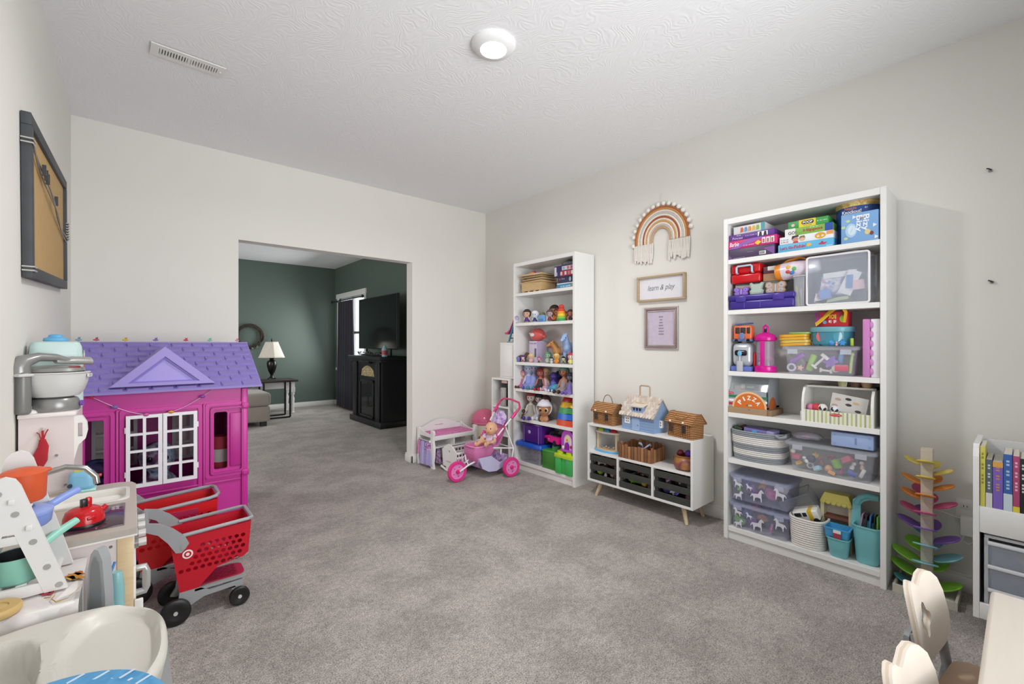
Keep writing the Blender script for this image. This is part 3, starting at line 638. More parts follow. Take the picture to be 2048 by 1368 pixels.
def butterfly(name, label, x, z0, w_, h_, m1, m2, inset=True, dep=-.0):
    t = thing(name, label, 'craft box', (RXF + .025 + dep, x, z0), RZ, rx=0)
    L = [(0, .06), (.18, 0), (.42, .02), (.48, .22), (.40, .42), (.5, .62), (.46, .92), (.28, 1.0), (.08, .78), (0, .70)]
    P = [(a * w_, b * h_) for a, b in L] + [(-a * w_, b * h_) for a, b in reversed(L[1:-1])]
    G().plate(P, (), 0, .022).build('body', m1, t, smooth=30)
    if inset:
        for q in (-1, 1):
            for cx, cz, rx, rz_ in ((.3, .68, .13, .2), (.27, .24, .12, .15)):
                patch(t, 'wing_inlay', m2, ell(rx * w_, rz_ * h_, 16, q * cx * w_, cz * h_), -.001)
                patch(t, 'wing_spot', m1, ell(rx * w_ * .55, rz_ * h_ * .55, 12, q * cx * w_, cz * h_), -.0018)
    G().tube([(0, -.001, .1 * h_), (0, -.001, .75 * h_)], .004, 6).build('ridge', m2, t)
    return t
butterfly('butterfly_box', 'purple plastic butterfly box leaning on the purple case', 1.158, zc, .088, .05, plas('#7b5bb5'), plas('#a58bd0'))
t = thing('bear_box', 'grey green bear shaped tin between two butterfly boxes', 'craft box', (RXF + .025, 1.068, zc), RZ)
P = [(-.035, 0), (.035, 0), (.04, .02), (.03, .03), (.036, .05), (.04, .066), (.03, .072), (.018, .062), (-.018, .062), (-.03, .072), (-.04, .066), (-.036, .05), (-.03, .03), (-.04, .02)]
G().plate(P, (), 0, .022).build('body', mat('#9fb0a4', .35, .2), t, smooth=30); G().plate([(x * .8, z * .8 + .007) for x, z in P], (), -.002, 0).build('lid_panel', mat('#b3c2b8', .3, .2), t, smooth=30)
butterfly('butterfly_box', 'wooden butterfly box with pale blue wings beside the bear tin', .965, zc, .11, .066, wood('#b08f78'), mat('#aeb9c6', .5))
t = thing('crayon_box', 'small red and blue crayon carton behind the pencil case', 'carton', (RXF + .06, .885, Z), RZ)
G().box(-.026, .026, 0, .07, 0, .088, .002).build('carton', mat('#2456b0', .4), t); band(t, -.026, .0, 0, .088, '#b8232c', 'printed_band'); band(t, -.026, .026, .078, .084, '#e2c43c', 'printed_band', -.0012)
s = slot(1455, 1523, 528, zcb, .03); loc, w_, h_ = s
t = thing('carry_case', 'glossy red plastic carry case with a pale blue handle', 'case', (RXF + .03, RY1 + .8 - .03 - .0885, zcb), RZ)
rm = mat('#c2121c', .18, var=.02); w_ = .172; h_ = 1.727 - zcb
G().box(-w_ / 2, w_ / 2, 0, .14, 0, h_ * .5, .014, 4).build('base', rm, t); G().box(-w_ / 2, w_ / 2, 0, .14, h_ * .5, h_, .014, 4).build('lid', rm, t)
G().tube([(-.045, -.002, h_ * .52), (-.045, -.014, h_ * .55), (-.045, -.016, h_ * .82), (-.038, -.016, h_ * .88), (.038, -.016, h_ * .88), (.045, -.016, h_ * .82), (.045, -.014, h_ * .55), (.045, -.002, h_ * .52)], .006, 8).build('handle', plas('#a9cfe0'), t)
for x in (-.045, .045): G().box(x - .012, x + .012, -.004, .004, h_ * .46, h_ * .54, .002).build('hinge', rm, t)
t = thing('kraft_box', 'brown kraft box between the red case and the orange bottle', 'box', (RXF + .05, .985, zcb), RZ)
G().box(-.055, .05, 0, .12, 0, .045, .002).build('body', mat('#a5805f', .8), t)
t = thing('game_box', 'dark plum slim box with a white label on the kraft box', 'box', (RXF + .052, .985, zcb + .0455), RZ)
G().box(-.055, .05, 0, .12, 0, .042, .002).build('body', mat('#57303c', .5), t); band(t, -.03, .045, .018, .042, '#d8d4cf', 'label')
t = thing('water_bottle', 'pearly toddler bottle with orange lid and strap lying on its side', 'bottle', (RXF + .06, .845, 1.662), RZ)
t.rotation_euler = (0, 0, RZ); g = G(); g.M = Matrix.Rotation(-PI / 2, 4, 'Y')
g.lathe([(.038, -.10), (.05, -.09), (.052, -.03), (.042, .03), (.036, .08), (.03, .095), (0, .097)], 26).build('body', ramp_mat('pearl', ['#cfd8e2', '#d9c2cf', '#e4dfe4', '#c9cfe0'], 9, rough=.25), t)
t.rotation_euler = (0, math.radians(6), RZ + PI)
g = G(); g.M = Matrix.Rotation(-PI / 2, 4, 'Y'); g.lathe([(.03, -.125), (.046, -.122), (.05, -.1), (.05, -.088), (.03, -.088)], 26).build('lid', plas('#e2892c'), t)
G().tube([(.115, -.0, .03), (.06, -.01, .062), (0, -.01, .066), (-.03, 0, .05)], .008, 6, flat=.3).build('strap', plas('#e2942f'), t)
for a, b, c in ((.03, -.02, '#3f74b8'), (.02, .0, '#5fae5a'), (.045, .012, '#e0b038'), (.05, -.01, '#c8442f')): G().sph((a, .048, b), (.014, .005, .012), 10, 6).build('printed_bloom', mat(c, .4), t)
t = thing('pencil_tub', 'clear lidded tub of crayons standing beside the zip bag', 'tub', (RXF + .045, .838, Z), RZ)
t.scale = (1, 1, 1.07)
G().tub(.062, .07, .155, .014, .002, .92, .002).build('tub', clear('#c3c6cc', .35, .2), t); G().box(-.033, .033, -.037, .037, .155, .168, .008, 2).build('lid', clear('#d2d5da', .5, .2), t)
for k, (c, x, hh) in enumerate((('#dcc95c', -.012, .12), ('#e5e5e5', .004, .1), ('#a4507c', .017, .13), ('#3f6fb0', -.018, .05), ('#4f8f62', .012, .05))):
    g = G(); tag(place(G().tube([(0, 0, 0), (0, 0, hh * .85), (0, 0, hh)], [.006, .006, .002], 8).build('crayon', mat(c, .5)), (RXF + .04 + .006 * (k % 2), .838 - x, Z + .006), 0, .05 * (k - 2), .04), 'crayon_%s' % k, 'crayon', 'crayons in the clear tub')
CRAY = {0: 'pale yellow crayon standing in the clear tub', 1: 'white crayon standing in the clear tub', 2: 'plum crayon standing in the clear tub', 3: 'short blue crayon in the clear tub', 4: 'short green crayon in the clear tub'}
for o in list(COL.objects):
    if str(o.get('label', '')).startswith('crayon_'): o['label'] = CRAY[int(o['label'][7:])]
# zip bag
t = thing('zip_bag', 'large clear vinyl zip bag with white piping full of craft packets', 'bag', (RXF + .012, .662, Z), RZ)
bw, bh, bd = .14, .272, .16
vm = clear('#cfd6e4', .36, .12)
R = []
for zz, k, dy in ((0, .96, 0), (.02, 1, 0), (bh * .5, 1.0, -.006), (bh - .01, .99, 0), (bh, .96, .004)):
    R.append([(x * k, bd / 2 + y * k + dy, zz) for x, y in rrect(2 * bw, bd, .012, 3)])
G().loft(R).build('vinyl', vm, t)
pp = [(-bw, 0, .006), (bw, 0, .006), (bw, 0, bh - .006), (-bw, 0, bh - .006)]
def rr_path(x0, x1, z0, z1, y, r=.012): return [(a, y, b) for a, b in rrect(x1 - x0, z1 - z0, r, 4, (x0 + x1) / 2, (z0 + z1) / 2)]
wp = plas('#e6e5e6', .4)
G().tube(rr_path(-bw + .002, bw - .002, .004, bh - .004, .0), .0055, 8, closed=True).build('piping', wp, t)
G().tube(rr_path(-bw + .002, bw - .002, .004, bh - .004, bd), .0055, 8, closed=True).build('piping', wp, t)
G().tube([(-bw, bd * .4, bh), (-bw * .3, bd * .3, bh + .006), (bw * .5, bd * .3, bh + .012), (bw * .9, bd * .3, bh + .004)], .006, 6, flat=.4).build('zip', wp, t)
def card(name, label, cat, x, z, dep, w_, h_, c, rot=0, group='packets in the zip bag', th=.002, mm=None):
    o = tag(place(G().plate(rect(-w_ / 2, w_ / 2, 0, h_), (), 0, th).build(name, mm or mat(c, .5), smooth=0), (RXF + dep, x, z), RZ), label, cat, group)
    o.rotation_euler = (0, rot, RZ); return o
card('sticker_sheet', 'sheet of tiny pink and blue stickers inside the zip bag', 'stickers', .70, Z + .06, .05, .10, .10, '#d8c9d8', .12, mm=ramp_mat('stickers', ['#e6e0ea', '#b86a92', '#e2dbe6', '#6f8fbc', '#eae6ec', '#c48a5c'], 70, 'voronoi'))
card('paper_packet', 'white folded paper packet inside the zip bag', 'packet', .655, Z + .15, .045, .15, .03, '#ecebee', -.05)
card('paper_tag', 'slanted white card with a blue panel inside the zip bag', 'card', .635, Z + .055, .034, .06, .13, '#e9e9ee', .4); card('blue_tag', 'blue pentagon label inside the zip bag', 'card', .612, Z + .085, .030, .028, .07, '#5d90c4', .05)
card('blue_card', 'small bright blue square card inside the zip bag', 'card', .715, Z + .035, .03, .055, .05, '#6a97dc', -.15)
card('pink_card', 'pink card with two dark eyes inside the zip bag', 'card', .575, Z + .075, .032, .06, .05, '#e8c3c8', -.08)
card('green_strip', 'folded green edged leaflets lying in the zip bag', 'leaflet', .69, Z + .018, .04, .15, .018, '#b9c69a', -.14, th=.05)
card('dot_sheet', 'white sheet with red dots at the bag bottom left', 'stickers', .745, Z + .015, .04, .06, .05, '#e9e4e6', .2, mm=ramp_mat('dots', ['#ece8ea', '#c4505a', '#ece8ea', '#ece8ea'], 60, 'voronoi'))
t = thing('folder', 'magenta folder lying on top of the zip bag', 'folder', (RXF + .06, .685, Z + .276), RZ); t.rotation_euler = (0, -.03, RZ)
G().box(-.15, .12, 0, .11, 0, .006, .001).build('cover', mat('#b23a78', .4), t)

# ---- shelf 3
Z = ST[2]
t = thing('toaster_toy', 'grey and white robot style toaster toy with a dark visor', 'toy', (RXF + .03, 1.16, Z), RZ)
t.scale = (1, 1, 1.32)
G().box(-.058, .058, 0, .11, .022, .135, .03, 5).build('body', mat('#b9bcc2', .25, .3), t); G().box(-.062, .062, -.004, .114, 0, .024, .006).build('base', plas('#5b6fb8'), t)
G().box(-.036, .036, -.006, .004, .075, .10, .010, 3).build('visor', plas('#1c1b20', .2), t); G().lathe([(.012, 0), (.013, .006), (.008, .008)], 16).build('dial', plas('#6fb4dc'), t, loc=(-.004, -.006, .085)).rotation_euler = (PI / 2, 0, 0)
G().box(-.02, .016, -.022, -.002, .0, .05, .006).build('spout_tray', plas('#b6b8bc'), t); G().tube([(-.004, -.008, .05), (-.004, -.008, .082)], .004, 8).build('spout', plas('#d0d2d6'), t)
G().box(.058, .074, .03, .09, .02, .09, .008).build('lever', plas('#c3262c'), t)
t = thing('toy_bus', 'orange toy camper bus parked on the toaster toy', 'toy', (RXF + .035, 1.155, Z + .1785), RZ)
t.scale = (1, 1, 1.28)
ob_ = plas('#d9683a')
G().box(-.055, .055, 0, .06, .012, .085, .014, 4).build('body', ob_, t); G().box(-.057, .057, -.002, .062, .006, .018, .004).build('bumper', plas('#5a6a9a'), t)
for x0, x1 in ((-.04, -.015), (-.01, .02), (.028, .046)): G().box(x0, x1, -.0015, .001, .045, .075, .003).build('window', plas('#3c3437', .2), t)
G().lathe([(.017, 0), (.017, .005), (.01, .007)], 18).build('spare_wheel', plas('#6a7fae'), t, loc=(.0, -.001, .032)).rotation_euler = (PI / 2, 0, 0)
G().tube([(-.045, .01, .09), (.045, .01, .095), (.045, .05, .095), (-.045, .05, .09)], .004, 6, closed=True).build('roof_rack', plas('#54608c'), t)
for x in (-.035, .035): G().cyl((x, -.002, .010), (x, .062, .010), .0105, n=14).build('wheel', plas('#2a2a30'), t)
t = thing('lantern_toy', 'magenta lantern shaped bead tower with clear sides', 'toy', (RXF + .075, 1.035, Z), RZ)
t.scale = (1, 1, 1.1)
mg = plas('#cf1690', .22)
G().lathe([(.058, 0), (.062, .008), (.06, .03), (.05, .036)], 30).build('base', mg, t); G().lathe([(.05, .17), (.06, .176), (.062, .19), (.05, .205), (.03, .215), (.012, .22), (0, .221)], 30).build('cap', mg, t)
G().lathe([(.05, .036), (.05, .17), (.048, .17), (.048, .036)], 30).build('glass', clear('#c8b4c8', .28, .05), t); G().box(-.012, .012, -.054, -.046, .03, .18, .003).build('post', mg, t)
G().tube([(-.012, 0, .22), (-.012, 0, .25), (0, 0, .26), (.012, 0, .25), (.012, 0, .22)], .006, 8).build('handle', mg, t); G().box(-.007, .007, -.008, .008, .22, .24, .002).build('button', plas('#1d1b20'), t)
for k, (c, x, y, z) in enumerate((('#c4ced4', -.02, -.02, .05), ('#3f6f5c', .022, -.018, .045), ('#c0568a', .024, -.01, .08), ('#9fb8c4', -.024, 0, .075), ('#3b4a4c', .02, -.02, .062))):
    tag(place(G().sph((0, 0, 0), .015, 10, 7).build('craft_bead', mat(c, .3)), (RXF + .075 + y, 1.035 - x, Z + z)), ['silvery', 'dark green', 'rose', 'pale blue', 'blackish'][k] + ' bead inside the magenta lantern toy', 'bead', 'beads in the lantern toy')
def clear_bin(name, label, loc, w_, d_, h_, lid=True, tint='#e4e8f2', a=.13, rz=RZ, lidtint=None, taper=.9):
    t = thing(name, label, 'bin', loc, rz)
    m = clear(tint, a, .15)
    G().tub(w_, d_, h_, .022, .0025, taper, .006).build('tub', m, t, loc=(0, d_ / 2, 0))
    if lid:
        q = [[(x, y + d_ / 2, z) for x, y in rrect(w_ + i, d_ + i, .026, 4)] for i, z in ((.018, h_ - .012), (.022, h_), (.018, h_ + .008), (.0, h_ + .010), (-.03, h_ + .004))]
        G().loft(q).build('lid', clear(lidtint or tint, min(1, a * 1.9), .15), t)
        for x in (-w_ * .36, w_ * .36): G().box(x - .025, x + .025, -.012, -.003, h_ - .035, h_ - .008, .003).build('latch', clear(tint, .35, .15), t)
    return t
def toy(kind, label, loc, c, sz=.03, rot=(0, 0, 0), group=None, cat='toy', mm=None):
    g = G(); s = sz
    if kind == 'block': g.box(-s, s, -s * .7, s * .7, -s * .6, s * .6, s * .12)
    elif kind == 'ball': g.sph((0, 0, 0), s, 14, 9)
    elif kind == 'ring': g.tube([(s * math.cos(a), 0, s * math.sin(a)) for a in [2 * PI * i / 18 for i in range(18)]], s * .3, 8, closed=True)
    elif kind == 'tube': g.lathe([(s * .3, -s), (s * .38, -s * .9), (s * .38, s * .9), (s * .3, s), (s * .25, s), (s * .25, -s * .8)], 14)
    elif kind == 'hammer': g.tube([(0, 0, -s), (0, 0, s * .9)], s * .16, 8); g.box(-s * .55, s * .55, -s * .2, s * .2, s * .7, s * 1.15, s * .06); g.box(-s * .4, s * .4, -s * .2, s * .2, -s * 1.15, -s * .85, s * .06)
    elif kind == 'bone': g.tube([(-s, 0, 0), (s, 0, 0)], s * .25, 8); [g.sph((x, 0, z), s * .32, 10, 6) for x in (-s, s) for z in (-s * .25, s * .25)]
    elif kind == 'cup': g.lathe([(s * .55, -s * .7), (s * .8, s * .7), (s * .72, s * .7), (s * .48, -s * .6)], 16)
    elif kind == 'star': g.plate([((s if i % 2 == 0 else s * .5) * math.sin(PI * i / 5), (s if i % 2 == 0 else s * .5) * math.cos(PI * i / 5)) for i in range(10)], (), -s * .2, s * .2)
    elif kind == 'flower': g.plate([(s * (.8 + .2 * math.cos(6 * a)) * math.cos(a), s * (.8 + .2 * math.cos(6 * a)) * math.sin(a)) for a in [2 * PI * i / 36 for i in range(36)]], (), -s * .3, s * .3)
    elif kind == 'cone': g.lathe([(s * .7, -s * .7), (s * .7, -s * .6), (s * .12, s), (0, s * 1.05)], 16)
    elif kind == 'stick': g.tube([(0, 0, -s), (0, 0, s)], s * .14, 8); g.sph((0, 0, s), s * .2, 8, 6)
    elif kind == 'car': g.box(-s, s, -s * .45, s * .45, -s * .3, s * .1, s * .1); g.box(-s * .55, s * .5, -s * .4, s * .4, s * .05, s * .45, s * .12); [g.cyl((x, -s * .5, -s * .3), (x, s * .5, -s * .3), s * .22, n=12) for x in (-s * .6, s * .6)]
    elif kind == 'scarf': g.loft([[(x, y, z) for x, y, z in ((-s + 2 * s * u, .35 * s * math.sin(u * 9), .35 * s * math.cos(u * 7)), (-s + 2 * s * u, .35 * s * math.sin(u * 9) + s * .25, .35 * s * math.cos(u * 7) + s * .1), (-s + 2 * s * u, .35 * s * math.sin(u * 9) + s * .1, .35 * s * math.cos(u * 7) + s * .3))] for u in [i / 14 for i in range(15)]])
    elif kind == 'figure': g.lathe([(s * .3, -s), (s * .4, -s * .9), (s * .28, -s * .1), (s * .15, .0)], 14); g.sph((0, 0, s * .35), s * .42, 14, 9); g.tube([(-s * .45, 0, -s * .5), (0, 0, -s * .12), (s * .45, 0, -s * .5)], s * .1, 6)
    o = g.build(kind + '_toy' if kind not in ('scarf',) else 'fabric_scrap', mm or mat(c, .4)); o.location = loc; o.rotation_euler = rot
    return tag(o, label, cat, group)
gb = 'toys in the third shelf bin'
t = clear_bin('storage_bin', 'clear lidded bin of dough tools under the yellow trays', (RXF + .012, .745, Z), .345, .21, .150)
for k, c, lb, x, z, sz, r, d in (('tube', '#9a62c0', 'purple dough roller', .86, .075, .036, .9, .05), ('ring', '#c8c8d8', 'white ring cutter', .885, .03, .017, 0, .03), ('tube', '#9cc850', 'lime green dough press', .79, .055, .042, .3, .05), ('hammer', '#e2e0dc', 'white dough hammer', .745, .062, .035, .75, .025), ('flower', '#9a70cc', 'violet flower stamp', .70, .062, .034, 0, .055), ('tube', '#6fa0dc', 'blue dough pot', .655, .085, .034, .2, .07), ('block', '#d24a68', 'red square mould', .645, .035, .026, 0, .03), ('ball', '#e6e2dc', 'white dough ball', .675, .03, .018, 0, .04), ('star', '#e8b6a4', 'peach star cutter', .84, .03, .017, .3, .03), ('stick', '#b8d070', 'pale green rolling stick', .605, .055, .045, .1, .03), ('bone', '#d8d0c0', 'cream bone cutter', .72, .02, .022, .1, .04), ('cup', '#a84a78', 'rose dough cup', .815, .035, .026, .4, .08)):
    toy(k, lb + ' inside the clear bin below the yellow trays', (RXF + .012 + d, x, Z + z * 1.2), c, sz * 1.12, (0, r, RZ), gb)
t = thing('play_tray', 'stack of yellow plastic play trays on the clear bin lid', 'tray', (RXF + .03, .875, Z + .162), RZ)
t.scale = (1, 1, 1.3)
ym = plas('#dca32a')
for k in range(4):
    q = G().plate([(x, z) for x, z in rrect(.155, .085, .035, 5)], [[(x, z) for x, z in rrect(.02, .01, .004, 2, -.045 + i * .03, 0)] for i in range(3)], 0, .011, lambda x, y, z: Vector((x, z + .05, y))).build('tray', ym if k != 1 else plas('#d6b74c'), t)
    q.location = (.004 * (k % 2), 0, k * .013 + (.0 if k else 0)); q.rotation_euler = (0, -.03, .05 * k)
G().plate([(x, z) for x, z in rrect(.12, .075, .035, 5)], (), 0, .006, lambda x, y, z: Vector((x + .02, z + .05, y))).build('green_insert', plas('#8fbf5c'), t, loc=(.005, 0, .053))
t = thing('round_container', 'teal round container with sea animal stickers on the bin', 'container', (RXF + .10, .70, Z + .161), RZ)
t.scale = (1.12, 1, 1.45)
G().lathe([(.072, 0), (.08, .008), (.084, .055)], 32, sx=1.05).build('tub', clear('#4c9fb4', .7, .2), t); G().lathe([(.088, .053), (.09, .056), (.09, .068), (.086, .072), (0, .072)], 32, sx=1.05).build('lid', clear('#7fc0cc', .75, .2), t)
for x, c in ((-.035, '#d9656a'), (.035, '#b8dbe6')): G().plate(ell(.018, .02, 16, x, .036), (), -.081 + abs(x) * .25, -.079 + abs(x) * .25).build('sticker', mat(c, .4), t)
t = thing('craft_kit', 'red box with yellow and white lettering and a yellow carry strap', 'box', (RXF + .05, .695, Z + .267), RZ)
t.scale = (1, 1, 1.35)
G().box(-.075, .075, 0, .08, 0, .06, .002).build('body', mat('#b8232f', .4), t); band(t, -.075, -.052, 0, .06, '#7d2f6a', 'printed_end')
marks(.035, .016, mat('#f0e8d8', .5), t, (.005, -.0014, .018), (PI / 2, PI, 0)); text('BOX', .035, .018, mat('#e8c63a', .5), t, (.005, -.0014, .04), (PI / 2, PI, 0), bold=.03)
patch(t, 'printed_patch', mat('#a3c23c', .5), ell(.012, .014, 12, .05, .03)); patch(t, 'printed_patch', mat('#6fb4e0', .5), ell(.009, .007, 12, -.03, .018))
G().tube([(-.072, -.006, .01), (-.04, -.008, .03), (0, -.01, .062), (.03, -.01, .078), (.055, -.01, .075), (.068, -.009, .055), (.062, -.006, .015)], .013, 6, flat=.12).build('strap', plas('#e0b62c'), t)
for k, (kd, c, lb, x, sz, d) in enumerate((('ball', '#3f8fd0', 'bright blue dough lump on the bin lid', .69, .017, .02), ('flower', '#3f8fd0', 'blue ribbed toy wheel on the bin lid', .64, .017, .02), ('block', '#23262c', 'black toy block on the bin lid', .73, .016, .03), ('figure', '#e8a8b4', 'tiny pink figure on the bin lid', .665, .013, .012), ('tube', '#a8c83c', 'lime green lidded tub at the bin end', .60, .02, .025))):
    toy(kd, lb, (RXF + .012 + d, x, Z + .162 + sz * (.62 if kd == 'block' else 1.0)), c, sz, (0, 0 if kd != 'tube' else 0, RZ), 'loose toys on the bin lid')
t = thing('doll_case', 'white carrying case with scalloped pink front edge at the shelf end', 'case', (RXF + .005, .515, Z), RZ)
G().box(-.004, .034, .012, .24, 0, .30, .004).build('shell', mat('#e6e3e6', .4), t); G().box(-.035, -.006, 0, .24, 0, .30, .005).build('lid', plas('#c982bd'), t)
for k in range(6): G().sph((-.002, .01, .03 + k * .048), (.010, .006, .018), 10, 7).build('scallop', plas('#c982bd'), t)

# ---- shelf 4
Z = ST[3]
t = thing('cardboard_tray', 'flat brown cardboard box under the pizza counter', 'box', (RXF + .006, 1.13, Z), RZ)
G().box(-.105, .125, 0, .2, 0, .037, .001, 1).build('body', mat('#a68a6c', .85, var=.08), t); G().box(.125, .15, .01, .2, .0, .034, .001, 1).build('flap', mat('#8f7458', .85), t); patch(t, 'tab', mat('#5a4936', .8), [(.02, .03), (.028, .026), (.036, .03)])
t = thing('pizza_counter', 'toy pizza counter with a clear top and half pizza sign', 'toy', (RXF + .02, 1.13, Z + .0375), RZ)
PW, PH = .125, .185
gm = mat('#9aa0a8', .4)
G().box(-PW, PW, 0, .19, 0, .012).box(-PW, PW, 0, .012, .012, .105, .001).build('front', gm, t, smooth=0)
for q in (-1, 1): G().plate([(0.0, 0), (.19, 0), (.19, PH), (.05, PH), (0, .105)], (), *sorted((q * PW, q * (PW - .006))), lambda x, y, z: Vector((y, x, z))).build('side_panel', gm, t, smooth=0)
G().box(-PW, PW, .04, .19, PH, PH + .006).build('top', gm, t, smooth=0)
g = G().loft([[(-PW + .006, .004, .105), (PW - .006, .004, .105), (PW - .006, .007, .105), (-PW + .006, .007, .105)], [(-PW + .006, .046, PH), (PW - .006, .046, PH), (PW - .006, .049, PH), (-PW + .006, .049, PH)]]); g.build('window', clear('#b8c0c8', .25, .05), t, smooth=0)
G().box(-PW + .006, PW - .006, .012, .185, .098, .104).build('inner_shelf', mat('#cfcac2', .5), t, smooth=0)
for z0, z1, c in ((.012, .026, '#b81f34'), (.034, .048, '#eceae6'), (.058, .074, '#2f7a58')): band(t, -PW + .002, PW - .002, z0, z1, c, 'stripe')
for q, rr in ((0, 0), (1, PI / 2)):
    hp = lambda r: [(r * math.cos(PI * i / 20), r * math.sin(PI * i / 20)) for i in range(21)]
    if q == 0:
        patch(t, 'sign_crust', mat('#e8bf90', .5), [(x + .022, z) for x, z in hp(.1)], -.0018); patch(t, 'sign_sauce', mat('#d4702a', .5), [(x + .022, z) for x, z in hp(.089)], -.0028)
for k, ch in enumerate('PIZZA'):
    a = math.radians(58 - 29 * k); text(ch, .022 if ch != 'I' else .008, .026, mat('#f3efe6', .5), t, (.022 + .062 * math.sin(-a), -.0036, .062 * math.cos(a)), (PI / 2, -a, 0), bold=.03)
for x, c in ((.012, '#4f7a48'), (.022, '#e4dccb'), (.032, '#e4dccb')): patch(t, 'sign_topping', mat(c, .5), ell(.007, .005, 10, x, .016), -.0036)
for x, z in ((-PW + .03, .086),): patch(t, 'logo_oval', mat('#c8323f', .5), ell(.026, .008, 20, x, z), -.0018); text('Melissa & Doug', .04, .006, mat('#f2e6e6', .5), t, (x, -.0026, z))
g = G(); g.add([(PW + .0008, .02, .0)] + [(PW + .0008, .08 + .06 * math.cos(PI * i / 14), .07 * math.sin(PI * i / 14)) for i in range(15)], [tuple([0] + list(range(1, 16)))]); g.build('side_sign', mat('#b8622c', .5), t, smooth=0)
for k, (kd, c, lb, x, d, sz) in enumerate((('ball', '#d6c39a', 'cream play bread roll in the pizza counter', 1.17, .06, .018), ('tube', '#9fb89a', 'pale green topping disc stack in the pizza counter', 1.12, .05, .02), ('bone', '#c8795a', 'terracotta topping slice in the pizza counter', 1.09, .07, .018), ('block', '#d9c8a8', 'tan crust slice in the pizza counter', 1.20, .07, .02), ('ball', '#6b5a52', 'brown mushroom topping in the pizza counter', 1.035, .06, .014))):
    toy(kd, lb, (RXF + .02 + d, x, Z + .0375 + .104 + sz * (.6 if kd == 'block' else .4 if kd == 'bone' else 1)), c, sz, (0, PI / 2 if kd == 'tube' else 0, RZ), 'play food in the pizza counter')
t = thing('ice_cream_counter', 'white toy ice cream counter with green striped base', 'toy', (RXF + .006, .665, Z), RZ)
IW, IH = .16, .198
wm_ = mat('#e9e8e2', .4)
prof = [(0, 0), (.2, 0), (.2, IH), (.075, IH), (.035, IH - .012), (.012, IH - .045), (0, IH - .09)]
for q in (-1, 1): G().plate(prof, (), *sorted((q * IW, q * (IW - .012))), lambda x, y, z: Vector((y, x, z))).build('side_panel', wm_, t, smooth=0)
G().box(-IW, IW, .07, .2, IH - .01, IH).box(-IW + .012, IW - .012, .19, .2, 0, IH - .01).box(-IW + .012, IW - .012, .002, .19, 0, .008).build('carcass', wm_, t, smooth=0)
G().box(-IW + .012, IW - .012, .001, .008, 0, .066).build('front', mat('#e6e6d4', .5), t, smooth=0)
for k in range(16):
    x = -IW + .02 + k * .0188; band(t, x, x + .007, 0, .066, '#c3c987' if k % 2 else '#a8ad8c', 'stripe', .0002)
patch(t, 'logo_oval', mat('#c8323f', .5), ell(.028, .008, 20, .0, .05), -.001); text('Melissa & Doug', .044, .0065, mat('#f2e6e6', .5), t, (0, -.002, .05))
pl = card('order_pad', 'printed menu card leaning inside the ice cream counter', 'card', .625, Z + .06, .05, .16, .095, '#cfccc8', .16, group=None, th=.003)
for x0, z0, c in ((-.06, .03, '#b89a86'), (-.05, .065, '#b89a86'), (.0, .045, '#4a3b38'), (.03, .06, '#c9b08a'), (.045, .02, '#5a4038'), (-.005, .075, '#3c3438')):
    G().plate(ell(.014, .007, 12, x0, z0), (), -.0012, -.0002).build('printed_cone', mat(c, .6), pl, smooth=0)
for k, (kd, c, lb, x, sz) in enumerate((('ball', '#d07a9c', 'pink ice cream scoop in the toy counter', .79, .022), ('ball', '#c43a44', 'red ice cream scoop in the toy counter', .765, .024), ('ball', '#e5ddd6', 'speckled white ice cream scoop in the toy counter', .735, .024), ('ball', '#d6dae2', 'speckled blue white scoop in the toy counter', .68, .022))):
    toy(kd, lb, (RXF + .05, x, Z + .052 + sz), c, sz, (0, 0, RZ), 'play scoops in the ice cream counter', mm=ramp_mat('speck' + str(k), [c, c, c, '#332a2c'] if k > 1 else [c, c], 80, 'voronoi', sharp=True))
t = thing('scoop_rest', 'grey inner tray holding the scoops in the ice cream counter', 'tray', (RXF + .02, .72, Z + .0085), RZ)
G().box(-.12, .12, .012, .1, 0, .043, .004).build('tray', mat('#c9cacb', .5), t)
for lb, x, c, h_, st in (('striped paper cup standing on the ice cream counter', .655, '#e4e0c4', .048, True), ('dark brown play cone cup on the ice cream counter', .60, '#6b5040', .03, False), ('tan play cone cup on the ice cream counter', .55, '#c0a080', .028, False)):
    t = thing('play_cup', lb, 'cup', (RXF + .10, x, Z + IH + .0005), RZ, 'cups on the ice cream counter')
    G().lathe([(.018, 0), (.026, h_), (.023, h_), (.016, .004)], 18).build('cup', mat(c, .6), t)
    if st:
        for k in range(5): a = -2.2 + k * .32; G().loft([[(.0185 * math.cos(a + d), .0185 * math.sin(a + d), .002) for d in (0, .14)] + [(.0195 * math.cos(a + d), .0195 * math.sin(a + d), .002) for d in (.14, 0)], [(.0262 * math.cos(a + d), .0262 * math.sin(a + d), h_ * .98) for d in (0, .14)] + [(.0268 * math.cos(a + d), .0268 * math.sin(a + d), h_ * .98) for d in (.14, 0)]]).build('stripe', mat('#b4b867', .6), t, smooth=0)

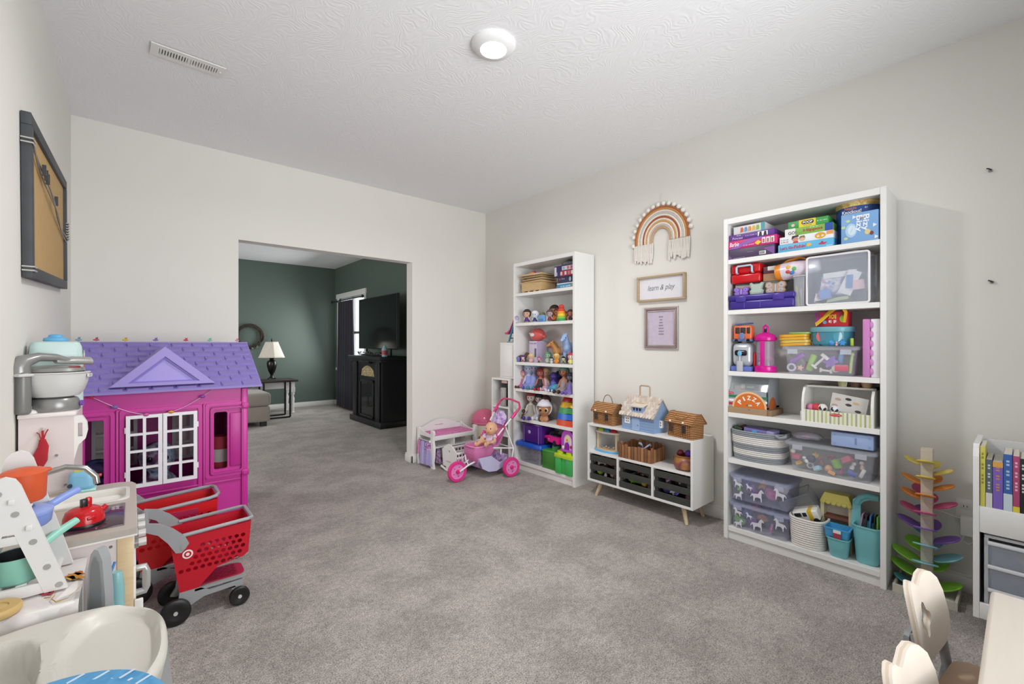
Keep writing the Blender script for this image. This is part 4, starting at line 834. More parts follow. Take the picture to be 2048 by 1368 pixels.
# ---- shelf 5
Z = ST[4]
def rope_basket(name, label, loc, rx, ry, h_, cols, n=26, rz=RZ, group=None, flare=1.06):
    t = thing(name, label, 'basket', loc, rz, group)
    rows = len(cols); r = h_ / rows / 2
    for k, c in enumerate(cols):
        f = .94 + (flare - .94) * k / rows
        q = G().tube([(rx * f * math.copysign(abs(math.cos(a)) ** .75, math.cos(a)), ry + ry * f * math.copysign(abs(math.sin(a)) ** .75, math.sin(a)), r + 2 * r * k) for a in [2 * PI * i / n for i in range(n)]], r * 1.08, 6, closed=True)
        q.build('rope_coil', cloth(c, .22, 160), t)
    G().lathe([(.93, 0), (.93, .004)], n, (0, ry, 0), rx, ry).build('bottom', cloth(cols[0], .2, 160), t)
    return t
gy, wt = '#8d9298', '#dcd9d4'
cols = [gy] * 3 + [wt] * 3 + [gy] * 3 + [wt] * 4 + [gy] * 3
t = rope_basket('rope_basket', 'grey and white striped oval rope basket on the fifth shelf', (RXF + .012, 1.085, Z), .150, .12, .185, cols)
G().tube([(.11, .03, .175), (.15, -.004, .172), (.168, .03, .176), (.158, .07, .18)], .008, 6).build('handle', cloth('#9a9ea4', .2, 160), t)
t = thing('play_case', 'lilac plastic case with a blue clasp lying in the striped basket', 'case', (RXF + .05, 1.07, Z + .155), RZ); t.rotation_euler = (0, .06, RZ)
G().box(-.085, .085, 0, .10, 0, .042, .005).build('body', plas('#7d74b0'), t); G().box(.045, .088, -.002, .102, .002, .044, .005).build('end_cap', plas('#a99cd2'), t); G().box(-.035, -.005, -.004, 0, .012, .034, .002).build('clasp', plas('#5aa7d8'), t)
toy('block', 'dark green toy block in the striped basket', (RXF + .07, 1.19, Z + .185), '#3a4a34', .022, (0, .3, RZ)); toy('ball', 'dark red toy ball in the striped basket', (RXF + .11, 1.17, Z + .185), '#5a2f38', .024)
t = clear_bin('storage_bin', 'clear lidded bin of mixed figures beside the striped basket', (RXF + .008, .70, Z), .40, .22, .158)
junk = [('ball', '#d8d0c0', 'cream toy ball', .875, .105, .013), ('block', '#d85a78', 'pink toy block', .865, .075, .02), ('block', '#e2b03c', 'yellow brick', .855, .035, .017), ('figure', '#e6e6e8', 'white toy cow', .815, .07, .022), ('ball', '#2a3050', 'navy toy pony head', .79, .072, .022), ('flower', '#d8b03c', 'gold toy gear', .775, .09, .018), ('figure', '#8a4a34', 'brown toy horse', .74, .08, .024), ('car', '#8a3a4a', 'maroon toy car', .70, .10, .02), ('cup', '#8cc63c', 'lime green toy chair', .675, .065, .034), ('block', '#a8d0e0', 'pale blue brick', .755, .03, .018), ('ball', '#d8a878', 'peach doll head', .71, .035, .02), ('figure', '#c84a8c', 'pink doll dress', .655, .035, .022), ('block', '#c05a72', 'rose toy sofa', .62, .105, .024), ('figure', '#e4e2e0', 'white toy unicorn', .60, .075, .026), ('figure', '#d9c0a8', 'beige toy dog', .565, .08, .026), ('block', '#3f4fa8', 'blue toy trunk', .60, .035, .02), ('tube', '#e8e4de', 'white toy tube', .56, .04, .024), ('ring', '#e5e5e5', 'white toy ring', .80, .03, .014), ('block', '#e8a05a', 'orange toy brick', .69, .02, .016)]
for k, (kd, c, lb, x, z, sz) in enumerate(junk): toy(kd, lb + ' inside the bin beside the striped basket', (RXF + .035 + .02 * (k % 3), x, Z + z), c, sz, (random.uniform(-.5, .5), random.uniform(-.6, .6), RZ + random.uniform(-.4, .4)), 'toys in the fifth shelf bin')
t = thing('plastic_bag', 'crumpled clear plastic bag of trinkets on the bin lid', 'bag', (RXF + .06, .82, Z + .171), RZ)
g = G(); g.lathe([(.02, 0), (.055, .004), (.068, .018), (.05, .035), (.02, .042), (0, .043)], 22, (0, .04, 0), 1.15, .75)
g.V = [v + Vector((random.uniform(-1, 1), random.uniform(-1, 1), random.uniform(0, 1))) * .004 for v in g.V]; g.build('film', clear('#cfc8d4', .45, .12), t)
for x, c, lb in ((-.03, '#8a6fa8', 'purple'), (.0, '#c4899c', 'pink'), (.04, '#7fb89a', 'green')): toy('ball', lb + ' trinket inside the crumpled plastic bag', (RXF + .10, .82 - x, Z + .19), c, .014, (0, 0, 0), 'trinkets in the plastic bag')
t = thing('play_case', 'light blue plastic case lying on the bin of figures', 'case', (RXF + .03, .60, Z + .171), RZ)
G().box(-.092, .092, 0, .13, 0, .075, .005).build('body', plas('#9fb4dc'), t)
for x in (-.075, .075): G().cyl((x, -.002, .014), (x, .002, .014), .006, n=12).build('rivet', plas('#8aa0cc'), t); G().cyl((x, -.002, .06), (x, .002, .06), .004, n=12).build('rivet', plas('#8aa0cc'), t)
for x in (.015, .02): G().box(x - .001, x + .001, -.0015, .001, .02, .055).build('groove', plas('#6f86ba'), t, smooth=0)

# ---- shelf 6 (bottom)
Z = ST[5]
hm_ = clear('#e8e4f0', .75, .4)
def horse_print(parent, x, z, s, m, flip=1):
    P = [(0, 0), (.04, 0), (.08, .22), (.24, .26), (.40, .20), (.44, -.02), (.49, -.02), (.50, .22), (.56, .34), (.66, .20), (.68, .26), (.58, .44), (.40, .46), (.22, .48), (.12, .70), (.02, .78), (-.12, .62), (-.10, .56), (.0, .60), (.02, .42), (.0, .22)]
    patch(parent, 'printed_horse', m, [(x + flip * a * s, z + b * s) for a, b in (P if flip > 0 else P[::-1])], -.0125)
for k, (zz, lb) in enumerate(((Z, 'lower clear lidded bin printed with white unicorns on the bottom shelf'), (Z + .175, 'upper clear lidded bin printed with white unicorns on the bottom shelf'))):
    t = clear_bin('storage_bin', lb, (RXF + .014, 1.055, zz), .325, .22, .150, tint='#cdd2f0', a=.15, taper=.97); t['group'] = 'unicorn bins on the bottom shelf'
    for x, z, s, f in ((-.13, .09, .065, 1), (-.09, .02, .07, -1), (.025, .035, .095, -1), (.10, .075, .085, 1), (-.06, .09, .05, 1)): horse_print(t, x, z - .01, s, hm_, f)
    cc = [('#7fb84a', 'green', .0), ('#3f5f9c', 'blue', .1), ('#c03a44', 'red', .2), ('#7a4fa0', 'purple', .3), ('#d89a3c', 'orange', .45), ('#5fb0c0', 'turquoise', .6), ('#c86aa0', 'pink', .7), ('#e0d8c8', 'cream', .85), ('#4a3a70', 'indigo', .95)]
    for j, (c, nm, u) in enumerate(cc):
        kd = ('block', 'ball', 'flower', 'cup', 'car', 'tube', 'star', 'figure', 'block')[(j + k * 2) % 9]
        toy(kd, nm + ' ' + {'block': 'block', 'ball': 'ball', 'flower': 'gear', 'cup': 'cup', 'car': 'car', 'tube': 'tube', 'star': 'star', 'figure': 'figure'}[kd] + (' inside the upper unicorn bin' if k else ' inside the lower unicorn bin'), (RXF + .06 + .05 * (j % 3), 1.055 + .125 - u * .26, zz + .04 + .03 * ((j + k) % 3)), c, .032, (random.uniform(-.4, .4), random.uniform(-.5, .5), random.uniform(0, 3)), 'toys in the %s unicorn bin' % ('upper' if k else 'lower'))
t = rope_basket('rope_basket', 'small round white rope basket holding toy vehicles on the bottom shelf', (RXF + .01, .81, Z), .085, .085, .165, ['#dedad4'] * 13, 24)
t = thing('toy_van', 'white toy ambulance with a yellow stripe sticking out of the basket', 'toy', (RXF + .09, .82, Z + .175), RZ); t.rotation_euler = (.25, -.35, RZ)
G().box(-.065, .065, -.035, .035, -.03, .03, .008, 3).build('body', plas('#e8e6de'), t); G().box(.012, .04, -.0362, .0362, -.03, .031, .006).build('stripe', plas('#d9b52f'), t)
for x in (-.04, .045): G().cyl((x, -.038, -.03), (x, .038, -.03), .016, n=16).build('wheel', plas('#23282e'), t)
for x0, x1 in ((-.055, -.02), (-.012, .008)): G().box(x0, x1, -.0364, -.034, .0, .022, .003).build('window', plas('#2e343a', .15), t)
t = thing('acrylic_box', 'empty clear acrylic box tilted behind the white rope basket', 'box', (RXF + .14, .845, Z + .185), RZ); t.rotation_euler = (.35, -.55, RZ)
am = clear('#b8bcc0', .16, .05)
for nm, b_ in (('side_pane', (-.085, .085, -.05, -.047, 0, .10)), ('side_pane', (-.085, .085, .047, .05, 0, .10)), ('end_pane', (-.085, -.082, -.047, .047, 0, .10)), ('end_pane', (.082, .085, -.047, .047, 0, .10)), ('base_pane', (-.082, .082, -.047, .047, 0, .003))): G().box(*b_).build(nm, am, t, smooth=0)
G().tube([(-.085, -.05, .1), (.085, -.05, .1), (.085, .05, .1), (-.085, .05, .1)], .0025, 6, closed=True).build('rim', clear('#8a8f94', .6), t)
t = thing('toy_stall', 'toy market stall with a scalloped yellow roof', 'toy', (RXF + .155, .69, Z), RZ)
yr_ = plas('#ddd06a')
G().loft([[(-.075, -.04, .26), (.075, -.04, .26), (.075, .05, .26), (-.075, .05, .26)], [(-.055, -.03, .31), (.055, -.03, .31), (.055, .04, .31), (-.055, .04, .31)]]).build('roof', yr_, t, smooth=0)
for k in range(6): G().sph((-.062 + k * .025, -.041, .26), (.0125, .003, .012), 10, 7).build('scallop', yr_, t)
for x in (-.065, .065): G().box(x - .008, x + .008, -.035, .045, 0, .262).build('post', plas('#cfc6a0'), t, smooth=0)
G().box(-.065, .065, -.03, .04, .17, .182).build('counter', wood('#7a4a38'), t, smooth=0); G().box(-.06, .06, .03, .045, .182, .262).build('back', plas('#d8d2c4'), t, smooth=0)
t = thing('caddy_tray', 'blue plastic tray with a red printed label on the bottom shelf', 'tray', (RXF + .012, .664, Z + .1065), RZ)
G().tub(.11, .09, .05, .008, .003, .94, .004).build('tray', plas('#4a9fd0'), t, loc=(0, .045, 0)); G().box(-.012, .022, -.0065, -.0045, .0, .042).build('label', mat('#9c3c50', .5), t, smooth=0); G().box(-.012, .022, -.0075, -.006, .028, .045).build('price_sticker', mat('#e0dedc', .5), t, smooth=0)
# teal caddy
t = thing('caddy', 'teal plastic three cup caddy with a tall handle', 'caddy', (RXF + .003, .575, Z), RZ)
tm = plas('#79bfc4')
G().tub(.10, .09, .105, .022, .003, .8, .005).build('cup', tm, t, loc=(-.085, .052, 0)); G().tub(.12, .17, .20, .03, .003, .82, .005).build('cup', tm, t, loc=(.035, .105, 0))
G().plate([(-.05, .10), (.06, .13), (.075, .195), (.0, .22), (-.002, .29), (.012, .31), (.04, .325), (.075, .325), (.075, .345), (.03, .345), (-.01, .335), (-.035, .31), (-.04, .20)], (), .098, .112).build('handle_web', tm, t, smooth=30)
G().tube([(-.02, .105, .29), (-.005, .105, .325), (.03, .105, .345), (.075, .105, .34)], .016, 10).build('handle', tm, t)
for k, (c, lb, x) in enumerate((('#b48aa4', 'mauve bookmark card standing in the teal caddy', .0), ('#5a3f3a', 'brown bookmark card standing in the teal caddy', .018), ('#3f7fc0', 'blue bookmark card standing in the teal caddy', .04), ('#23302a', 'black bookmark card standing in the teal caddy', .058), ('#6fae50', 'green bookmark card standing in the teal caddy', .074))):
    o = card('bookmark', lb, 'card', .575 - x, Z + .15, .07 + .012 * (k % 2), .006, .10 - .008 * (k % 2), c, .12 - .03 * k, 'cards in the teal caddy', th=.07)

# ================================================================== small figures: prototypes
def P_stand():   # chibi standing figure, height 1, facing -Y
    body = blob([((0, 0, .66), .27, None, 0), ((0, 0, .20), .13, (0, 0, .42), .12), ((-.07, 0, .05), .075, (-.06, 0, .22), .085), ((.07, 0, .05), .075, (.06, 0, .22), .085), ((-.12, 0, .38), .06, (-.22, -.05, .22), .05), ((.12, 0, .38), .06, (.22, -.05, .22), .05), ((-.07, -.05, .03), .06, None, 0), ((.07, -.05, .03), .06, None, 0)], .035)
    return body
def P_sit():
    return blob([((0, 0, .80), .17, None, 0), ((0, 0, .10), .13, (0, 0, .50), .11), ((0, 0, .5), .05, (0, 0, .65), .05), ((-.07, -.02, .07), .08, (-.10, -.52, .06), .05), ((.07, -.02, .07), .08, (.10, -.52, .06), .05), ((-.13, 0, .48), .055, (-.22, -.12, .18), .04), ((.13, 0, .48), .055, (.22, -.12, .18), .04), ((-.10, -.54, .10), .055, None, 0), ((.10, -.54, .10), .055, None, 0)], .03)
def P_horse():
    return blob([((-.28, 0, .52), .15, (.22, 0, .52), .17), ((-.30, 0, .60), .13, (-.46, 0, .84), .09), ((-.46, 0, .86), .09, (-.66, 0, .74), .055), ((-.26, -.08, .45), .075, (-.27, -.08, .04), .04), ((-.26, .08, .45), .075, (-.27, .08, .04), .04), ((.22, -.08, .45), .085, (.26, -.08, .04), .04), ((.22, .08, .45), .085, (.26, .08, .04), .04), ((-.42, -.05, .95), .03, (-.41, -.05, 1.0), .015), ((-.42, .05, .95), .03, (-.41, .05, 1.0), .015)], .03)
PST, PSI, PHO = P_stand(), P_sit(), P_horse()
def hair_mesh(c, r, cut):
    g = G(); n, m = 16, 12; V = []; F = []
    g.sph(c, r, n, m)
    keep = [f for f in g.F if len(f) == 4 and not all((g.V[i][1] < c[1] - r * .15 and g.V[i][2] < c[2] + r * cut) for i in f)]
    me = bpy.data.meshes.new('hair'); me.from_pydata([tuple(v) for v in g.V], [], keep); b = bmesh.new(); b.from_mesh(me)
    bmesh.ops.delete(b, geom=[v for v in b.verts if not v.link_faces], context='VERTS')
    bmesh.ops.solidify(b, geom=b.faces[:], thickness=-.03); b.to_mesh(me); b.free()
    me.polygons.foreach_set('use_smooth', [True] * len(me.polygons)); me.materials.append(None); return me
def from_g(g, name):
    o = g.build(name, None); me = o.data; bpy.data.objects.remove(o); return me
HST, HSI = hair_mesh((0, .02, .68), .285, .35), hair_mesh((0, .015, .82), .185, .3)
LONG = from_g(G().loft([[(x * k, .06 + dy + y * k * .5, z) for x, y in ell(.16, .16, 12)] for z, k, dy in ((.92, .7, .02), (.80, 1.15, .05), (.55, 1.1, .08), (.25, .9, .06), (.12, .4, .05))]), 'long_hair')
DST = from_g(G().lathe([(.23, .10), (.2, .12), (.13, .40), (.10, .44)], 16), 'dress')
DSI = from_g(G().loft([[(x, y, z) for x, y in ell(rx, ry, 16, 0, cy)] for z, rx, ry, cy in ((.02, .26, .34, -.16), (.10, .25, .33, -.15), (.22, .15, .16, -.03), (.50, .13, .11, 0), (.56, .06, .06, 0))]), 'dress')
EYE = from_g(G().sph((0, 0, 0), (1, .5, 1.25), 8, 6), 'eye')
BOOT = from_g(G().sph((0, 0, 0), (.06, .09, .08), 10, 7), 'shoe')
def fig(kind, label, loc, h, skin='#d9a98a', hair='#3a2620', dress='#6a4a9a', rz=RZ + .5, long=False, group='small dolls on the white bookcase', shoes=None, name='doll', eye='#1d1a20'):
    t = thing(name, label, name.replace('_', ' '), loc, rz, group, sc=h)
    if kind == 'stand':
        ob('body', PST, mat(skin, .5), t); ob('hair', HST, mat(hair, .6), t); ob('outfit', DST, mat(dress, .7), t)
        for q in (-1, 1): e = ob('eye', EYE, mat(eye, .3), t, (q * .09, -.255, .64)); e.scale = (.035, .035, .035)
    else:
        ob('body', PSI, mat(skin, .5), t); ob('hair', HSI, mat(hair, .6), t); ob('outfit', DSI, mat(dress, .7), t)
        if long: ob('long_hair', LONG, mat(hair, .6), t)
        for q in (-1, 1):
            e = ob('eye', EYE, mat(eye, .3), t, (q * .06, -.155, .80)); e.scale = (.022, .022, .022)
            if shoes: ob('shoe', BOOT, mat(shoes, .5), t, (q * .10, -.56, .075))
    return t
MANE = from_g(G().loft([[(-.40, -.02, .95), (-.40, .02, .95), (-.36, .03, .97), (-.36, -.03, .97)], [(-.34, -.03, .85), (-.34, .03, .85), (-.24, .03, .84), (-.24, -.03, .84)], [(-.26, -.02, .66), (-.26, .02, .66), (-.14, .02, .68), (-.14, -.02, .68)]]), 'mane')
TAIL = from_g(G().tube([(.34, 0, .58), (.46, 0, .52), (.5, 0, .3), (.47, 0, .12)], [.05, .07, .06, .02], 8), 'tail')
def horse(label, loc, h, c, mane, rz=RZ, group=None, saddle=None):
    t = thing('toy_horse', label, 'toy horse', loc, rz, group, sc=h)
    ob('body', PHO, mat(c, .5), t); ob('mane', MANE, mat(mane, .7), t); ob('tail', TAIL, mat(mane, .7), t)
    for q in (-1, 1): e = ob('eye', EYE, mat('#15120f', .3), t, (-.53, q * .075, .83)); e.scale = (.02, .02, .02)
    if saddle: G().lathe([(.175, -.10), (.185, 0), (.175, .12)], 16).build('saddle', mat(saddle, .6), t, loc=(0, 0, .53)).rotation_euler = (0, PI / 2, 0)
    return t

# ---- left bookcase
def LS(px, dep=.05):      # position along the shelf for a photo column
    p = LXF + dep; return (p, W(px, 700, x=p).y)
Z = SL[0]
gp = 'wooden puzzle boards on the left bookcase'
pmw = wood('#c9a877')
x_, y_ = LXF + .02, LS(1068)[1]
t = thing('wooden_crate', 'light wooden toy crate on little feet under the puzzle boards', 'crate', (LXF + .025, LS(1063, .03)[1], Z), RZ)
G().box(-.135, .135, 0, .19, .014, .092, .001, 1).build('body', pmw, t, smooth=0)
for x in (-.115, -.04, .04, .115): G().box(x - .013, x + .013, .003, .187, 0, .014).build('foot', pmw, t, smooth=0)
zz = Z + .0925
for k, (dx, hw, c, tl) in enumerate(((-.01, .155, '#cfae80', 'lowest pale wooden puzzle board on the crate'), (.015, .14, '#c0a070', 'second wooden puzzle board on the crate'), (-.0, .145, '#a88a60', 'third darker wooden puzzle board on the crate'), (-.01, .15, '#cdb087', 'top wooden puzzle board overhanging the stack'))):
    t = thing('puzzle_board', tl, 'puzzle', (LXF + .02, LS(1063, .03)[1] - dx, zz), RZ + .05 * (k - 1.5), gp)
    G().box(-hw, hw, 0, .2, 0, .011, .002).build('tray', wood(c), t); G().box(-hw + .03, hw - .03, .03, .18, .0112, .0225).build('inset', mat(['#b5a08c', '#8a9a7c', '#b08a5c', '#c8b89a'][k], .6), t, smooth=0)
    zz += .0228
t = thing('star_toy', 'orange and purple toy knob puzzle on the topmost board', 'toy', (LXF + .06, LS(1062, .06)[1], zz), RZ)
G().box(-.035, .035, 0, .06, 0, .012, .003).build('base', plas('#d98a2c'), t); G().sph((0, .03, .02), (.014, .014, .012)).build('knob', plas('#d05a28'), t); G().sph((.028, .03, .016), .01).build('knob', plas('#6a3a90'), t)
for k, (w_, h_, c, lb, pl, z0) in enumerate(((.20, .045, '#3b8ab4', 'flat teal game box at the bottom of the left bookcase stack', 1127, 0), (.19, .058, '#23294a', 'navy game box with a red logo on the left bookcase', 1126, .0455), (.235, .10, '#2c2558', 'large navy and red game box on top of the left stack', 1119, .104))):
    loc = (LXF + .03, 2.51 + .376 + .0 - 0, Z); yc = 2.545 + w_ / 2 + (.0 if k < 2 else .0)
    t = thing('board_game', lb, 'board game', (LXF + .03, yc, Z + z0), RZ, 'games on the left bookcase'); G().box(-w_ / 2, w_ / 2, 0, .2, 0, h_, .002).build('body', mat(c, .45), t)
    if k == 0: band(t, -w_ / 2, w_ / 2, h_ * .82, h_, '#dfe2e4', 'printed_band'); marks(w_ * .55, h_ * .4, mat('#d6ecf2', .5), t, (.0, -.0014, h_ * .42)); band(t, w_ * .33, w_ * .5, 0, h_ * .8, '#9a8f7c', 'printed_end')
    if k == 1: text('Disney', w_ * .22, h_ * .3, mat('#b8c0da', .5), t, (-.03, -.0014, h_ * .62), shear=.2); patch(t, 'printed_patch', mat('#b83a44', .5), ell(.008, .01, 12, -.07, h_ * .62)); patch(t, 'printed_patch', mat('#a8b8bc', .5), ell(.012, .02, 12, .05, h_ * .5))
    if k == 2:
        band(t, -w_ * .5 + .004, -w_ * .38, h_ * .1, h_ * .9, '#cfcad8', 'printed_end'); band(t, -w_ * .16, w_ * .5, .004, h_ * .5, '#a8283a', 'printed_band'); band(t, -w_ * .1, w_ * .5, h_ * .55, h_ * .9, '#c9c4cc', 'printed_band')
        for i, x in enumerate((-.09, -.03, .02, .06, .095)): band(t, x - .011, x + .011, h_ * .12, h_ * .42, ('#b9b0cc', '#d8c0b8', '#c4ccd2', '#c07878', '#dcd6d8')[i], 'printed_picture', -.0012)
        for i, x in enumerate((.0, .05, .09)): band(t, x - .012, x + .012, h_ * .6, h_ * .86, ('#8fa8c8', '#c86a60', '#b8545c')[i], 'printed_picture', -.0012)
t = thing('plastic_bag', 'crumpled grey plastic bag on top of the left bookcase games', 'bag', (LXF + .05, 2.66, Z + .2045), RZ)
g = G().lathe([(.03, 0), (.09, .004), (.1, .02), (.06, .04), (.02, .05), (0, .05)], 20, (0, .07, 0), 1.0, .7); g.V = [v + Vector((random.uniform(-1, 1), random.uniform(-1, 1), random.uniform(0, 1))) * .008 for v in g.V]; g.build('film', clear('#8a8c90', .55, .2), t)
Z = SL[1]
gA = 'figures on the second shelf of the left bookcase'
for px, h, sk, hr, dr, lb, dep in ((1033, .075, '#c8c0d8', '#a890c8', '#d8d4e0', 'tiny lilac and white owl figure at the shelf end', .02), (1054, .135, '#e0b494', '#3a2a30', '#4a3488', 'plush figure with brown hair and purple cloak', .04), (1070, .115, '#d8dce6', '#e8eaf0', '#2f3570', 'white haired figure in a navy coat', .04), (1085, .10, '#c9b090', '#8a8a60', '#5a4a3a', 'pale figure peeking behind the blue purse', .10), (1100, .115, '#b8a8a8', '#6a4a4a', '#7a2f48', 'grey haired figure in a burgundy dress', .05), (1109, .16, '#8a6a4c', '#201a1c', '#c07828', 'tall dark eared figure in an orange outfit', .09), (1116, .13, '#b87848', '#7a2020', '#8a5a30', 'red haired brown figure in the back row', .08), (1141, .10, '#a86a58', '#4a1a1c', '#2a2024', 'dark red haired figure by the right panel', .04), (1131, .09, '#c88a60', '#a82820', '#b83020', 'small red figure beside the rainbow figure', .07)):
    x, y = LS(px, dep); fig('stand', lb, (x, y, Z), h, sk, hr, dr, group=gA)
t = thing('toy_purse', 'small light blue plush purse among the figures', 'purse', (LXF + .03, LS(1082, .03)[1], Z), RZ)
G().box(-.042, .042, 0, .03, 0, .068, .012, 3).build('body', cloth('#6fa0d4'), t); G().box(-.03, .03, -.003, .0, .012, .03, .001).build('band', cloth('#4f80b4'), t)
t = thing('rainbow_toy', 'standing rainbow plush with a red head', 'toy', (LXF + .04, LS(1123, .04)[1], Z), RZ)
for k, c in enumerate(('#3f9a5c', '#8fbf3f', '#e6c83a', '#e59a30', '#d0472c')): G().lathe([(.040 - k * .002, k * .022), (.043 - k * .003, k * .022 + .011), (.038 - k * .003, k * .022 + .022)], 16).build('band', cloth(c), t)
G().sph((0, 0, .125), .026).build('head', cloth('#c8432e'), t)
Z = SL[2]
t = thing('gift_box', 'lilac printed toy carton with a dark window on the third shelf', 'box', (LXF + .10, LS(1069, .1)[1], Z), RZ)
G().box(-.075, .075, 0, .1, 0, .205, .002).build('carton', mat('#cfc4da', .5, var=.1, scale=40), t); band(t, .035, .075, 0, .205, '#b4a2d0', 'printed_side'); band(t, .0, .024, .05, .135, '#1d1a26', 'window'); marks(.09, .018, mat('#8a5aa0', .5), t, (-.02, -.0014, .185))
band(t, .010, .012, .055, .135, '#d8d4e0', 'printed_stripe', -.0014)
t = thing('balloon_toy', 'coral red helmet shaped plush on the lilac carton', 'toy', (LXF + .13, LS(1071, .1)[1], Z + .2055), RZ)
G().sph((0, 0, .06), (.088, .06, .062), 24, 14).build('body', mat('#d9605a', .35), t); G().sph((.09, 0, .045), (.022, .02, .02)).build('ear', mat('#d9605a', .35), t); patch(t, 'patch', mat('#dcd4d8', .4), ell(.03, .016, 16, -.01, .06), -.064); G().sph((-.07, -.03, .075), (.018, .01, .010)).build('muzzle', mat('#e4d8dc', .4), t)
gB = 'figures on the third shelf of the left bookcase'
for px, h, sk, hr, dr, lb, dep, kd in ((1037, .055, '#7f8fc8', '#6a7ac0', '#5a6ab8', 'tiny blue figure at the left of the third shelf', .02, 'stand'), (1046, .065, '#e6d8d4', '#5a3a8a', '#8a3a6a', 'small white figure with purple hair', .025, 'stand'), (1062, .085, '#e4b8a8', '#e6cf7c', '#e0a8a8', 'yellow capped pink figure in front of the carton', .03, 'stand'), (1078, .06, '#d8b0a0', '#c04a7a', '#5a3a3c', 'small figure with magenta hair and dark dress', .02, 'stand'), (1096, .11, '#9cc0a4', '#6a9a7c', '#b8c4b4', 'sage green haired figure in front of the zip pouch', .045, 'stand'), (1103, .06, '#d0d0d0', '#2a2a2e', '#c8c8cc', 'black and white spotted figure', .02, 'stand'), (1113, .095, '#e2a85a', '#e6c87a', '#d8842c', 'golden lion like figure', .03, 'stand'), (1127, .07, '#d8d0c0', '#2a2822', '#4a5a3a', 'pale figure in a moss green coat', .04, 'stand'), (1142, .105, '#e6d8d0', '#c03a50', '#d8d86a', 'figure with red hair and lime skirt by the panel', .02, 'stand')):
    x, y = LS(px, dep); fig(kd, lb, (x, y, Z), h, sk, hr, dr, group=gB)
horse('brown shaggy toy pony standing left of the lilac carton', (LXF + .07, LS(1046, .07)[1], Z), .10, '#6b4426', '#4a2c18', PI / 2 + .6, 'toy horses on the left bookcase')
horse('caramel toy horse with a pale muzzle on the third shelf', (LXF + .10, LS(1124, .1)[1], Z), .215, '#b07a42', '#8a5a2c', RZ + 1.15, 'toy horses on the left bookcase', '#b8a4ac')
horse('tall powder blue toy unicorn against the right panel', (LXF + .13, LS(1137, .10)[1], Z), .28, '#9ab4de', '#b8cdec', .3, 'toy horses on the left bookcase')
t = thing('zip_pouch', 'clear zip pouch with a red slider leaning behind the figures', 'pouch', (LXF + .16, LS(1105, .15)[1], Z), RZ)
G().box(-.05, .05, 0, .03, 0, .14, .004).build('vinyl', clear('#a8a4ac', .5, .2), t); G().box(-.054, .054, -.003, .033, .14, .152, .002).build('slider', plas('#b83a44'), t)
Z = SL[3]
gC = 'dolls sitting on the fourth shelf'
for px, h, sk, hr, dr, lb, dep, lg, sh in ((1046, .17, '#d8b0a0', '#d88aa8', '#c87aa0', 'doll with pink braids leaning at the left end', .10, True, '#5a3a30'), (1058, .24, '#b8b8cc', '#9fb8d8', '#8a94d0', 'doll with long silvery blue hair in blue', .10, True, '#4a5aa0'), (1069, .25, '#b0a8c0', '#7ab0cc', '#9aa4dc', 'doll with teal hair beside the silvery doll', .13, True, '#3f8a9a'), (1081, .20, '#a8685a', '#8a2f2c', '#33282c', 'doll with dark red hair in black and red', .09, True, '#b82430'), (1091, .20, '#c8a48a', '#c9a47c', '#d8b8c8', 'doll with tan hair in pale pink', .13, True, '#e0b8d0'), (1107, .17, '#4a3a88', '#3a2c6c', '#5a6ab8', 'purple pony tailed doll with blue fin skirt', .09, True, '#e8e4f0'), (1118, .18, '#4a3a80', '#2c2058', '#4a3f8a', 'dark purple haired doll behind the blue fin skirt', .15, True, '#2a2244'), (1128, .23, '#b8704c', '#5a8a84', '#9a8a8c', 'tan doll with a teal hair bun in grey jacket', .08, False, '#2a2628'), (1140, .18, '#6a6a78', '#2a2a34', '#7a6ab0', 'dark haired doll in violet by the right panel', .05, True, '#6a4ab0')):
    x, y = LS(px, dep); fig('sit', lb, (x, y, Z), h, sk, hr, dr, long=lg, group=gC, shoes=sh, rz=RZ + .45 + random.uniform(-.3, .2))
t = thing('mermaid_tail', 'glittery blue purple fabric tail lying in front of the dolls', 'doll skirt', (LXF + .035, LS(1104, .03)[1], Z), RZ)
G().tube([(.06, 0, .045), (.02, 0, .04), (-.03, .0, .025), (-.06, 0, .012)], [.03, .034, .024, .01], 12).build('tail', ramp_mat('mermaid', ['#7a5ac0', '#4a8ac8', '#3fa8b0', '#8a6ad0'], 14, rough=.3), t); G().plate([(-.055, .002), (-.09, .0), (-.10, .03), (-.08, .022), (-.06, .02)], (), -.004, .004).build('fin', mat('#e6e2f0', .4), t)
Z = SL[4]
gD = 'dolls sitting on the fifth shelf'
x, y = LS(1062, .10); fig('sit', 'rag doll with red hair, grey dress and purple boots', (x, y, Z), .25, '#c9c2b8', '#8a2f2a', '#a8a49c', group=gD, shoes='#4a2f9c', rz=RZ + .5)
x, y = LS(1078, .15); fig('sit', 'doll with black and white hair at the back', (x, y, Z), .235, '#d8ccc8', '#2c2430', '#c8c4cc', group=gD, shoes='#dcdcdc', rz=RZ + .5, long=False)
x, y = LS(1092, .15); fig('sit', 'doll with brown curls at the back', (x, y, Z), .225, '#7a5248', '#4a2a24', '#6a5a68', group=gD, shoes='#3a2a2c', rz=RZ + .5)
x, y = LS(1047, .03); fig('sit', 'small brown stuffed dog lying by the left panel', (x, y, Z), .085, '#5a3a28', '#3a2418', '#4a2f20', group=gD, rz=RZ + .5, name='stuffed_dog')
t = thing('big_eyed_doll', 'big headed doll with white headscarf and huge dark eyes', 'doll', (LXF + .055, LS(1088, .05)[1], Z), RZ + .6, sc=.20)
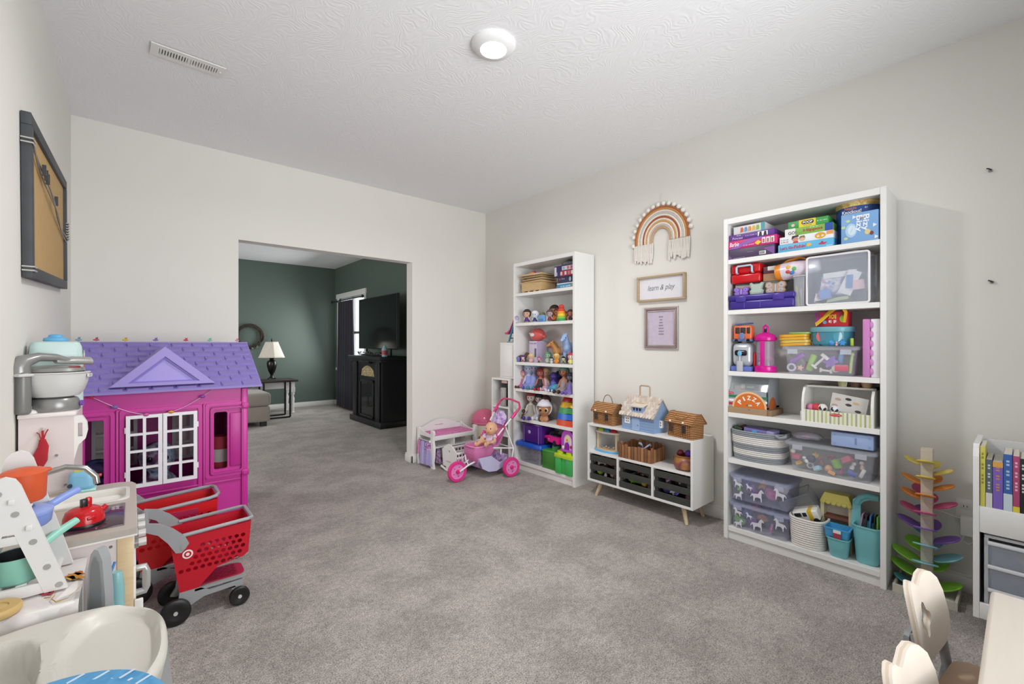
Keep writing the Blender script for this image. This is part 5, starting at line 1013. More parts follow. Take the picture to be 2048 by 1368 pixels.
bd = blob([((0, 0, .60), .32, None, 0), ((0, -.02, .56), .30, None, 0), ((0, 0, .12), .15, (0, 0, .3), .10), ((-.09, -.08, .06), .09, None, 0), ((.09, -.08, .06), .09, None, 0), ((-.12, -.02, .26), .05, (-.18, -.08, .12), .05), ((.12, -.02, .26), .05, (.18, -.08, .12), .05)], .035)
ob('body', bd, mat('#b07a50', .45), t); ob('headscarf', hair_mesh((0, .02, .64), .345, .32), cloth('#e3dfe8'), t); G().sph((-.05, 0, .98), (.12, .07, .06)).sph((.1, 0, .97), (.12, .07, .06)).build('scarf_bow', cloth('#e3dfe8'), t)
for q in (-1, 1): e = ob('eye', EYE, mat('#e9e4e0', .3), t, (q * .135, -.275, .56)); e.scale = (.085, .05, .075); e = ob('pupil', EYE, mat('#14110f', .2), t, (q * .135, -.312, .56)); e.scale = (.06, .03, .055)
G().sph((0, -.315, .42), (.03, .015, .012)).build('mouth', mat('#8a3f3a', .4), t)
for k, (c, z0, z1, w0, w1) in enumerate((('#d8502c', 0, .052, .128, .122), ('#2a6ad0', .052, .106, .122, .112), ('#3f9a58', .106, .158, .112, .098), ('#e8b824', .158, .206, .098, .078), ('#b81a24', .206, .268, .078, .03))):
    t = thing('stacking_cup', ['orange bottom', 'blue', 'green', 'yellow', 'red top'][k] + ' cup of the rainbow stacking tower', 'stacking cup', (LXF + .135, 2.535 + .128, Z + z0), RZ, 'rainbow stacking cups')
    hh = z1 - z0; R = []
    for u in (0, .3, .6, .85, 1.0):
        wv = w0 + (w1 - w0) * u if k < 4 else w0 * math.sqrt(max(0, 1 - (u * .92) ** 2)); R.append([(wv * math.copysign(abs(math.cos(a)) ** .7, math.cos(a)), wv * .95 * math.copysign(abs(math.sin(a)) ** .7, math.sin(a)), u * hh + (.007 * math.sin(4 * a) if u in (0,) and k else 0)) for a in [2 * PI * i / 36 for i in range(36)]])
    G().loft(R).build('cup', plas(c), t, smooth=50)
Z = SL[5]
t = clear_bin('storage_bin', 'clear bin with a bright blue lid under the purple box', (LXF + .012, 3.098, Z), .31, .24, .165, lid=False, tint='#c8ccd4', a=.24)
bl = plas('#1f56c0')
G().loft([[(x, y + .12, z) for x, y in rrect(.31 + i, .24 + i, .026, 4)] for i, z in ((.03, .150), (.045, .158), (.045, .178), (.03, .195), (-.03, .197), (-.05, .190))]).build('lid', bl, t)
for kd, c, lb, x, z in (('block', '#2c3a5c', 'navy', .08, .05), ('ball', '#4a3a50', 'plum', .0, .05), ('car', '#6a3a44', 'maroon', -.06, .05), ('block', '#3a4a58', 'slate', -.09, .1), ('flower', '#2f4a6a', 'dark blue', .05, .1)): toy(kd, lb + ' toy inside the blue lidded bin', (LXF + .11, 3.098 + x, Z + z), c, .036, (0, .3, RZ), 'toys in the blue lidded bin')
t = thing('storage_box', 'translucent purple storage box with a round clasp on the blue lid', 'box', (LXF + .03, 3.085, Z + .199), RZ)
G().tub(.27, .19, .17, .018, .003, .97, .003).build('tub', clear('#5c2c90', .82, .15), t, loc=(0, .095, 0)); G().box(-.138, .138, -.003, .194, .158, .178, .008).build('lid', clear('#6a38a0', .85, .15), t)
G().lathe([(.014, 0), (.018, .004), (.012, .007)], 20).build('clasp', plas('#b8a8d0'), t, loc=(-.02, -.001, .10)).rotation_euler = (PI / 2, 0, 0)
for x in (-.10, .10): G().box(x - .0015, x + .0015, -.0035, .001, .0, .16).build('rib', clear('#a888d0', .9), t, smooth=0)
t = thing('brick_box', 'dark green brick shaped toy box with one big stud', 'toy box', (LXF + .02, 2.832, Z), RZ)
G().box(-.095, .085, 0, .17, 0, .150, .005).build('body', plas('#3f8a34'), t); G().box(-.1, .09, -.005, .175, .150, .17, .004).build('lid', plas('#4a9a3c'), t); G().lathe([(.045, .17), (.042, .21), (.036, .213), (0, .213)], 26, (.02, .08, 0)).build('stud', plas('#4f9a5c'), t)
t = thing('brick_box', 'bright green brick shaped box with a lime studded lid', 'toy box', (LXF - .012, 2.635, Z), RZ)
gg = plas('#3fb055')
G().box(-.095, .095, 0.012, .15, 0, .142, .004).build('body', gg, t)
for x in (-.062, .062): G().box(x - .033, x + .033, 0, .03, 0, .142, .004).build('rib', gg, t)
G().box(-.10, .10, -.008, .155, .142, .178, .004).build('lid', plas('#b6d024'), t)
for x in (-.055, .05):
    for y in (.03, .11): G().lathe([(.03, .178), (.03, .198), (.027, .2), (0, .2)], 22, (x, y, 0)).build('stud', plas('#b6d024'), t)
t = thing('toy_car', 'hot pink toy convertible parked on the blue lid and green box', 'toy car', (LXF + .05, 2.85, Z + .2135), RZ); t.rotation_euler = (0, 0, RZ - .25)
cm = mat('#e01f8c', .2, var=.02)
prof = [(-.12, .028), (-.115, .06), (-.09, .075), (-.03, .088), (.0, .09), (.02, .085), (.09, .085), (.12, .07), (.122, .028)]
G().plate(prof, (), 0, .10).build('body', cm, t, smooth=50); G().box(-.112, -.05, -.002, .001, .038, .05, .001).build('grille', plas('#1a1418'), t, smooth=0); G().box(-.03, -.018, -.0016, .001, .05, .056).build('headlight', plas('#d8d0d8'), t, smooth=0)
g = G().plate([(-.03, .088), (.0, .125), (.006, .125), (-.02, .088)], (), .006, .094); g.build('windscreen', clear('#3a4a58', .6, .05), t, smooth=0)
G().box(.0, .08, .01, .09, .07, .096, .006).build('cabin', plas('#2a1a26'), t)
for x in (-.07, .075):
    for y in (-.004, .088): G().cyl((x, y, .027), (x, y + .016, .027), .027, n=20).build('wheel', plas('#17151a'), t)
t = thing('toy_cottage', 'purple and white toy cottage with an arched door on the lime lid', 'toy', (LXF + .02, 2.612, Z + .2005), RZ)
pm_ = plas('#b04ac0')
arch = lambda w_, h_, r=12: [(-w_, 0), (w_, 0)] + [(w_ * math.cos(PI * i / r) if True else 0, h_ - w_ + w_ * 1.15 * math.sin(PI * i / r)) for i in range(r + 1)]
G().plate(arch(.058, .155), (), .012, .09).build('wall', plas('#e8e4ea'), t, smooth=40)
G().plate(arch(.072, .178), [[(x, z) for x, z in arch(.050, .146)]], 0, .10).build('roof', pm_, t, smooth=40)
G().box(-.075, .075, -.02, .095, -.0, .014, .004).build('base', pm_, t)
G().plate([(x - .012, z + .012) for x, z in arch(.024, .062)], (), .004, .012).build('door', plas('#8a1a9c'), t, smooth=40)
G().plate([(x - .008, z + .085) for x, z in arch(.022, .05)], (), .006, .012).build('gable_window', plas('#ead9a0'), t, smooth=40); G().sph((-.008, .006, .10), (.008, .004, .010)).build('window_pane', plas('#c87a4a'), t)
G().sph((.036, .004, .045), (.012, .008, .014)).build('flower_box', plas('#b8323c'), t); G().sph((-.05, .0, .03), (.012, .012, .018)).build('shrub', plas('#e0dcb8'), t)

# ================================================================== low shelf with crates
LX0, LX1, LYA, LYB, LZ0, LZ1 = 2.82, 3.125, 1.44, 2.333, .12, .583
t = thing('low_shelf', 'low white shelf unit on splayed wooden legs', 'shelf', (LX0, (LYA + LYB) / 2, 0), RZ)
hw = (LYB - LYA) / 2; dd = LX1 - LX0
for q in (-1, 1): G().box(*sorted((q * hw, q * (hw - .016))), 0, dd, LZ0, LZ1, .001, 1).build('side_panel', M_WHITE, t, smooth=0)
G().box(-hw + .016, hw - .016, 0, dd, LZ1 - .016, LZ1, .001, 1).build('top_panel', M_WHITE, t, smooth=0); G().box(-hw + .016, hw - .016, 0, dd, LZ0, LZ0 + .016, .001, 1).build('bottom_panel', M_WHITE, t, smooth=0)
G().box(-hw + .016, hw - .016, .002, dd - .005, .345, .361, .001, 1).build('shelf_board', M_WHITE, t, smooth=0); G().box(-hw + .016, hw - .016, dd - .006, dd - .001, LZ0, LZ1).build('back_panel', mat('#dcdbd8', .5), t, smooth=0)
div = [-.155, .143]
for x in div: G().box(x - .008, x + .008, .002, dd - .006, LZ0 + .016, .345).build('divider', M_WHITE, t, smooth=0)
lw = wood('#cdb896')
for q in (-1, 1):
    for y0, y1 in ((.06, .035), (dd - .06, dd - .035)): G().tube([(q * (hw - .10), y0, LZ0), (q * (hw - .06), y1, 0)], [.017, .012], 12).build('leg', lw, t)
cw = wood('#3a3c38', .6)
bays = [(-hw + .016, -.163), (-.147, .135), (.151, hw - .016)]
fills = [[('scarf', '#8a6a5a', 'brown woven scrap', .0, .15), ('tube', '#d8862c', 'orange toy carrot', .03, .10), ('bone', '#b8a8a0', 'grey bone toy', -.04, .10), ('ball', '#8ab840', 'lime green ball', -.07, .05), ('figure', '#c8c4c4', 'white figure', .0, .045), ('ball', '#c8a890', 'beige ball', .06, .04), ('scarf', '#c86a3c', 'rust cloth scrap', .06, .16)], [('scarf', '#4a4450', 'charcoal cloth scrap', .0, .16), ('scarf', '#a8243c', 'crimson cloth scrap', .0, .10), ('car', '#5a3a48', 'plum toy car', .07, .10), ('flower', '#7a9a3c', 'olive green gear', -.06, .05), ('tube', '#4f8a3f', 'green toy tube', .0, .045), ('ball', '#c8b03c', 'mustard ball', .05, .04), ('figure', '#8a3a2c', 'brick red figure', .09, .04)], [('scarf', '#6a2a4c', 'wine coloured cloth', .05, .16), ('scarf', '#c88ab8', 'pink satin ribbon', .03, .105), ('scarf', '#b878c0', 'mauve satin ribbon', -.05, .10), ('ball', '#4a3a80', 'indigo ball', -.07, .045), ('scarf', '#6a5ad0', 'violet sequin cloth', .02, .045), ('flower', '#c8c4d8', 'silver gear', -.02, .05), ('figure', '#8a2a6a', 'magenta figure', .09, .04)]]
for k, (x0, x1) in enumerate(bays):
    xc, hw2 = (x0 + x1) / 2, (x1 - x0) / 2 - .006
    t = thing('slatted_crate', ['left', 'middle', 'right'][k] + ' dark grey slatted crate in the low shelf', 'crate', (LX0 + .008, (LYA + LYB) / 2 - xc, LZ0 + .0165), RZ, 'dark slatted crates in the low shelf')
    for i, (z0, z1) in enumerate(((0, .046), (.076, .120), (.150, .195))):
        for y0, y1 in ((0, .008), (.24, .248)): G().box(-hw2, hw2, y0, y1, z0, z1, .001, 1).build('slat', cw, t, smooth=0)
        for q in (-1, 1): G().box(*sorted((q * hw2, q * (hw2 - .008))), .008, .24, z0, z1, .001, 1).build('slat', cw, t, smooth=0)
    for q in (-1, 1):
        for y0, y1 in ((.008, .022), (.226, .24)): G().box(*sorted((q * (hw2 - .008), q * (hw2 - .024))), y0, y1, 0, .19).build('corner_post', cw, t, smooth=0)
    G().box(-hw2 + .008, hw2 - .008, .008, .24, 0, .008).build('bottom', cw, t, smooth=0)
    for j, (kd, c, lb, dx, dz) in enumerate(fills[k]):
        toy(kd, lb + ' in the %s dark crate' % ['left', 'middle', 'right'][k], (LX0 + .048 + .02 * (j % 2), (LYA + LYB) / 2 - xc - dx, LZ0 + .0165 + {0: .062, 1: .136, 2: .175}[0 if dz < .07 else 1 if dz < .13 else 2]), c, .05 if kd == 'scarf' else .03, (random.uniform(-.2, .2), (PI / 2 if kd == 'tube' else random.uniform(-.3, .3)), RZ + random.uniform(-.2, .2)), 'toys in the dark crates')
# middle level
t = thing('bead_stand', 'wooden toy stand with green, blue and red caps and a blue base', 'toy', (LX0 + .03, 2.20, .3615), RZ)
G().lathe([(.115, 0), (.118, .012), (.112, .016)], 28, (0, .06, 0), 1, .5).build('base', plas('#62aede'), t); G().lathe([(.105, .016), (.1, .024)], 28, (0, .06, 0), 1, .5).build('deck', wood('#cdb08c'), t)
for x in (-.09, .09): G().box(x - .009, x + .009, .05, .075, .02, .15).build('post', wood('#d2bfa4'), t, smooth=0)
G().lathe([(.115, .15), (.118, .158), (.112, .163)], 28, (0, .06, 0), 1, .45).build('top', wood('#d8cbb8'), t)
for x, c in ((-.062, '#9cc83c'), (0, '#3f8fc8'), (.062, '#b82438')): G().lathe([(.03, .163), (.03, .172), (.02, .18), (.008, .186), (0, .187)], 20, (x, .06, 0), 1, .9).build('cap', plas(c), t)
for x, y, c in ((-.05, .05, '#7a8a90'), (-.02, .07, '#b0a090'), (.02, .05, '#8a9aa0'), (.05, .075, '#c0b0a0')): tag(place(G().sph((0, 0, 0), .009, 8, 6).build('bead', mat(c, .4)), (LX0 + .03 + y, 2.20 - x, .3615 + .033)), {'#7a8a90': 'slate grey', '#b0a090': 'tan', '#8a9aa0': 'light grey', '#c0b0a0': 'cream'}[c] + ' bead lying on the toy stand deck', 'bead', 'beads on the toy stand')
t = thing('stake_basket', 'rustic square basket made of brown wooden stakes', 'basket', (LX0 + .015, 1.905, .3615), RZ)
sk_ = [wood(c, .7) for c in ('#7a5236', '#94653f', '#8a5c3c', '#a4764c')]
bw_, bd_ = .14, .20
def stake(x, y, w_, d_, h_, k): G().box(x - w_ / 2, x + w_ / 2, y - d_ / 2, y + d_ / 2, 0, h_, .002).build('stake', sk_[k % 4], t)
for k in range(10): stake(-bw_ + .014 + k * .028, .006, .024, .01, .088 + .022 * random.random(), k)
for k in range(10): stake(-bw_ + .014 + k * .028, bd_, .024, .01, .10 + .025 * random.random(), k + 1)
for q in (-1, 1):
    for k in range(6): stake(q * bw_, .024 + k * .031, .01, .026, .092 + .025 * random.random(), k + 2)
G().box(-bw_, bw_, .01, bd_ - .01, 0, .008).build('bottom', sk_[0], t, smooth=0)
toy('scarf', 'blue and white paper scrap in the stake basket', (LX0 + .10, 1.87, .45), '#b8c4dc', .05, (0, 0, RZ)); toy('block', 'royal blue block in the stake basket', (LX0 + .11, 1.90, .432), '#3f5aa8', .024, (0, .2, RZ)); toy('ball', 'grey stuffed ball in the stake basket', (LX0 + .08, 1.95, .405), '#8a8a8c', .032)
t = thing('copper_pot', 'copper coloured toy cauldron with a wire handle', 'pot', (LX0 + .09, 1.535, .3615), RZ)
G().lathe([(.05, 0), (.074, .012), (.084, .04), (.074, .075), (.062, .085), (.068, .10), (.062, .10), (.055, .085), (.07, .045), (.05, .012)], 30).build('pot', ramp_mat('copper', ['#8a5a34', '#a8743f', '#7a3f48', '#b07c40'], 8, rough=.35), t)
G().tube([(-.08 * math.cos(a), -.086 * math.sin(a) * .5 - .02, .08 - .05 * math.sin(a)) for a in [PI * i / 14 for i in range(15)]], .003, 6).build('handle', mat('#8a6a3c', .4, .6), t)
toy('ball', 'purple play aubergine in the copper cauldron', (LX0 + .09, 1.515, .472), '#6a34a8', .026); toy('ball', 'dark red play apple in the copper cauldron', (LX0 + .085, 1.572, .47), '#7a1f34', .022); toy('tube', 'violet play stick in the copper cauldron', (LX0 + .11, 1.53, .475), '#5a2fa0', .026, (0, PI / 2, .3))
# top: wicker houses and doll house
def wicker(c1, c2, s=26): return ramp_mat('wicker' + c1, [c2, c1, c1, '#c99a66'], s, 'wavez', .7, bump=.8, lac=1.5)
def wicker_house(label, y, rz, handle_up):
    t = thing('wicker_house', label, 'wicker basket', (LX0 + .10, y, LZ1), rz, 'wicker house baskets on the low shelf')
    w1 = wicker('#a8713f', '#6b4222'); a, b, h_ = .108, .062, .105
    G().tub(2 * a, 2 * b, h_, .01, .004, .97, 0).build('basket', w1, t)
    for k in range(14): x = -a + .012 + k * (2 * a - .024) / 13; G().tube([(x, -b - .0005, .004), (x, -b - .0015, h_)], .0035, 5).build('cane', w1, t)
    pr = [(-b - .012, h_ - .004), (b + .012, h_ - .004), (.022, h_ + .062), (-.022, h_ + .062)]
    G().plate(pr, (), -a - .006, a + .006, lambda x, yy, z: Vector((yy, x, z))).build('roof', w1, t, smooth=0)
    rim_ = [(-a - .006, -b - .012, h_ - .004), (a + .006, -b - .012, h_ - .004), (a + .006, b + .012, h_ - .004), (-a - .006, b + .012, h_ - .004)]
    G().tube(rim_, .004, 6, closed=True).build('rim_cane', wicker('#8f5c30', '#5f3a1c'), t)
    for q in (-1, 1): G().tube([(q * (a + .006), -b - .012, h_), (q * (a + .006), -.022, h_ + .062), (q * (a + .006), .022, h_ + .062), (q * (a + .006), b + .012, h_)], .004, 6).build('ridge_cane', wicker('#8f5c30', '#5f3a1c'), t)
    for x in (-.065, .045):
        for i in range(2):
            for j in range(2): G().box(x - .018 + i * .019, x - .002 + i * .019, -b - .0055, -b - .004, .038 + j * .026, .060 + j * .026).build('window_opening', mat('#3a3230', .7), t, smooth=0)
        G().tube([(x - .02, -b - .007, .034), (x + .02, -b - .007, .034), (x + .02, -b - .007, .09), (x - .02, -b - .007, .09)], .002, 5, closed=True).build('window_frame', wicker('#8f5c30', '#5f3a1c'), t)
        G().sph((x, -b - .016, h_ + .004), .008).build('bead_button', mat('#e6dfd4', .4), t)
    if handle_up: G().tube([(.048 * math.cos(a2) - .0, 0, h_ + .06 + .068 * math.sin(a2)) for a2 in [PI * i / 16 for i in range(17)]], .0035, 6).build('handle', mat('#8a7362', .6), t)
    else: G().tube([(.055 * math.cos(a2), -.03 - .036 * math.sin(a2), h_ + .058 - .030 * math.sin(a2)) for a2 in [PI * i / 16 for i in range(17)]], .0035, 6).build('handle', wicker('#b5814d', '#8a5c30'), t)
    return t
wicker_house('wicker house basket with its handle standing up, left of the doll house', 2.205, RZ - .06, True)
wicker_house('wicker house basket with its handle folded down, right of the doll house', 1.545, RZ - .22, False)
t = thing('doll_house', 'blue wooden doll house with scalloped shingle roof and carry handle', 'doll house', (LX0 + .11, 1.87, LZ1), RZ - .09)
bm2 = mat('#8aa6cc', .5, var=.05); a, b, h_, rh = .145, .088, .125, .245
pent = [(-b, 0), (b, 0), (b, h_), (0, rh - .008), (-b, h_)]
for q in (-1, 1): G().plate(pent, (), *sorted((q * a, q * (a - .008))), lambda x, yy, z: Vector((yy, x, z))).build('gable_wall', bm2, t, smooth=0)
for q in (-1, 1): G().box(-a + .008, a - .008, *sorted((q * b, q * (b - .008))), 0, h_).build('long_wall', bm2, t, smooth=0)
for k in range(6):
    G().box(-a + .001, a - .001, -b - .001, -b + .001, .02 * k + .0, .02 * k + .002).build('siding_groove', mat('#7690b8', .6), t, smooth=0)
sr = [mat(c, .7) for c in ('#cfc2b4', '#d9cec2', '#bfb2a4', '#c8b8b0')]
sl_len = math.hypot(b + .02, rh - h_ + .02); ang = math.atan2(rh - h_, b)
for q in (-1, 1):
    G().loft([[(-a - .012, q * (b + .018), h_ - .022), (a + .012, q * (b + .018), h_ - .022), (a + .012, q * (b + .018), h_ - .014), (-a - .012, q * (b + .018), h_ - .014)], [(-a - .012, 0, rh - .008), (a + .012, 0, rh - .008), (a + .012, 0, rh), (-a - .012, 0, rh)]]).build('roof_panel', sr[2], t, smooth=0)
sg = None; pts = [(-.0115, 0), (-.0115, .022), (.0115, .022), (.0115, 0), (.008, -.007), (0, -.010), (-.008, -.007)]
for r in range(8):
    for c in range(13):
        x = -a - .002 + c * .0245 + (.012 if r % 2 else 0)
        if x > a + .006: continue
        u = r / 8
        if sg is None: sg = G().plate(pts, (), -.003, 0).build('shingle', sr[0], t, smooth=0); o = sg
        else: o = sg.copy(); COL.objects.link(o)
        o.material_slots[0].material = random.choice(sr); y = -(b + .018) * (1 - u); z = (h_ - .018) + (rh - h_ + .018) * u + .0075
        o.location = (x, y, z); o.rotation_euler = (-(PI / 2 - ang), 0, 0)
def hwin(x, z, s_, par, y, rot=0):
    fr = G().plate(rect(-s_, s_, -s_ * 1.1, s_ * 1.1), [rect(-.55 * s_, -.12 * s_, .15 * s_, .6 * s_), rect(.12 * s_, .55 * s_, .15 * s_, .6 * s_), rect(-.55 * s_, -.12 * s_, -.6 * s_, -.15 * s_), rect(.12 * s_, .55 * s_, -.6 * s_, -.15 * s_)], -.004, 0).build('window_frame', mat('#eceae6', .5), par, smooth=0); fr.location = (x, y, z); fr.rotation_euler = (0, 0, rot)
    G().plate(rect(-.7 * s_, .7 * s_, -.8 * s_, .8 * s_), (), -.001, 0).build('pane', mat('#2a3440', .3), fr, smooth=0)
hwin(-.092, .072, .024, t, -b - .0005); hwin(.085, .062, .024, t, -b - .0005); hwin(a + .0005, .06, .022, t, 0, PI / 2)
t.children[-2].location = (a + .0005, -.02, .066)
d_ = G().plate([(x, z) for x, z in rrect(.066, .092, .008, 3, 0, .05)], (), -.007, -.001).build('door', mat('#9fb8da', .5), t, loc=(-.012, -b, 0)); G().sph((.022, -.010, .045), .004).build('knob', mat('#7a8290', .3, .6), d_)
G().box(-.05, .05, -.092, -.02, h_ + .012, h_ + .055).build('dormer', bm2, t, smooth=0); G().loft([[(-.06, -.104, h_ + .052), (.06, -.104, h_ + .052), (.06, -.104, h_ + .060), (-.06, -.104, h_ + .060)], [(-.06, -.01, h_ + .085), (.06, -.01, h_ + .085), (.06, -.01, h_ + .093), (-.06, -.01, h_ + .093)]]).build('dormer_roof', sr[1], t, smooth=0)
for k in range(3): G().box(-.034 + k * .027, -.02 + k * .027, -.0935, -.0915, h_ + .026, h_ + .046).build('dormer_window', mat('#1d2530', .3), t, smooth=0)
G().tube([(-.045, 0, rh - .01), (-.045, 0, rh + .075), (-.036, 0, rh + .085), (.036, 0, rh + .085), (.045, 0, rh + .075), (.045, 0, rh - .01)], .0055, 8).build('handle', wood('#b8997c'), t)
G().tube([(-.055, -.004, rh - .008), (-.06, -.03, rh - .03), (-.04, -.055, rh - .04), (.04, -.055, rh - .04), (.06, -.03, rh - .03), (.055, -.004, rh - .008)], .0055, 8).build('handle', wood('#cdb79c'), t)

# ================================================================== doll corner
def wheel(t, c, r, ax, tread, disc, name='wheel', wd=.016, holes=5, hub='#e01f7c'):
    """wheel with tyre, disc, hub; axis along local direction ax"""
    z = Vector((0, 0, 1)); q = z.rotation_difference(Vector(ax).normalized())
    o = G().lathe([(r * .72, -wd), (r * .95, -wd), (r, -wd * .6), (r, wd * .6), (r * .95, wd), (r * .72, wd), (r * .70, 0)], 32, ring=True).build(name, tread, t)
    o.location = c; o.rotation_mode = 'QUATERNION'; o.rotation_quaternion = q
    hs = [ell(r * .075, r * .075, 8, r * .45 * math.cos(2 * PI * k / holes), r * .45 * math.sin(2 * PI * k / holes)) for k in range(holes)] if holes else []
    G().plate(ell(r * .73, r * .73, 32), hs, -wd * .6, wd * .6, lambda x, y, z_: Vector((x, z_, y))).build('wheel_disc', disc, o)
    G().lathe([(r * .2, -wd * 1.3), (r * .2, wd * 1.3), (r * .12, wd * 1.7), (0, wd * 1.7)], 16).build('hub', plas(hub), o)
    G().lathe([(r * .2, -wd * 1.3), (r * .14, -wd * 1.8), (0, -wd * 1.8)], 16).build('hub_cap', plas(hub), o)
    return o
MW = mat('#e9e8e6', .35, var=.015)
t = thing('doll_changing_table', 'white doll changing table with arched back and pink pad', 'doll furniture', (2.50, 3.945, 0), 0)
hx, hy = .255, .135
for x in (-hx, hx):
    for y, cv in ((-hy, 1), (hy, .6)):
        G().loft([[(x - .012, y - .02 + o, z), (x + .012, y - .02 + o, z), (x + .012, y + .02 + o * .4, z), (x - .012, y + .02 + o * .4, z)] for z, o in ((0, -.018 * cv), (.02, -.012 * cv), (.06, .0), (.13, -.016 * cv), (.2, -.02 * cv), (.27, -.004), (.31, -.002), (.345, -.016 * cv), (.365, -.012 * cv), (.372, 0))]).build('leg', MW, t)
G().box(-hx, hx, -hy, hy, .295, .307, .002).build('top', MW, t); G().box(-hx, hx, -hy - .006, -hy + .006, .27, .312, .002).build('front_rail', MW, t)
G().box(-hx, hx, -hy, hy, .19, .2, .002).build('shelf', MW, t, smooth=0); G().box(-.006, .006, -hy, hy, .2, .295).build('divider', MW, t, smooth=0); G().box(-hx, hx, hy - .008, hy, .19, .3).build('back', MW, t, smooth=0)
arc_ = [(-hx, .30), (hx, .30), (hx, .36)] + [(hx - 2 * hx * i / 20, .36 + .072 * math.sin(PI * i / 20) ** 1.6) for i in range(1, 20)] + [(-hx, .36)]
G().plate(arc_, (), hy - .006, hy + .008).build('arched_back', MW, t, smooth=30)
for q in (-1, 1): G().loft([[(q * hx - .006, y, .30), (q * hx + .006, y, .30), (q * hx + .006, y, h), (q * hx - .006, y, h)] for y, h in ((-hy, .325), (0, .335), (hy, .37))]).build('end_board', MW, t, smooth=0)
G().box(-hx + .03, hx - .012, -hy + .02, hy - .015, .307, .322, .006).build('changing_pad', ramp_mat('pink_gingham', ['#c86aa4', '#d884b4', '#b85c98'], 60, 'voronoi', .9), t)
marks(.10, .014, mat('#b86a8c', .6), t, (-.02, hy - .0075, .375))
G().tube([(-hx - .02, -hy + .02, .265), (-hx - .02, hy - .02, .265)], .006, 8).build('clothes_rail', mat('#d8d8dc', .3, .6), t); G().box(-hx - .026, -hx, -hy + .01, -hy + .03, .255, .275).build('rail_bracket', MW, t, smooth=0); G().box(-hx - .026, -hx, hy - .03, hy - .01, .255, .275).build('rail_bracket', MW, t, smooth=0)
def hung(name, label, y, x, z0, z1, w0, w1, m, m2=None, dpt=.016):
    t = thing(name, label, 'doll clothes', (x, y, 0), 0, 'doll clothes on the changing table rail')
    R = []
    n = 22
    for k in range(7):
        u = k / 6; z = z0 + (z1 - z0) * u; w_ = w0 + (w1 - w0) * u
        ring = [(dpt * (1 - .3 * u) * (math.sin(a) + .55 * math.sin(5 * a + u * 2)), w_ * math.cos(a), z + .004 * math.sin(3 * a)) for a in [2 * PI * i / n for i in range(n)]]
        R.append(ring)
    G().loft(R).build('cloth', m, t)
    if m2: G().loft([[(x_ * 1.15, y_ * 1.02, z_) for x_, y_, z_ in r] for r in R[4:]]).build('bodice', m2, t)
    G().tube([(0, 0, z1), (0, .004, z1 + .02), (0, -.006, z1 + .03)], .002, 5).build('hanger_hook', mat('#b8b8bc', .3, .8), t)
lil = cloth('#a9a0d0', .15, 60); flo = ramp_mat('floral', ['#c8a8d4', '#8a4a90', '#d8c4e0', '#a05aa0', '#cdb6dc'], 70, 'voronoi', .9)
hung('doll_dress', 'lilac doll dress with floral bodice hanging nearest the front', 3.865, 2.225, .03, .25, .068, .035, lil, flo); hung('doll_dress', 'plain lilac doll dress hanging in the middle of the rail', 3.955, 2.222, .025, .25, .058, .032, cloth('#b3aad8', .12, 60)); hung('doll_dress', 'pink doll dress hanging at the back of the rail', 4.03, 2.224, .11, .25, .03, .022, cloth('#d48ab8'))
hung('doll_dress', 'purple floral doll dress hanging under the changing table', 3.86, 2.335, .035, .183, .05, .03, flo)
# cradle
t = thing('doll_cradle', 'white doll cradle with heart cutout and slatted sides', 'doll furniture', (2.49, 3.605, 0), 0)
ca, cb = .185, .125
heart = [(0.016 * math.sin(a) ** 3, .196 + (.013 * math.cos(a) - .005 * math.cos(2 * a) - .002 * math.cos(3 * a))) for a in [2 * PI * i / 20 for i in range(20)]]
endp = [(-cb * .85, .045), (cb * .85, .045), (cb, .205), (cb * .8, .215), (cb * .5, .245), (.02, .262), (-.02, .262), (-cb * .5, .245), (-cb * .8, .215), (-cb, .205)]
for q in (-1, 1):
    G().plate(endp, [heart] if q < 0 else (), *sorted((q * ca, q * (ca - .011))), lambda x, y, z: Vector((y, x, z))).build('end_panel', MW, t, smooth=0)
    G().tube([(q * (ca - .005), -cb * 1.15, .03), (q * (ca - .005), -cb * .5, .012), (q * (ca - .005), 0, .008), (q * (ca - .005), cb * .5, .012), (q * (ca - .005), cb * 1.15, .03)], .012, 8).build('rocker', MW, t)
    G().box(q * (ca - .005) - .008, q * (ca - .005) + .008, -.05, .05, .01, .05).build('rocker_block', MW, t, smooth=0)
    G().box(-ca + .01, ca - .01, q * cb * .98 - .006, q * cb * .98 + .006, .185, .205, .002).build('top_rail', MW, t); G().box(-ca + .01, ca - .01, q * cb * .93 - .006, q * cb * .93 + .006, .140, .158, .002).build('middle_rail', MW, t); G().box(-ca + .01, ca - .01, q * cb * .86 - .006, q * cb * .86 + .006, .05, .07, .002).build('bottom_rail', MW, t)
    for k in range(9): x = -ca + .035 + k * .0375; G().cyl((x, q * cb * .86, .065), (x, q * cb * .98, .19), .0045, n=8).build('bar', MW, t)
G().box(-ca + .01, ca - .01, -cb * .84, cb * .84, .048, .056).build('base', MW, t, smooth=0)
g = G(); o = marks(.085, .011, mat('#b86a8c', .6), t, (-ca - .0012, .0, .10), (PI / 2, 0, -PI / 2))
t = thing('doll_blanket', 'pink folded doll blanket lying in the cradle', 'blanket', (2.49, 3.605, .0565), 0)
G().box(-.16, .16, -.085, .085, 0, .05, .02, 3).build('blanket', cloth('#d08ab4'), t)
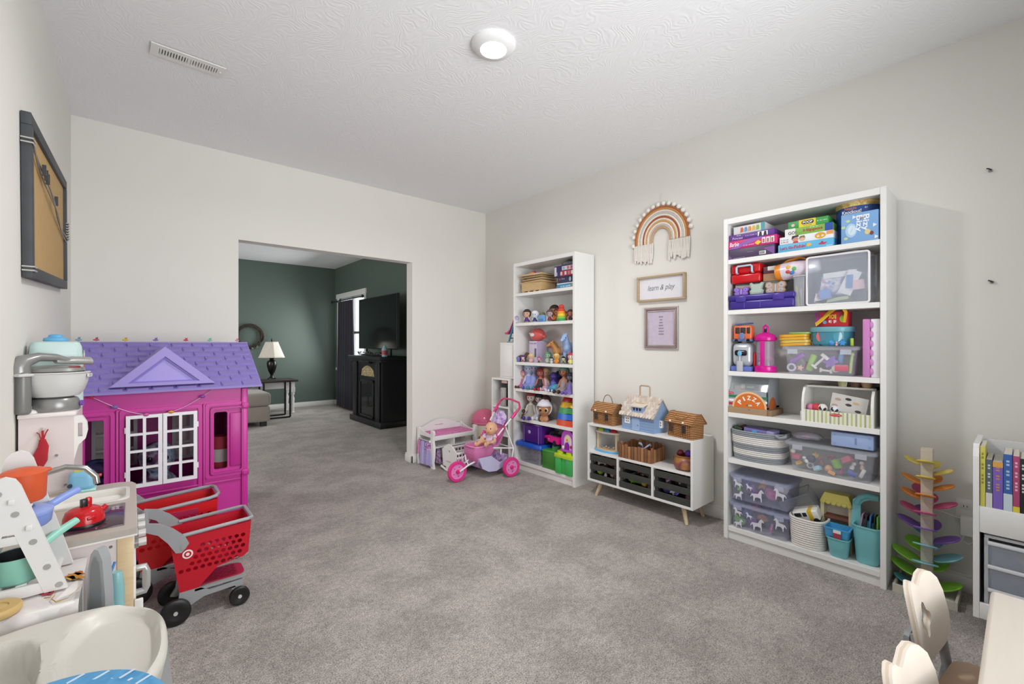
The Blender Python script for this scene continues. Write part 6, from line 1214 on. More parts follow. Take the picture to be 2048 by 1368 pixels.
# egg hamper and bucket
t = thing('toy_hamper', 'round toy hamper with glossy pink dome lid and cream tub', 'hamper', (2.985, 3.945, 0), 0)
G().lathe([(.11, 0), (.13, .02), (.142, .22), (.142, .34), (.135, .345)], 32).build('tub', plas('#e3dcc4'), t); G().lathe([(.146, .34), (.148, .355), (.14, .40), (.115, .45), (.07, .49), (.03, .502), (0, .503)], 32).build('lid', mat('#d8678c', .18), t); G().lathe([(.147, .352), (.15, .357), (.147, .362)], 32).build('lid_rim', mat('#e08aa8', .2), t)
t = thing('wooden_bucket', 'small brown wooden bucket in front of the pink hamper', 'bucket', (2.80, 3.72, 0), 0)
G().lathe([(.035, 0), (.05, .25), (.045, .25), (.03, .01)], 20).build('staves', wood('#b07a48'), t); G().lathe([(.046, .18), (.0475, .2), (.0465, .2)], 20).build('hoop', mat('#5c4630', .5), t)
# cube tower
t = thing('cube_shelf', 'narrow white cube shelf standing between bookcase and corner', 'shelf', (2.872, 3.525, 0), RZ)
for q in (-1, 1): G().box(*sorted((q * .142, q * .124)), 0, .255, 0, .875, .001, 1).build('side_panel', M_WHITE, t, smooth=0)
for z in (.0, .285, .571, .857): G().box(-.124, .124, .001, .255, z, z + .018).build('shelf_board', M_WHITE, t, smooth=0)
G().box(-.124, .124, .249, .255, 0, .875).build('back_panel', mat('#d8d7d4', .5), t, smooth=0)
t = thing('storage_cube', 'closed white storage cube on top of the narrow shelf', 'cube', (2.90, 3.45, .8755), RZ)
G().box(-.113, .113, 0, .22, 0, .365, .006).build('body', M_WHITE, t); G().box(-.095, .095, -.006, 0, .02, .345, .005).build('door', M_WHITE, t)
for nm, lb, b_, c in (('black_box', 'black fabric box standing in the upper cube shelf', (-.02, .11, .04, .2, 0, .235), '#232226'),):
    t = thing(nm, lb, 'box', (2.872, 3.525, .5895), RZ); G().box(*b_, .004).build('body', mat(c, .7), t); G().tube([(-.0, .038, .06), (-.0, .033, .1), (.0, .038, .14)], .004, 6).build('handle', mat('#3a3a3e', .6), t)
tag(place(G().box(0, .08, .006, .17, 0, .028, .003).build('pink_box', mat('#c8a8a0', .6)), (2.872, 3.525 - .02, .8255 - .05 + .0), RZ), 'dusty pink slim box resting on the black box', 'box').location = (2.876, 3.515, .8252)
tag(place(G().box(-.03, .03, 0, .03, 0, .19, .002).build('grey_book', mat('#a8a4a4', .6)), (2.874, 3.49, .5895), RZ), 'grey spined book in front of the black box', 'book')
t = thing('doll_slide', 'toy playground slide with pink chute and blue ladder on the cube', 'toy', (2.98, 3.42, 1.2410), RZ)
ch = [(-.115, .085), (-.085, .088), (-.04, .12), (.0, .185), (.035, .25), (.07, .30)]
G().loft([[(x, y, z + e) for y, e in ((-.035, .02), (-.035, 0), (.035, 0), (.035, .02), (.03, .02), (.03, .005), (-.03, .005), (-.03, .02))] for x, z in ch]).build('chute', plas('#c8336c'), t)
for y in (-.03, .03): G().tube([(-.06, y, 0), (.06, y, .28)], .010, 8).build('ladder_rail', plas('#3f8aa8'), t)
for k in range(5): G().cyl((-.04 + k * .022, -.03, .045 + k * .052), (-.04 + k * .022, .03, .045 + k * .052), .006, n=8).build('rung', plas('#3f8aa8'), t)
G().box(-.08, .09, -.04, .04, 0, .012, .003).build('base', plas('#9aa0a4'), t); G().tube([(.06, .0, .0), (.07, .0, .3)], .010, 8).build('post', plas('#7a5ab0'), t)
# ------------------------------------------------ stroller
t = thing('doll_stroller', 'pink and white three wheeled doll stroller with lilac floral seat', 'stroller', (2.5, 3.28, 0), 0)
B = lambda g, nm, m, sm=40: g.build(nm, m, t, world=True, smooth=sm)
hp_, lp_, wh_ = plas('#e0348a'), plas('#e58ac4'), mat('#ecebec', .3)
pkf = ramp_mat('pink_stripe', ['#d070a8', '#dd8cba', '#c8649e'], 60, 'wavex', .9); lif = ramp_mat('lilac_floral', ['#bda6d4', '#d4c4e2', '#9a6cb8', '#cbb8de', '#e0d8ea'], 45, 'voronoi', .9)
ax = Vector((.10, 1, 0)); L_ = t.location
for c, r in (((2.195, 3.30, .092), .092), ((2.66, 3.105, .09), .09), ((2.715, 3.465, .09), .09)): wheel(t, Vector(c) - L_, r, ax, hp_, lp_)
nt_ = [(2.775, 3.145, .595), (2.395, 3.262, .167), (2.30, 3.275, .135), (2.205, 3.272, .095)]; ft = [(2.775, 3.435, .625), (2.395, 3.368, .167), (2.30, 3.345, .135), (2.205, 3.335, .095)]
for q in (nt_, ft): B(G().tube(q, .0075, 8), 'frame_tube', wh_)
B(G().tube([(2.71, 3.165, .525), (2.775, 3.145, .595), (2.80, 3.14, .625), (2.815, 3.17, .665), (2.815, 3.29, .685), (2.815, 3.40, .685), (2.80, 3.435, .655), (2.775, 3.435, .625), (2.72, 3.42, .565)], [.010, .012, .0105, .0095, .0095, .0095, .0105, .012, .010], 10), 'handle', plas('#cf3a72'))
for q in (nt_, ft):
    a, b = Vector(q[0]), Vector(q[1])
    for u in (.10, .56): p = a.lerp(b, u); d = (b - a).normalized() * .03; B(G().tube([p - d, p + d], .0155, 10), 'joint', hp_)
    p = a.lerp(b, .34); d = (b - a).normalized() * .012; B(G().tube([p - d, p + d], .011, 10), 'clamp', plas('#c02860'))
B(G().tube([(2.655, 3.18, .455), (2.715, 3.135, .25), (2.665, 3.118, .09)], .0065, 8), 'rear_leg', wh_); B(G().tube([(2.665, 3.405, .48), (2.735, 3.44, .25), (2.71, 3.455, .09)], .0065, 8), 'rear_leg', wh_)
B(G().tube([(2.715, 3.135, .25), (2.735, 3.44, .25)], .006, 8), 'cross_bar', wh_); B(G().tube([(2.50, 3.225, .27), (2.715, 3.135, .25)], .006, 8), 'side_bar', wh_); B(G().tube([(2.50, 3.40, .27), (2.735, 3.44, .25)], .006, 8), 'side_bar', wh_); B(G().tube([(2.69, 3.118, .09), (2.71, 3.452, .09)], .005, 8), 'rear_axle', wh_)
B(G().tube([(2.30, 3.345, .135), (2.275, 3.335, .19), (2.29, 3.31, .22), (2.275, 3.28, .19), (2.30, 3.275, .135)], .006, 8), 'fork_bar', wh_)
def sling(pts, y0, y1, th, m, nm, bow=.0):
    R = []
    for x, z in pts: R.append([(x, y0, z), (x, (y0 + y1) / 2, z - bow), (x, y1, z), (x + th * .6, y1, z + th), (x + th * .6, (y0 + y1) / 2, z + th - bow), (x + th * .6, y0, z + th)])
    B(G().loft(R), nm, m)
sling([(2.52, .285), (2.58, .275), (2.62, .32), (2.66, .41), (2.69, .48)], 3.20, 3.40, .014, pkf, 'seat_back', .012)
B(G().loft([[(x, y * 1.0 + 3.30, z) for y, x, z in ((-.09 * k, 2.675 + dx, z0), (-.05 * k, 2.66 + dx, z0 + .012), (.05 * k, 2.66 + dx, z0 + .012), (.09 * k, 2.675 + dx, z0), (.05 * k, 2.69 + dx, z0 + .014), (-.05 * k, 2.69 + dx, z0 + .014))] for k, dx, z0 in ((1.0, -.02, .46), (1.1, .005, .505), (1.0, .02, .545), (.6, .025, .57))]), 'head_cushion', lif)
B(G().loft([[(x, y, z) for x, y in rrect(a, b, .03, 4, cx, 3.31)] for a, b, cx, z in ((.15, .15, 2.44, .15), (.19, .19, 2.435, .19), (.22, .21, 2.44, .25), (.215, .205, 2.445, .295), (.16, .16, 2.45, .285))]), 'seat_tub', pkf)
B(G().tube([(a * .11 + 2.44, b * .105 + 3.31, .293) for a, b in [(math.copysign(abs(math.cos(q)) ** .6, math.cos(q)), math.copysign(abs(math.sin(q)) ** .6, math.sin(q))) for q in [2 * PI * i / 28 for i in range(28)]]], .008, 6, closed=True), 'seat_rim', plas('#d884b4'))
sling([(2.36, .19), (2.40, .10), (2.47, .062), (2.55, .055), (2.62, .075), (2.68, .14), (2.70, .17)], 3.20, 3.40, .010, lif, 'under_basket', .0)
for y in (3.198, 3.402): B(G().plate([(2.36, .20), (2.40, .10), (2.47, .06), (2.56, .052), (2.63, .075), (2.69, .15), (2.60, .125), (2.50, .20)], (), y - .003, y + .003), 'basket_side', cloth('#c4c0e2', .08))
B(G().box(2.60, 2.615, 3.185, 3.195, .20, .255, .003), 'buckle', wh_)
# baby doll
t = thing('baby_doll', 'bald baby doll in lilac clothes sitting in the stroller', 'doll', (2.53, 3.28, .285), .4)
bo = (2.53, 3.28, .285)
sk = [((0.005, -.03, .155), .060, None, 0), ((-.012, -.032, .145), .052, None, 0), ((.03, -.01, .03), .04, (.015, -.02, .085), .032), ((.01, -.03, .02), .024, (-.10, -.055, .045), .018), ((-.10, -.055, .045), .018, (-.155, -.06, .025), .015), ((.01, .015, .02), .024, (-.09, .035, .04), .018), ((-.09, .035, .04), .018, (-.145, .045, .02), .015), ((-.16, -.062, .035), .016, (-.162, -.062, .05), .012), ((-.15, .047, .03), .016, (-.152, .047, .045), .012), ((.012, -.058, .085), .018, (-.025, -.085, .045), .014), ((-.025, -.085, .045), .014, (-.06, -.08, .04), .013), ((.012, .03, .085), .018, (-.03, .06, .05), .014), ((-.03, .06, .05), .014, (-.06, .055, .045), .013), ((-.055, -.045, .142), .010, None, 0), ((-.0, -.088, .15), .012, (.008, -.088, .155), .010), ((-.0, .028, .15), .012, (.008, .028, .155), .010)]
ob('body', blob(sk, .006, 5), mat('#dcab88', .45), t)
G().loft([[(x, y, z) for x, y in ell(rx, ry, 18, cx, cy)] for z, rx, ry, cx, cy in ((-.005, .055, .055, .02, -.01), (.03, .05, .052, .022, -.012), (.065, .043, .046, .018, -.016), (.092, .032, .036, .012, -.02), (.098, .022, .024, .01, -.022))]).build('shirt', ramp_mat('lilac_top', ['#c9b8d8', '#d8cade', '#b8a4cc'], 40), t)
for y in (-.062, .032): G().tube([(.012, y, .087), (-.006, y * 1.1 + (-.008 if y < 0 else .010), .066)], [.022, .020], 12).build('sleeve', ramp_mat('lilac_top', ['#c9b8d8'], 40), t)
for y in (-.054, -.012):
    e = ob('eye', EYE, mat('#2a2a30', .2), t, (-.0515, y, .16)); e.scale = (.006, .012, .007); e.rotation_euler = (0, 0, 0)
G().sph((-.062, -.033, .128), (.004, .011, .004)).build('mouth', mat('#b8605c', .4), t)

# ================================================================== playhouse
hot, hot2 = mat('#c42c96', .4, var=.03), mat('#b8288c', .42, var=.03)
pur, pur2 = mat('#8a7cbf', .5, var=.03), mat('#9a8ccf', .5, var=.03)
HX0, HX1, HY0, HY1 = -.288, .548, 3.20, 4.02
t = thing('playhouse', 'hot pink plastic playhouse with purple shingle roof and white shutters', 'playhouse', (.13, 3.6, 0), 0)
B = lambda g, nm, m, sm=40, par=None: g.build(nm, m, par or t, world=True, smooth=sm)
def rrp(x0, x1, z0, z1, r=.02): return rrect(x1 - x0, z1 - z0, r, 3, (x0 + x1) / 2, (z0 + z1) / 2)
wL, wM, wR = (-.185, -.112, .40, .823), (-.012, .282, .452, .828), (.377, .446, .467, .815)
B(G().plate(rect(HX0, HX1, .0, .97), [rrp(*wL, .012), rrp(*wM, .012), rrp(*wR, .012)], HY0, HY0 + .02), 'front_wall', hot, 0)
B(G().box(HX0, HX0 + .02, HY0 + .02, HY1, 0, .97), 'side_wall', hot, 0); B(G().box(HX1 - .02, HX1, HY0 + .02, HY1, 0, .97), 'side_wall', hot, 0); B(G().plate(rect(HX0 + .02, HX1 - .02, 0, .97), [rrp(-.2, .02, .4, .85, .02), rrp(.22, .46, .4, .85, .02)], HY1 - .02, HY1), 'back_wall', hot, 0)
for xa in (-.2, .22):
    B(G().plate(rect(xa, xa + .23, .4, .85), [rect(xa + .02 + i * .105, xa + .105 + i * .105, .42 + j * .105, .51 + j * .105) for i in range(2) for j in range(4)], HY1 - .03, HY1 - .021), 'rear_shutter', mat('#e9e8ec', .4, var=.01), 0)
for x in (HX0, HX1 - .02): B(G().plate([(HY0 + .02, .97), (HY1, .97), (3.61, 1.215)], (), x, x + .02, lambda a, y, z: Vector((y, a, z))), 'gable_wall', hot, 0)
def frame(x0, x1, z0, z1, w_, dp, nm, m=hot): B(G().plate(rrp(x0, x1, z0, z1, .016), [rrp(x0 + w_, x1 - w_, z0 + w_, z1 - w_, .010)], HY0 - dp, HY0 + .002), nm, m, 30)
frame(-.245, -.068, .33, .868, .018, .012, 'panel_moulding'); frame(-.05, .318, .33, .872, .02, .012, 'panel_moulding'); frame(.333, .536, .42, .872, .018, .012, 'panel_moulding'); frame(.357, .53, .44, .846, .012, .018, 'window_moulding', hot2); frame(-.2, -.098, .38, .842, .014, .018, 'window_moulding', hot2)
B(G().box(.458, .522, HY0 - .008, HY0, .475, .805, .006), 'raised_panel', hot2)
for x in (-.06, .326): B(G().box(x - .006, x + .006, HY0 - .016, HY0, .0, .872, .003), 'seam', hot2)
B(G().box(HX0, HX1 - .03, HY0 - .01, HY0, .385, .40, .004), 'ledge', hot2)
B(G().box(HX1 - .03, HX1 + .005, HY0 - .016, HY0 + .02, .0, .955, .006), 'corner_post', hot)
for z in (.845, .43): B(G().box(HX1 - .03, HX1 + .010, HY0 - .024, HY0 - .012, z - .018, z + .018, .004), 'latch', hot2); B(G().cyl((HX1 - .012, HY0 - .028, z), (HX1 - .012, HY0 - .022, z), .010, n=14), 'screw_cap', hot)
# shutters
sw = mat('#e9e8ec', .4, var=.01)
for x0, x1, sg_ in ((-.024, .131, 1), (.134, .292, -1)):
    cw_, rh_ = (x1 - x0 - .05) / 2, (.838 - .442 - .075) / 4
    holes = [rect(x0 + .018 + i * (cw_ + .014), x0 + .018 + i * (cw_ + .014) + cw_, .442 + .02 + j * (rh_ + .0125), .442 + .02 + j * (rh_ + .0125) + rh_) for i in range(2) for j in range(4)]
    B(G().plate(rect(x0, x1, .442, .838), holes, HY0 - .034, HY0 - .018), 'shutter', sw, 0)
    for z in (.52, .76): B(G().cyl((x0 if sg_ > 0 else x1, HY0 - .026, z - .015), (x0 if sg_ > 0 else x1, HY0 - .026, z + .015), .007, n=10), 'hinge', sw)
# roof
RX0, RX1, EY, EZ, RY, RZ2 = -.300, .622, 3.135, .962, 3.61, 1.238
for q, ey in ((1, EY), (-1, 4.085)):
    B(G().loft([[(RX0, ey, EZ), (RX1, ey, EZ), (RX1, ey, EZ + .012), (RX0, ey, EZ + .012)], [(RX0, RY, RZ2 - .012), (RX1, RY, RZ2 - .012), (RX1, RY, RZ2), (RX0, RY, RZ2)]]), 'roof_panel', pur, 0)
B(G().box(RX0, RX1, RY - .012, RY + .012, RZ2 - .008, RZ2 + .004, .003), 'ridge_cap', pur)
sl_ = Vector((0, RY - EY, RZ2 - EZ - .012)); SLn = sl_.length; an = math.atan2(sl_.z, sl_.y); rows = 9; rhh = SLn / rows
s0 = None; sw_ = .108
for r in range(rows):
    k = 0
    x = RX0 + (.0 if r % 2 else -.054)
    while x < RX1 - .02:
        xa, xb = max(x, RX0) + .004, min(x + sw_, RX1) - .004
        x += sw_
        if xb - xa < .02: continue
        zf = EZ + .012 + sl_.z * (r / rows); yf = EY + sl_.y * (r / rows)
        # dormer hides the middle
        u = (r + .5) / rows; zc_ = EZ + .012 + sl_.z * u
        if abs((xa + xb) / 2 - .142) < .225 * (1 - max(0, zc_ - 1.0) / .21) - .05 and zc_ > 1.0: continue
        full = abs((xb - xa) - (sw_ - .008)) < 1e-4
        if full and s0 is not None: o = s0.copy(); COL.objects.link(o)
        else:
            g = G(); W2 = xb - xa
            g.loft([[(.006, 0, 0), (W2 - .006, 0, 0), (W2 - .012, .004, .013), (.012, .004, .013)], [(0, .010, 0), (W2, .010, 0), (W2 - .006, .012, .012), (.006, .012, .012)], [(0, rhh - .008, 0), (W2, rhh - .008, 0), (W2 - .004, rhh - .008, .004), (.004, rhh - .008, .004)]])
            o = g.build('shingle', pur, t, smooth=0)
            if full: s0 = o
        o.location = Vector((xa, yf + .002, zf)) - t.location; o.rotation_euler = (an, 0, 0)
# dormer gable
ga = [(-.09, 1.0), (.375, 1.0), (.142, 1.215)]; gi = [(-.015, 1.018), (.300, 1.018), (.142, 1.160)]
B(G().plate(ga, [gi], 3.13, 3.165), 'gable_frame', pur2, 0); B(G().plate(gi, (), 3.150, 3.165), 'gable_panel', mat('#a597dc', .5), 0)
gm_ = [(.01, 1.024), (.275, 1.024), (.142, 1.143)]; B(G().plate(gi, [gm_], 3.142, 3.152), 'gable_inset', mat('#7f6fc4', .5), 0)
B(G().loft([[(x, 3.165, z) for x, z in ga], [(.142 + (x - .142) * .05, 3.56, 1.21 + (z - 1.215) * .02) for x, z in ga]]), 'gable_roof', pur2, 0)
# bird garland on the roof and string of charms
cl = ['#7fa8b0', '#c0566a', '#d8b040', '#8a6ab0', '#c8485c', '#7cc0a8', '#d0909c']
for k, (x, c) in enumerate(zip((-.235, -.16, -.03, .115, .27, .40, .56), cl)):
    tt = thing('charm_bird', ['slate blue', 'rose', 'golden yellow', 'violet', 'crimson', 'mint green', 'pale pink'][k] + ' paper bird perched on the purple roof ridge', 'ornament', (x, RY - .005, RZ2 + .004), .4, 'paper birds on the playhouse ridge')
    G().sph((0, 0, .012), (.016, .006, .006), 10, 7).build('body', mat(c, .6), tt)
    for q in (-1, 1): G().add([(-.006, 0, .014), (.008, 0, .014), (.004 + q * .002, q * .018, .03)], [(0, 1, 2)]).add([(-.006, 0, .0145), (.008, 0, .0145), (.004 + q * .002, q * .018, .0305)], [(0, 2, 1)]).build('wing', mat(c, .6), tt, smooth=0)
    G().tube([(0, 0, 0), (0, 0, .01)], .0015, 5).build('pin', mat('#b8b0a8', .4), tt)
tt = thing('charm_string', 'silvery string of charms draped along the playhouse eaves', 'garland', (.13, 3.19, .9), 0)
sp = [(-.16 + .55 * u, HY0 - .03, .955 - .13 * math.sin(PI * u) + .02 * u) for u in [i / 30 for i in range(31)]]
G().tube(sp, .0018, 5).build('string', mat('#d8b8cc', .3, .4), tt, world=True)
for k, (u, c) in enumerate(((.0, '#b82a44'), (.17, '#6a6aa0'), (.42, '#c05a9c'), (.62, '#d0902c'), (.88, '#7a3a9c'), (1.0, '#b82a44'))):
    p = sp[int(u * 30)]; G().sph((p[0], p[1] - .004, p[2]), (.014, .006, .009), 8, 6).build('charm', mat(c, .4), tt, world=True)
# things inside the house
gi_ = 'plush toys inside the playhouse'
for nm, lb, c, p, r in (('plush_toy', 'large navy galaxy plush toy behind the left playhouse window', ['#2f3f6a', '#4a5a90', '#6a4a8a', '#26304e'], (-.15, 3.42, .0), (.12, .14, .56)), ('plush_toy', 'rainbow blue plush toy seen through the white shutters', ['#3f4f8a', '#b8c8dc', '#7a3a6a', '#2c3860'], (.12, 3.50, .0), (.13, .12, .60)), ('plush_toy', 'beige plush toy low behind the left shutter', ['#a09c98', '#8a8684', '#b4b0ac'], (.03, 3.33, 0), (.075, .05, .46)), ('plush_toy', 'rainbow ball plush low behind the right shutter', ['#b83a4a', '#c8a83a', '#4a9a5a', '#4a6ab0'], (.26, 3.34, 0), (.06, .07, .44))):
    tt = thing(nm, lb, 'plush toy', p, 0, gi_)
    o = ob('body', blob([((0, 0, r[2] * .45), r[0], (0, 0, r[2] * .8), r[0] * .85), ((0, -.0, r[2] + r[0] * .55), r[0] * .75, None, 0), ((-r[0], 0, r[2] * .6), r[0] * .35, (-r[0] * 1.1, -.03, r[2] * .4), r[0] * .3), ((r[0], 0, r[2] * .6), r[0] * .35, (r[0] * 1.1, -.03, r[2] * .4), r[0] * .3)], r[0] * .12), ramp_mat('plush' + lb[:7], c, 14), tt)
    zmin = min(v.co.z for v in o.data.vertices); o.location = (0, 0, -zmin)
    for q in (-1, 1): e = ob('eye', EYE, mat('#15151a', .2), tt, (q * r[0] * .3, -r[0] * .70, r[2] + r[0] * .6 - zmin)); e.scale = (r[0] * .1,) * 3
tt = thing('toy_cylinder', 'red and white striped toy drum behind the narrow right window', 'toy', (.44, 3.38, 0), 0)
for k in range(8): G().lathe([(.052, k * .08), (.052, k * .08 + .08)], 20).build('band', mat('#b83a4a' if k % 2 else '#ded6d2', .6), tt)

# ================================================================== shopping carts
def cart(label, off, red, redd, rim_flat, round_rim, logo, rz=0.0, sc=1.0):
    t = thing('shopping_cart', label, 'toy cart', (off[0], off[1], 0), rz, 'red toy shopping carts', sc=sc)
    gy_ = plas('#9a9c9e', .4); Y0, Y1 = 0.0, .20
    rd, rd2 = plas(red, .3), plas(redd, .35)
    # side plates with real holes (local x: 0 = rear foot, forward +x)
    top = [(.125, .372), (.43, .385), (.42, .235), (.405, .222), (.30, .205), (.262, .165), (.225, .125), (.16, .13)]
    def hl():
        H_ = []
        for j in range(6):
            for i in range(12):
                x = .165 + i * .0262 + (.0131 if j % 2 else 0); z = .224 + j * .0255
                if x > .409 - (.385 - z) * .05: continue
                if z < .215 + max(0, (x - .36)) * .25: continue
                if x < .20 + max(0, z - .26) * .35 and z > .245: continue
                if z > .345: continue
                H_.append(ell(.0095, .0095, 10, x, z))
        return H_
    for y in (Y0, Y1): 
        tilt = (lambda x, yy, z, y=y: Vector((x, yy + (.02 * (1 - (z - .125) / .26) if y == Y0 else -.02 * (1 - (z - .125) / .26)), z)))
        G().plate(top, hl(), y - .002, y + .002, tilt).build('basket_side', rd, t, smooth=0)
    def wallq(a, b, m, nm, nx=1):
        (x0, z0), (x1, z1) = a, b; k0, k1 = .02 * (1 - (z0 - .125) / .26), .02 * (1 - (z1 - .125) / .26)
        G().loft([[(x0, Y0 + k0, z0), (x0, Y1 - k0, z0), (x0 + .004, Y1 - k0, z0 + .001), (x0 + .004, Y0 + k0, z0 + .001)], [(x1, Y0 + k1, z1), (x1, Y1 - k1, z1), (x1 + .004, Y1 - k1, z1 + .001), (x1 + .004, Y0 + k1, z1 + .001)]]).build(nm, m, t, smooth=0)
    wallq((.42, .235), (.43, .385), rd, 'basket_front'); wallq((.16, .13), (.125, .372), rd2, 'basket_rear'); wallq((.225, .128), (.30, .207), rd2, 'basket_floor'); wallq((.30, .206), (.418, .236), rd2, 'basket_floor')
    if round_rim: G().tube([(.10, Y0, .375)] + [(.40, Y0, .395), (.428, Y0 + .01, .398), (.44, Y0 + .04, .40), (.44, Y1 - .04, .40), (.428, Y1 - .01, .398), (.40, Y1, .395)] + [(.10, Y1, .375)], .008, 8).build('rim', gy_, t)
    else: G().tube([(.17, Y0, .386), (.425, Y0, .398), (.438, Y0 + .012, .399), (.438, Y1 - .012, .399), (.425, Y1, .398), (.17, Y1, .386)], .0085, 8, flat=1.0).build('rim', gy_, t)
    for y in (Y0 - .008, Y1 + .008):
        pts = [(.178, .332), (.165, .318), (.145, .322), (.118, .372), (.085, .415), (.045, .438), (.032, .458), (.045, .474), (.09, .462), (.135, .43), (.178, .385), (.192, .352)]
        G().plate(pts, (), y - .009, y + .009).build('handle_arm', gy_, t, smooth=40)
        G().cyl((.172, y - .011, .342), (.172, y + .011, .342), .011, n=14).build('pivot_cap', gy_, t)
    G().cyl((.045, Y0 - .008, .456), (.045, Y1 + .008, .456), .012, n=14).build('handle_bar', gy_, t)
    if logo:
        for r, m in ((.0195, '#eeeaea'), (.0135, '#c01226'), (.0068, '#eeeaea')): G().cyl((.188, Y0 + .0, .300), (.188, Y0 + .0045 - .006 - (.0195 - r) * .08, .300), r, n=26).build('logo_ring', plas(m), t)
    # lower tray and legs
    G().loft([[(x, y, z) for x, y in rrect(.24, .17, .03, 4, .305, .10)] for z in (.118, .128)]).build('lower_frame', gy_, t)
    G().plate([(x, z) for x, z in rrect(.20, .13, .03, 4, .315, .10)], [ell(.009, .004, 8, .25 + i * .0235 + (.01 if j % 2 else 0), .055 + j * .018) for i in range(6) for j in range(6)], .1285, .134, lambda x, y, z: Vector((x, z, y))).build('lower_tray', rd2, t, smooth=0)
    for y in (.022, .178):
        G().plate([(.16, .13), (.235, .13), (.27, .108), (.40, .112), (.405, .095), (.385, .062), (.37, .09), (.25, .085), (.195, .06), (.155, .048), (.135, .055), (.155, .09)], (), y - .007, y + .007).build('leg', gy_, t, smooth=30)
    for x, r in ((.145, .056), (.386, .042)):
        for y, s_ in ((.002, -1), (.198, 1)):
            o = G().lathe([(r * .5, -.012), (r * .9, -.012), (r, -.008), (r, .008), (r * .9, .012), (r * .5, .012), (r * .35, .009), (0, .009)], 28).build('wheel', plas('#1c1b1c', .4), t, loc=(x, y, r)); o.rotation_euler = (PI / 2, 0, 0)
            G().lathe([(.008, -.014), (.008, .014)], 12).build('axle_cap', plas('#c8c8c8', .3), o)
    return t
cart('red toy shopping cart with a round bullseye logo, nearest the camera', (0, 2.42), '#c4162a', '#a81430', True, False, True)
t = cart('larger red toy shopping cart with a rounded grey rim, behind the other cart', (-.148, 2.72), '#cf2026', '#b01c26', False, True, False, sc=1.12)
G().box(.18, .36, -.004, -.001, .335, .362, .001).build('slot_panel', plas('#a02048'), t, smooth=0)

# ================================================================== toy kitchen
KX0, KX1, KY0, KY1, KZ = -.300, .012, 1.695, 2.262, .70
pk, wdn, wc = mat('#dccfcd', .5, var=.02), wood('#d8bd94', .45, .14), mat('#e6e2de', .45)
t = thing('toy_kitchen', 'pale pink wooden toy kitchen with sink, hob and tall side cabinet', 'toy kitchen', (-.15, 2.0, 0), 0)
B = lambda g, nm, m, sm=40, par=None: g.build(nm, m, par or t, world=True, smooth=sm)
B(G().box(KX0, -.03, KY0, KY0 + .012, 0, KZ - .022), 'end_panel', pk, 0); B(G().box(-.032, .004, KY0 - .004, KY0 + .03, 0, KZ - .022, .002), 'corner_post', wdn)
B(G().box(KX0, .004, KY1 - .012, KY1, 0, KZ - .022), 'end_panel', pk, 0); B(G().box(KX0, KX0 + .008, KY0 + .012, KY1 - .012, 0, KZ - .022), 'back_panel', pk, 0); B(G().box(KX0, 0, KY0 + .012, KY1 - .012, .05, .06), 'floor_board', pk, 0)
for y, z in ((KY0 - .0015, .655), (KY0 - .0015, .605)): B(G().cyl((-.045 if z > .63 else -.012, y, z), (-.045 if z > .63 else -.012, y + .003, z), .004, n=10), 'screw', mat('#a8a8a8', .3, .8))
# worktop with sink and hob openings
wt_ = mat('#b8aea4', .4, var=.02); SX0, SX1, SY0, SY1 = -.215, -.012, 2.005, 2.165
B(G().plate([(KX0, KY0 - .012), (KX1, KY0 - .012)] + [(KX1, KY1 - .05), (KX1 - .012, KY1 - .012), (KX1 - .05, KY1 + .008)] + [(KX0, KY1 + .008)], [rrp(SX0, SX1, SY0, SY1, .03)], KZ - .018, KZ, lambda x, y, z: Vector((x, z, y))), 'worktop', wt_, 0)
B(G().plate([(KX0, KY0 - .0125), (KX1 + .001, KY0 - .0125), (KX1 + .001, KY1 - .05), (KX0, KY1 - .05)], (), KZ - .024, KZ - .0185, lambda x, y, z: Vector((x, z, y))), 'worktop_edge', mat('#ece8e2', .4), 0)
g = G(); cx, cy = (SX0 + SX1) / 2, (SY0 + SY1) / 2; sw2, sd2 = SX1 - SX0, SY1 - SY0
g.loft([[(x, y, z) for x, y in rrect(sw2 * k, sd2 * k, .03, 4, cx, cy)] for k, z in ((1.07, KZ + .0005), (1.07, KZ + .006), (.97, KZ + .006), (.93, KZ - .004), (.84, KZ - .07))], cap0=False); B(g, 'sink', mat('#d9d6ce', .3))
B(G().box(-.150, -.018, 1.725, 1.958, KZ, KZ + .004, .002), 'hob', mat('#3d2634', .12)); B(G().box(-.152, -.016, 1.723, 1.96, KZ, KZ + .002), 'hob_trim', mat('#8a837c', .3, .5), 0)
for x, y in ((-.045, 1.90), (-.045, 1.918), (-.035, 1.90), (-.035, 1.918)): B(G().cyl((x, y, KZ + .004), (x, y, KZ + .005), .005, n=12), 'hob_mark', mat('#b8a8b0', .4))
for x, y in ((-.085, 1.80), (-.085, 1.90)): B(G().lathe([(.034, 0), (.034, .001), (.031, .001)], 24, (x, y, KZ + .004)), 'burner_ring', mat('#5a3c4c', .3))
# tap
fc = mat('#b4b4b2', .22, .9)
B(G().tube([(-.245, 2.07, KZ), (-.245, 2.07, KZ + .05), (-.240, 2.07, KZ + .082), (-.212, 2.07, KZ + .112), (-.165, 2.07, KZ + .124), (-.118, 2.07, KZ + .112), (-.093, 2.07, KZ + .08), (-.09, 2.07, KZ + .055)], .0095, 12), 'tap', fc); B(G().lathe([(.014, 0), (.012, .02), (.009, .03)], 16, (-.245, 2.07, KZ)), 'tap_base', fc)
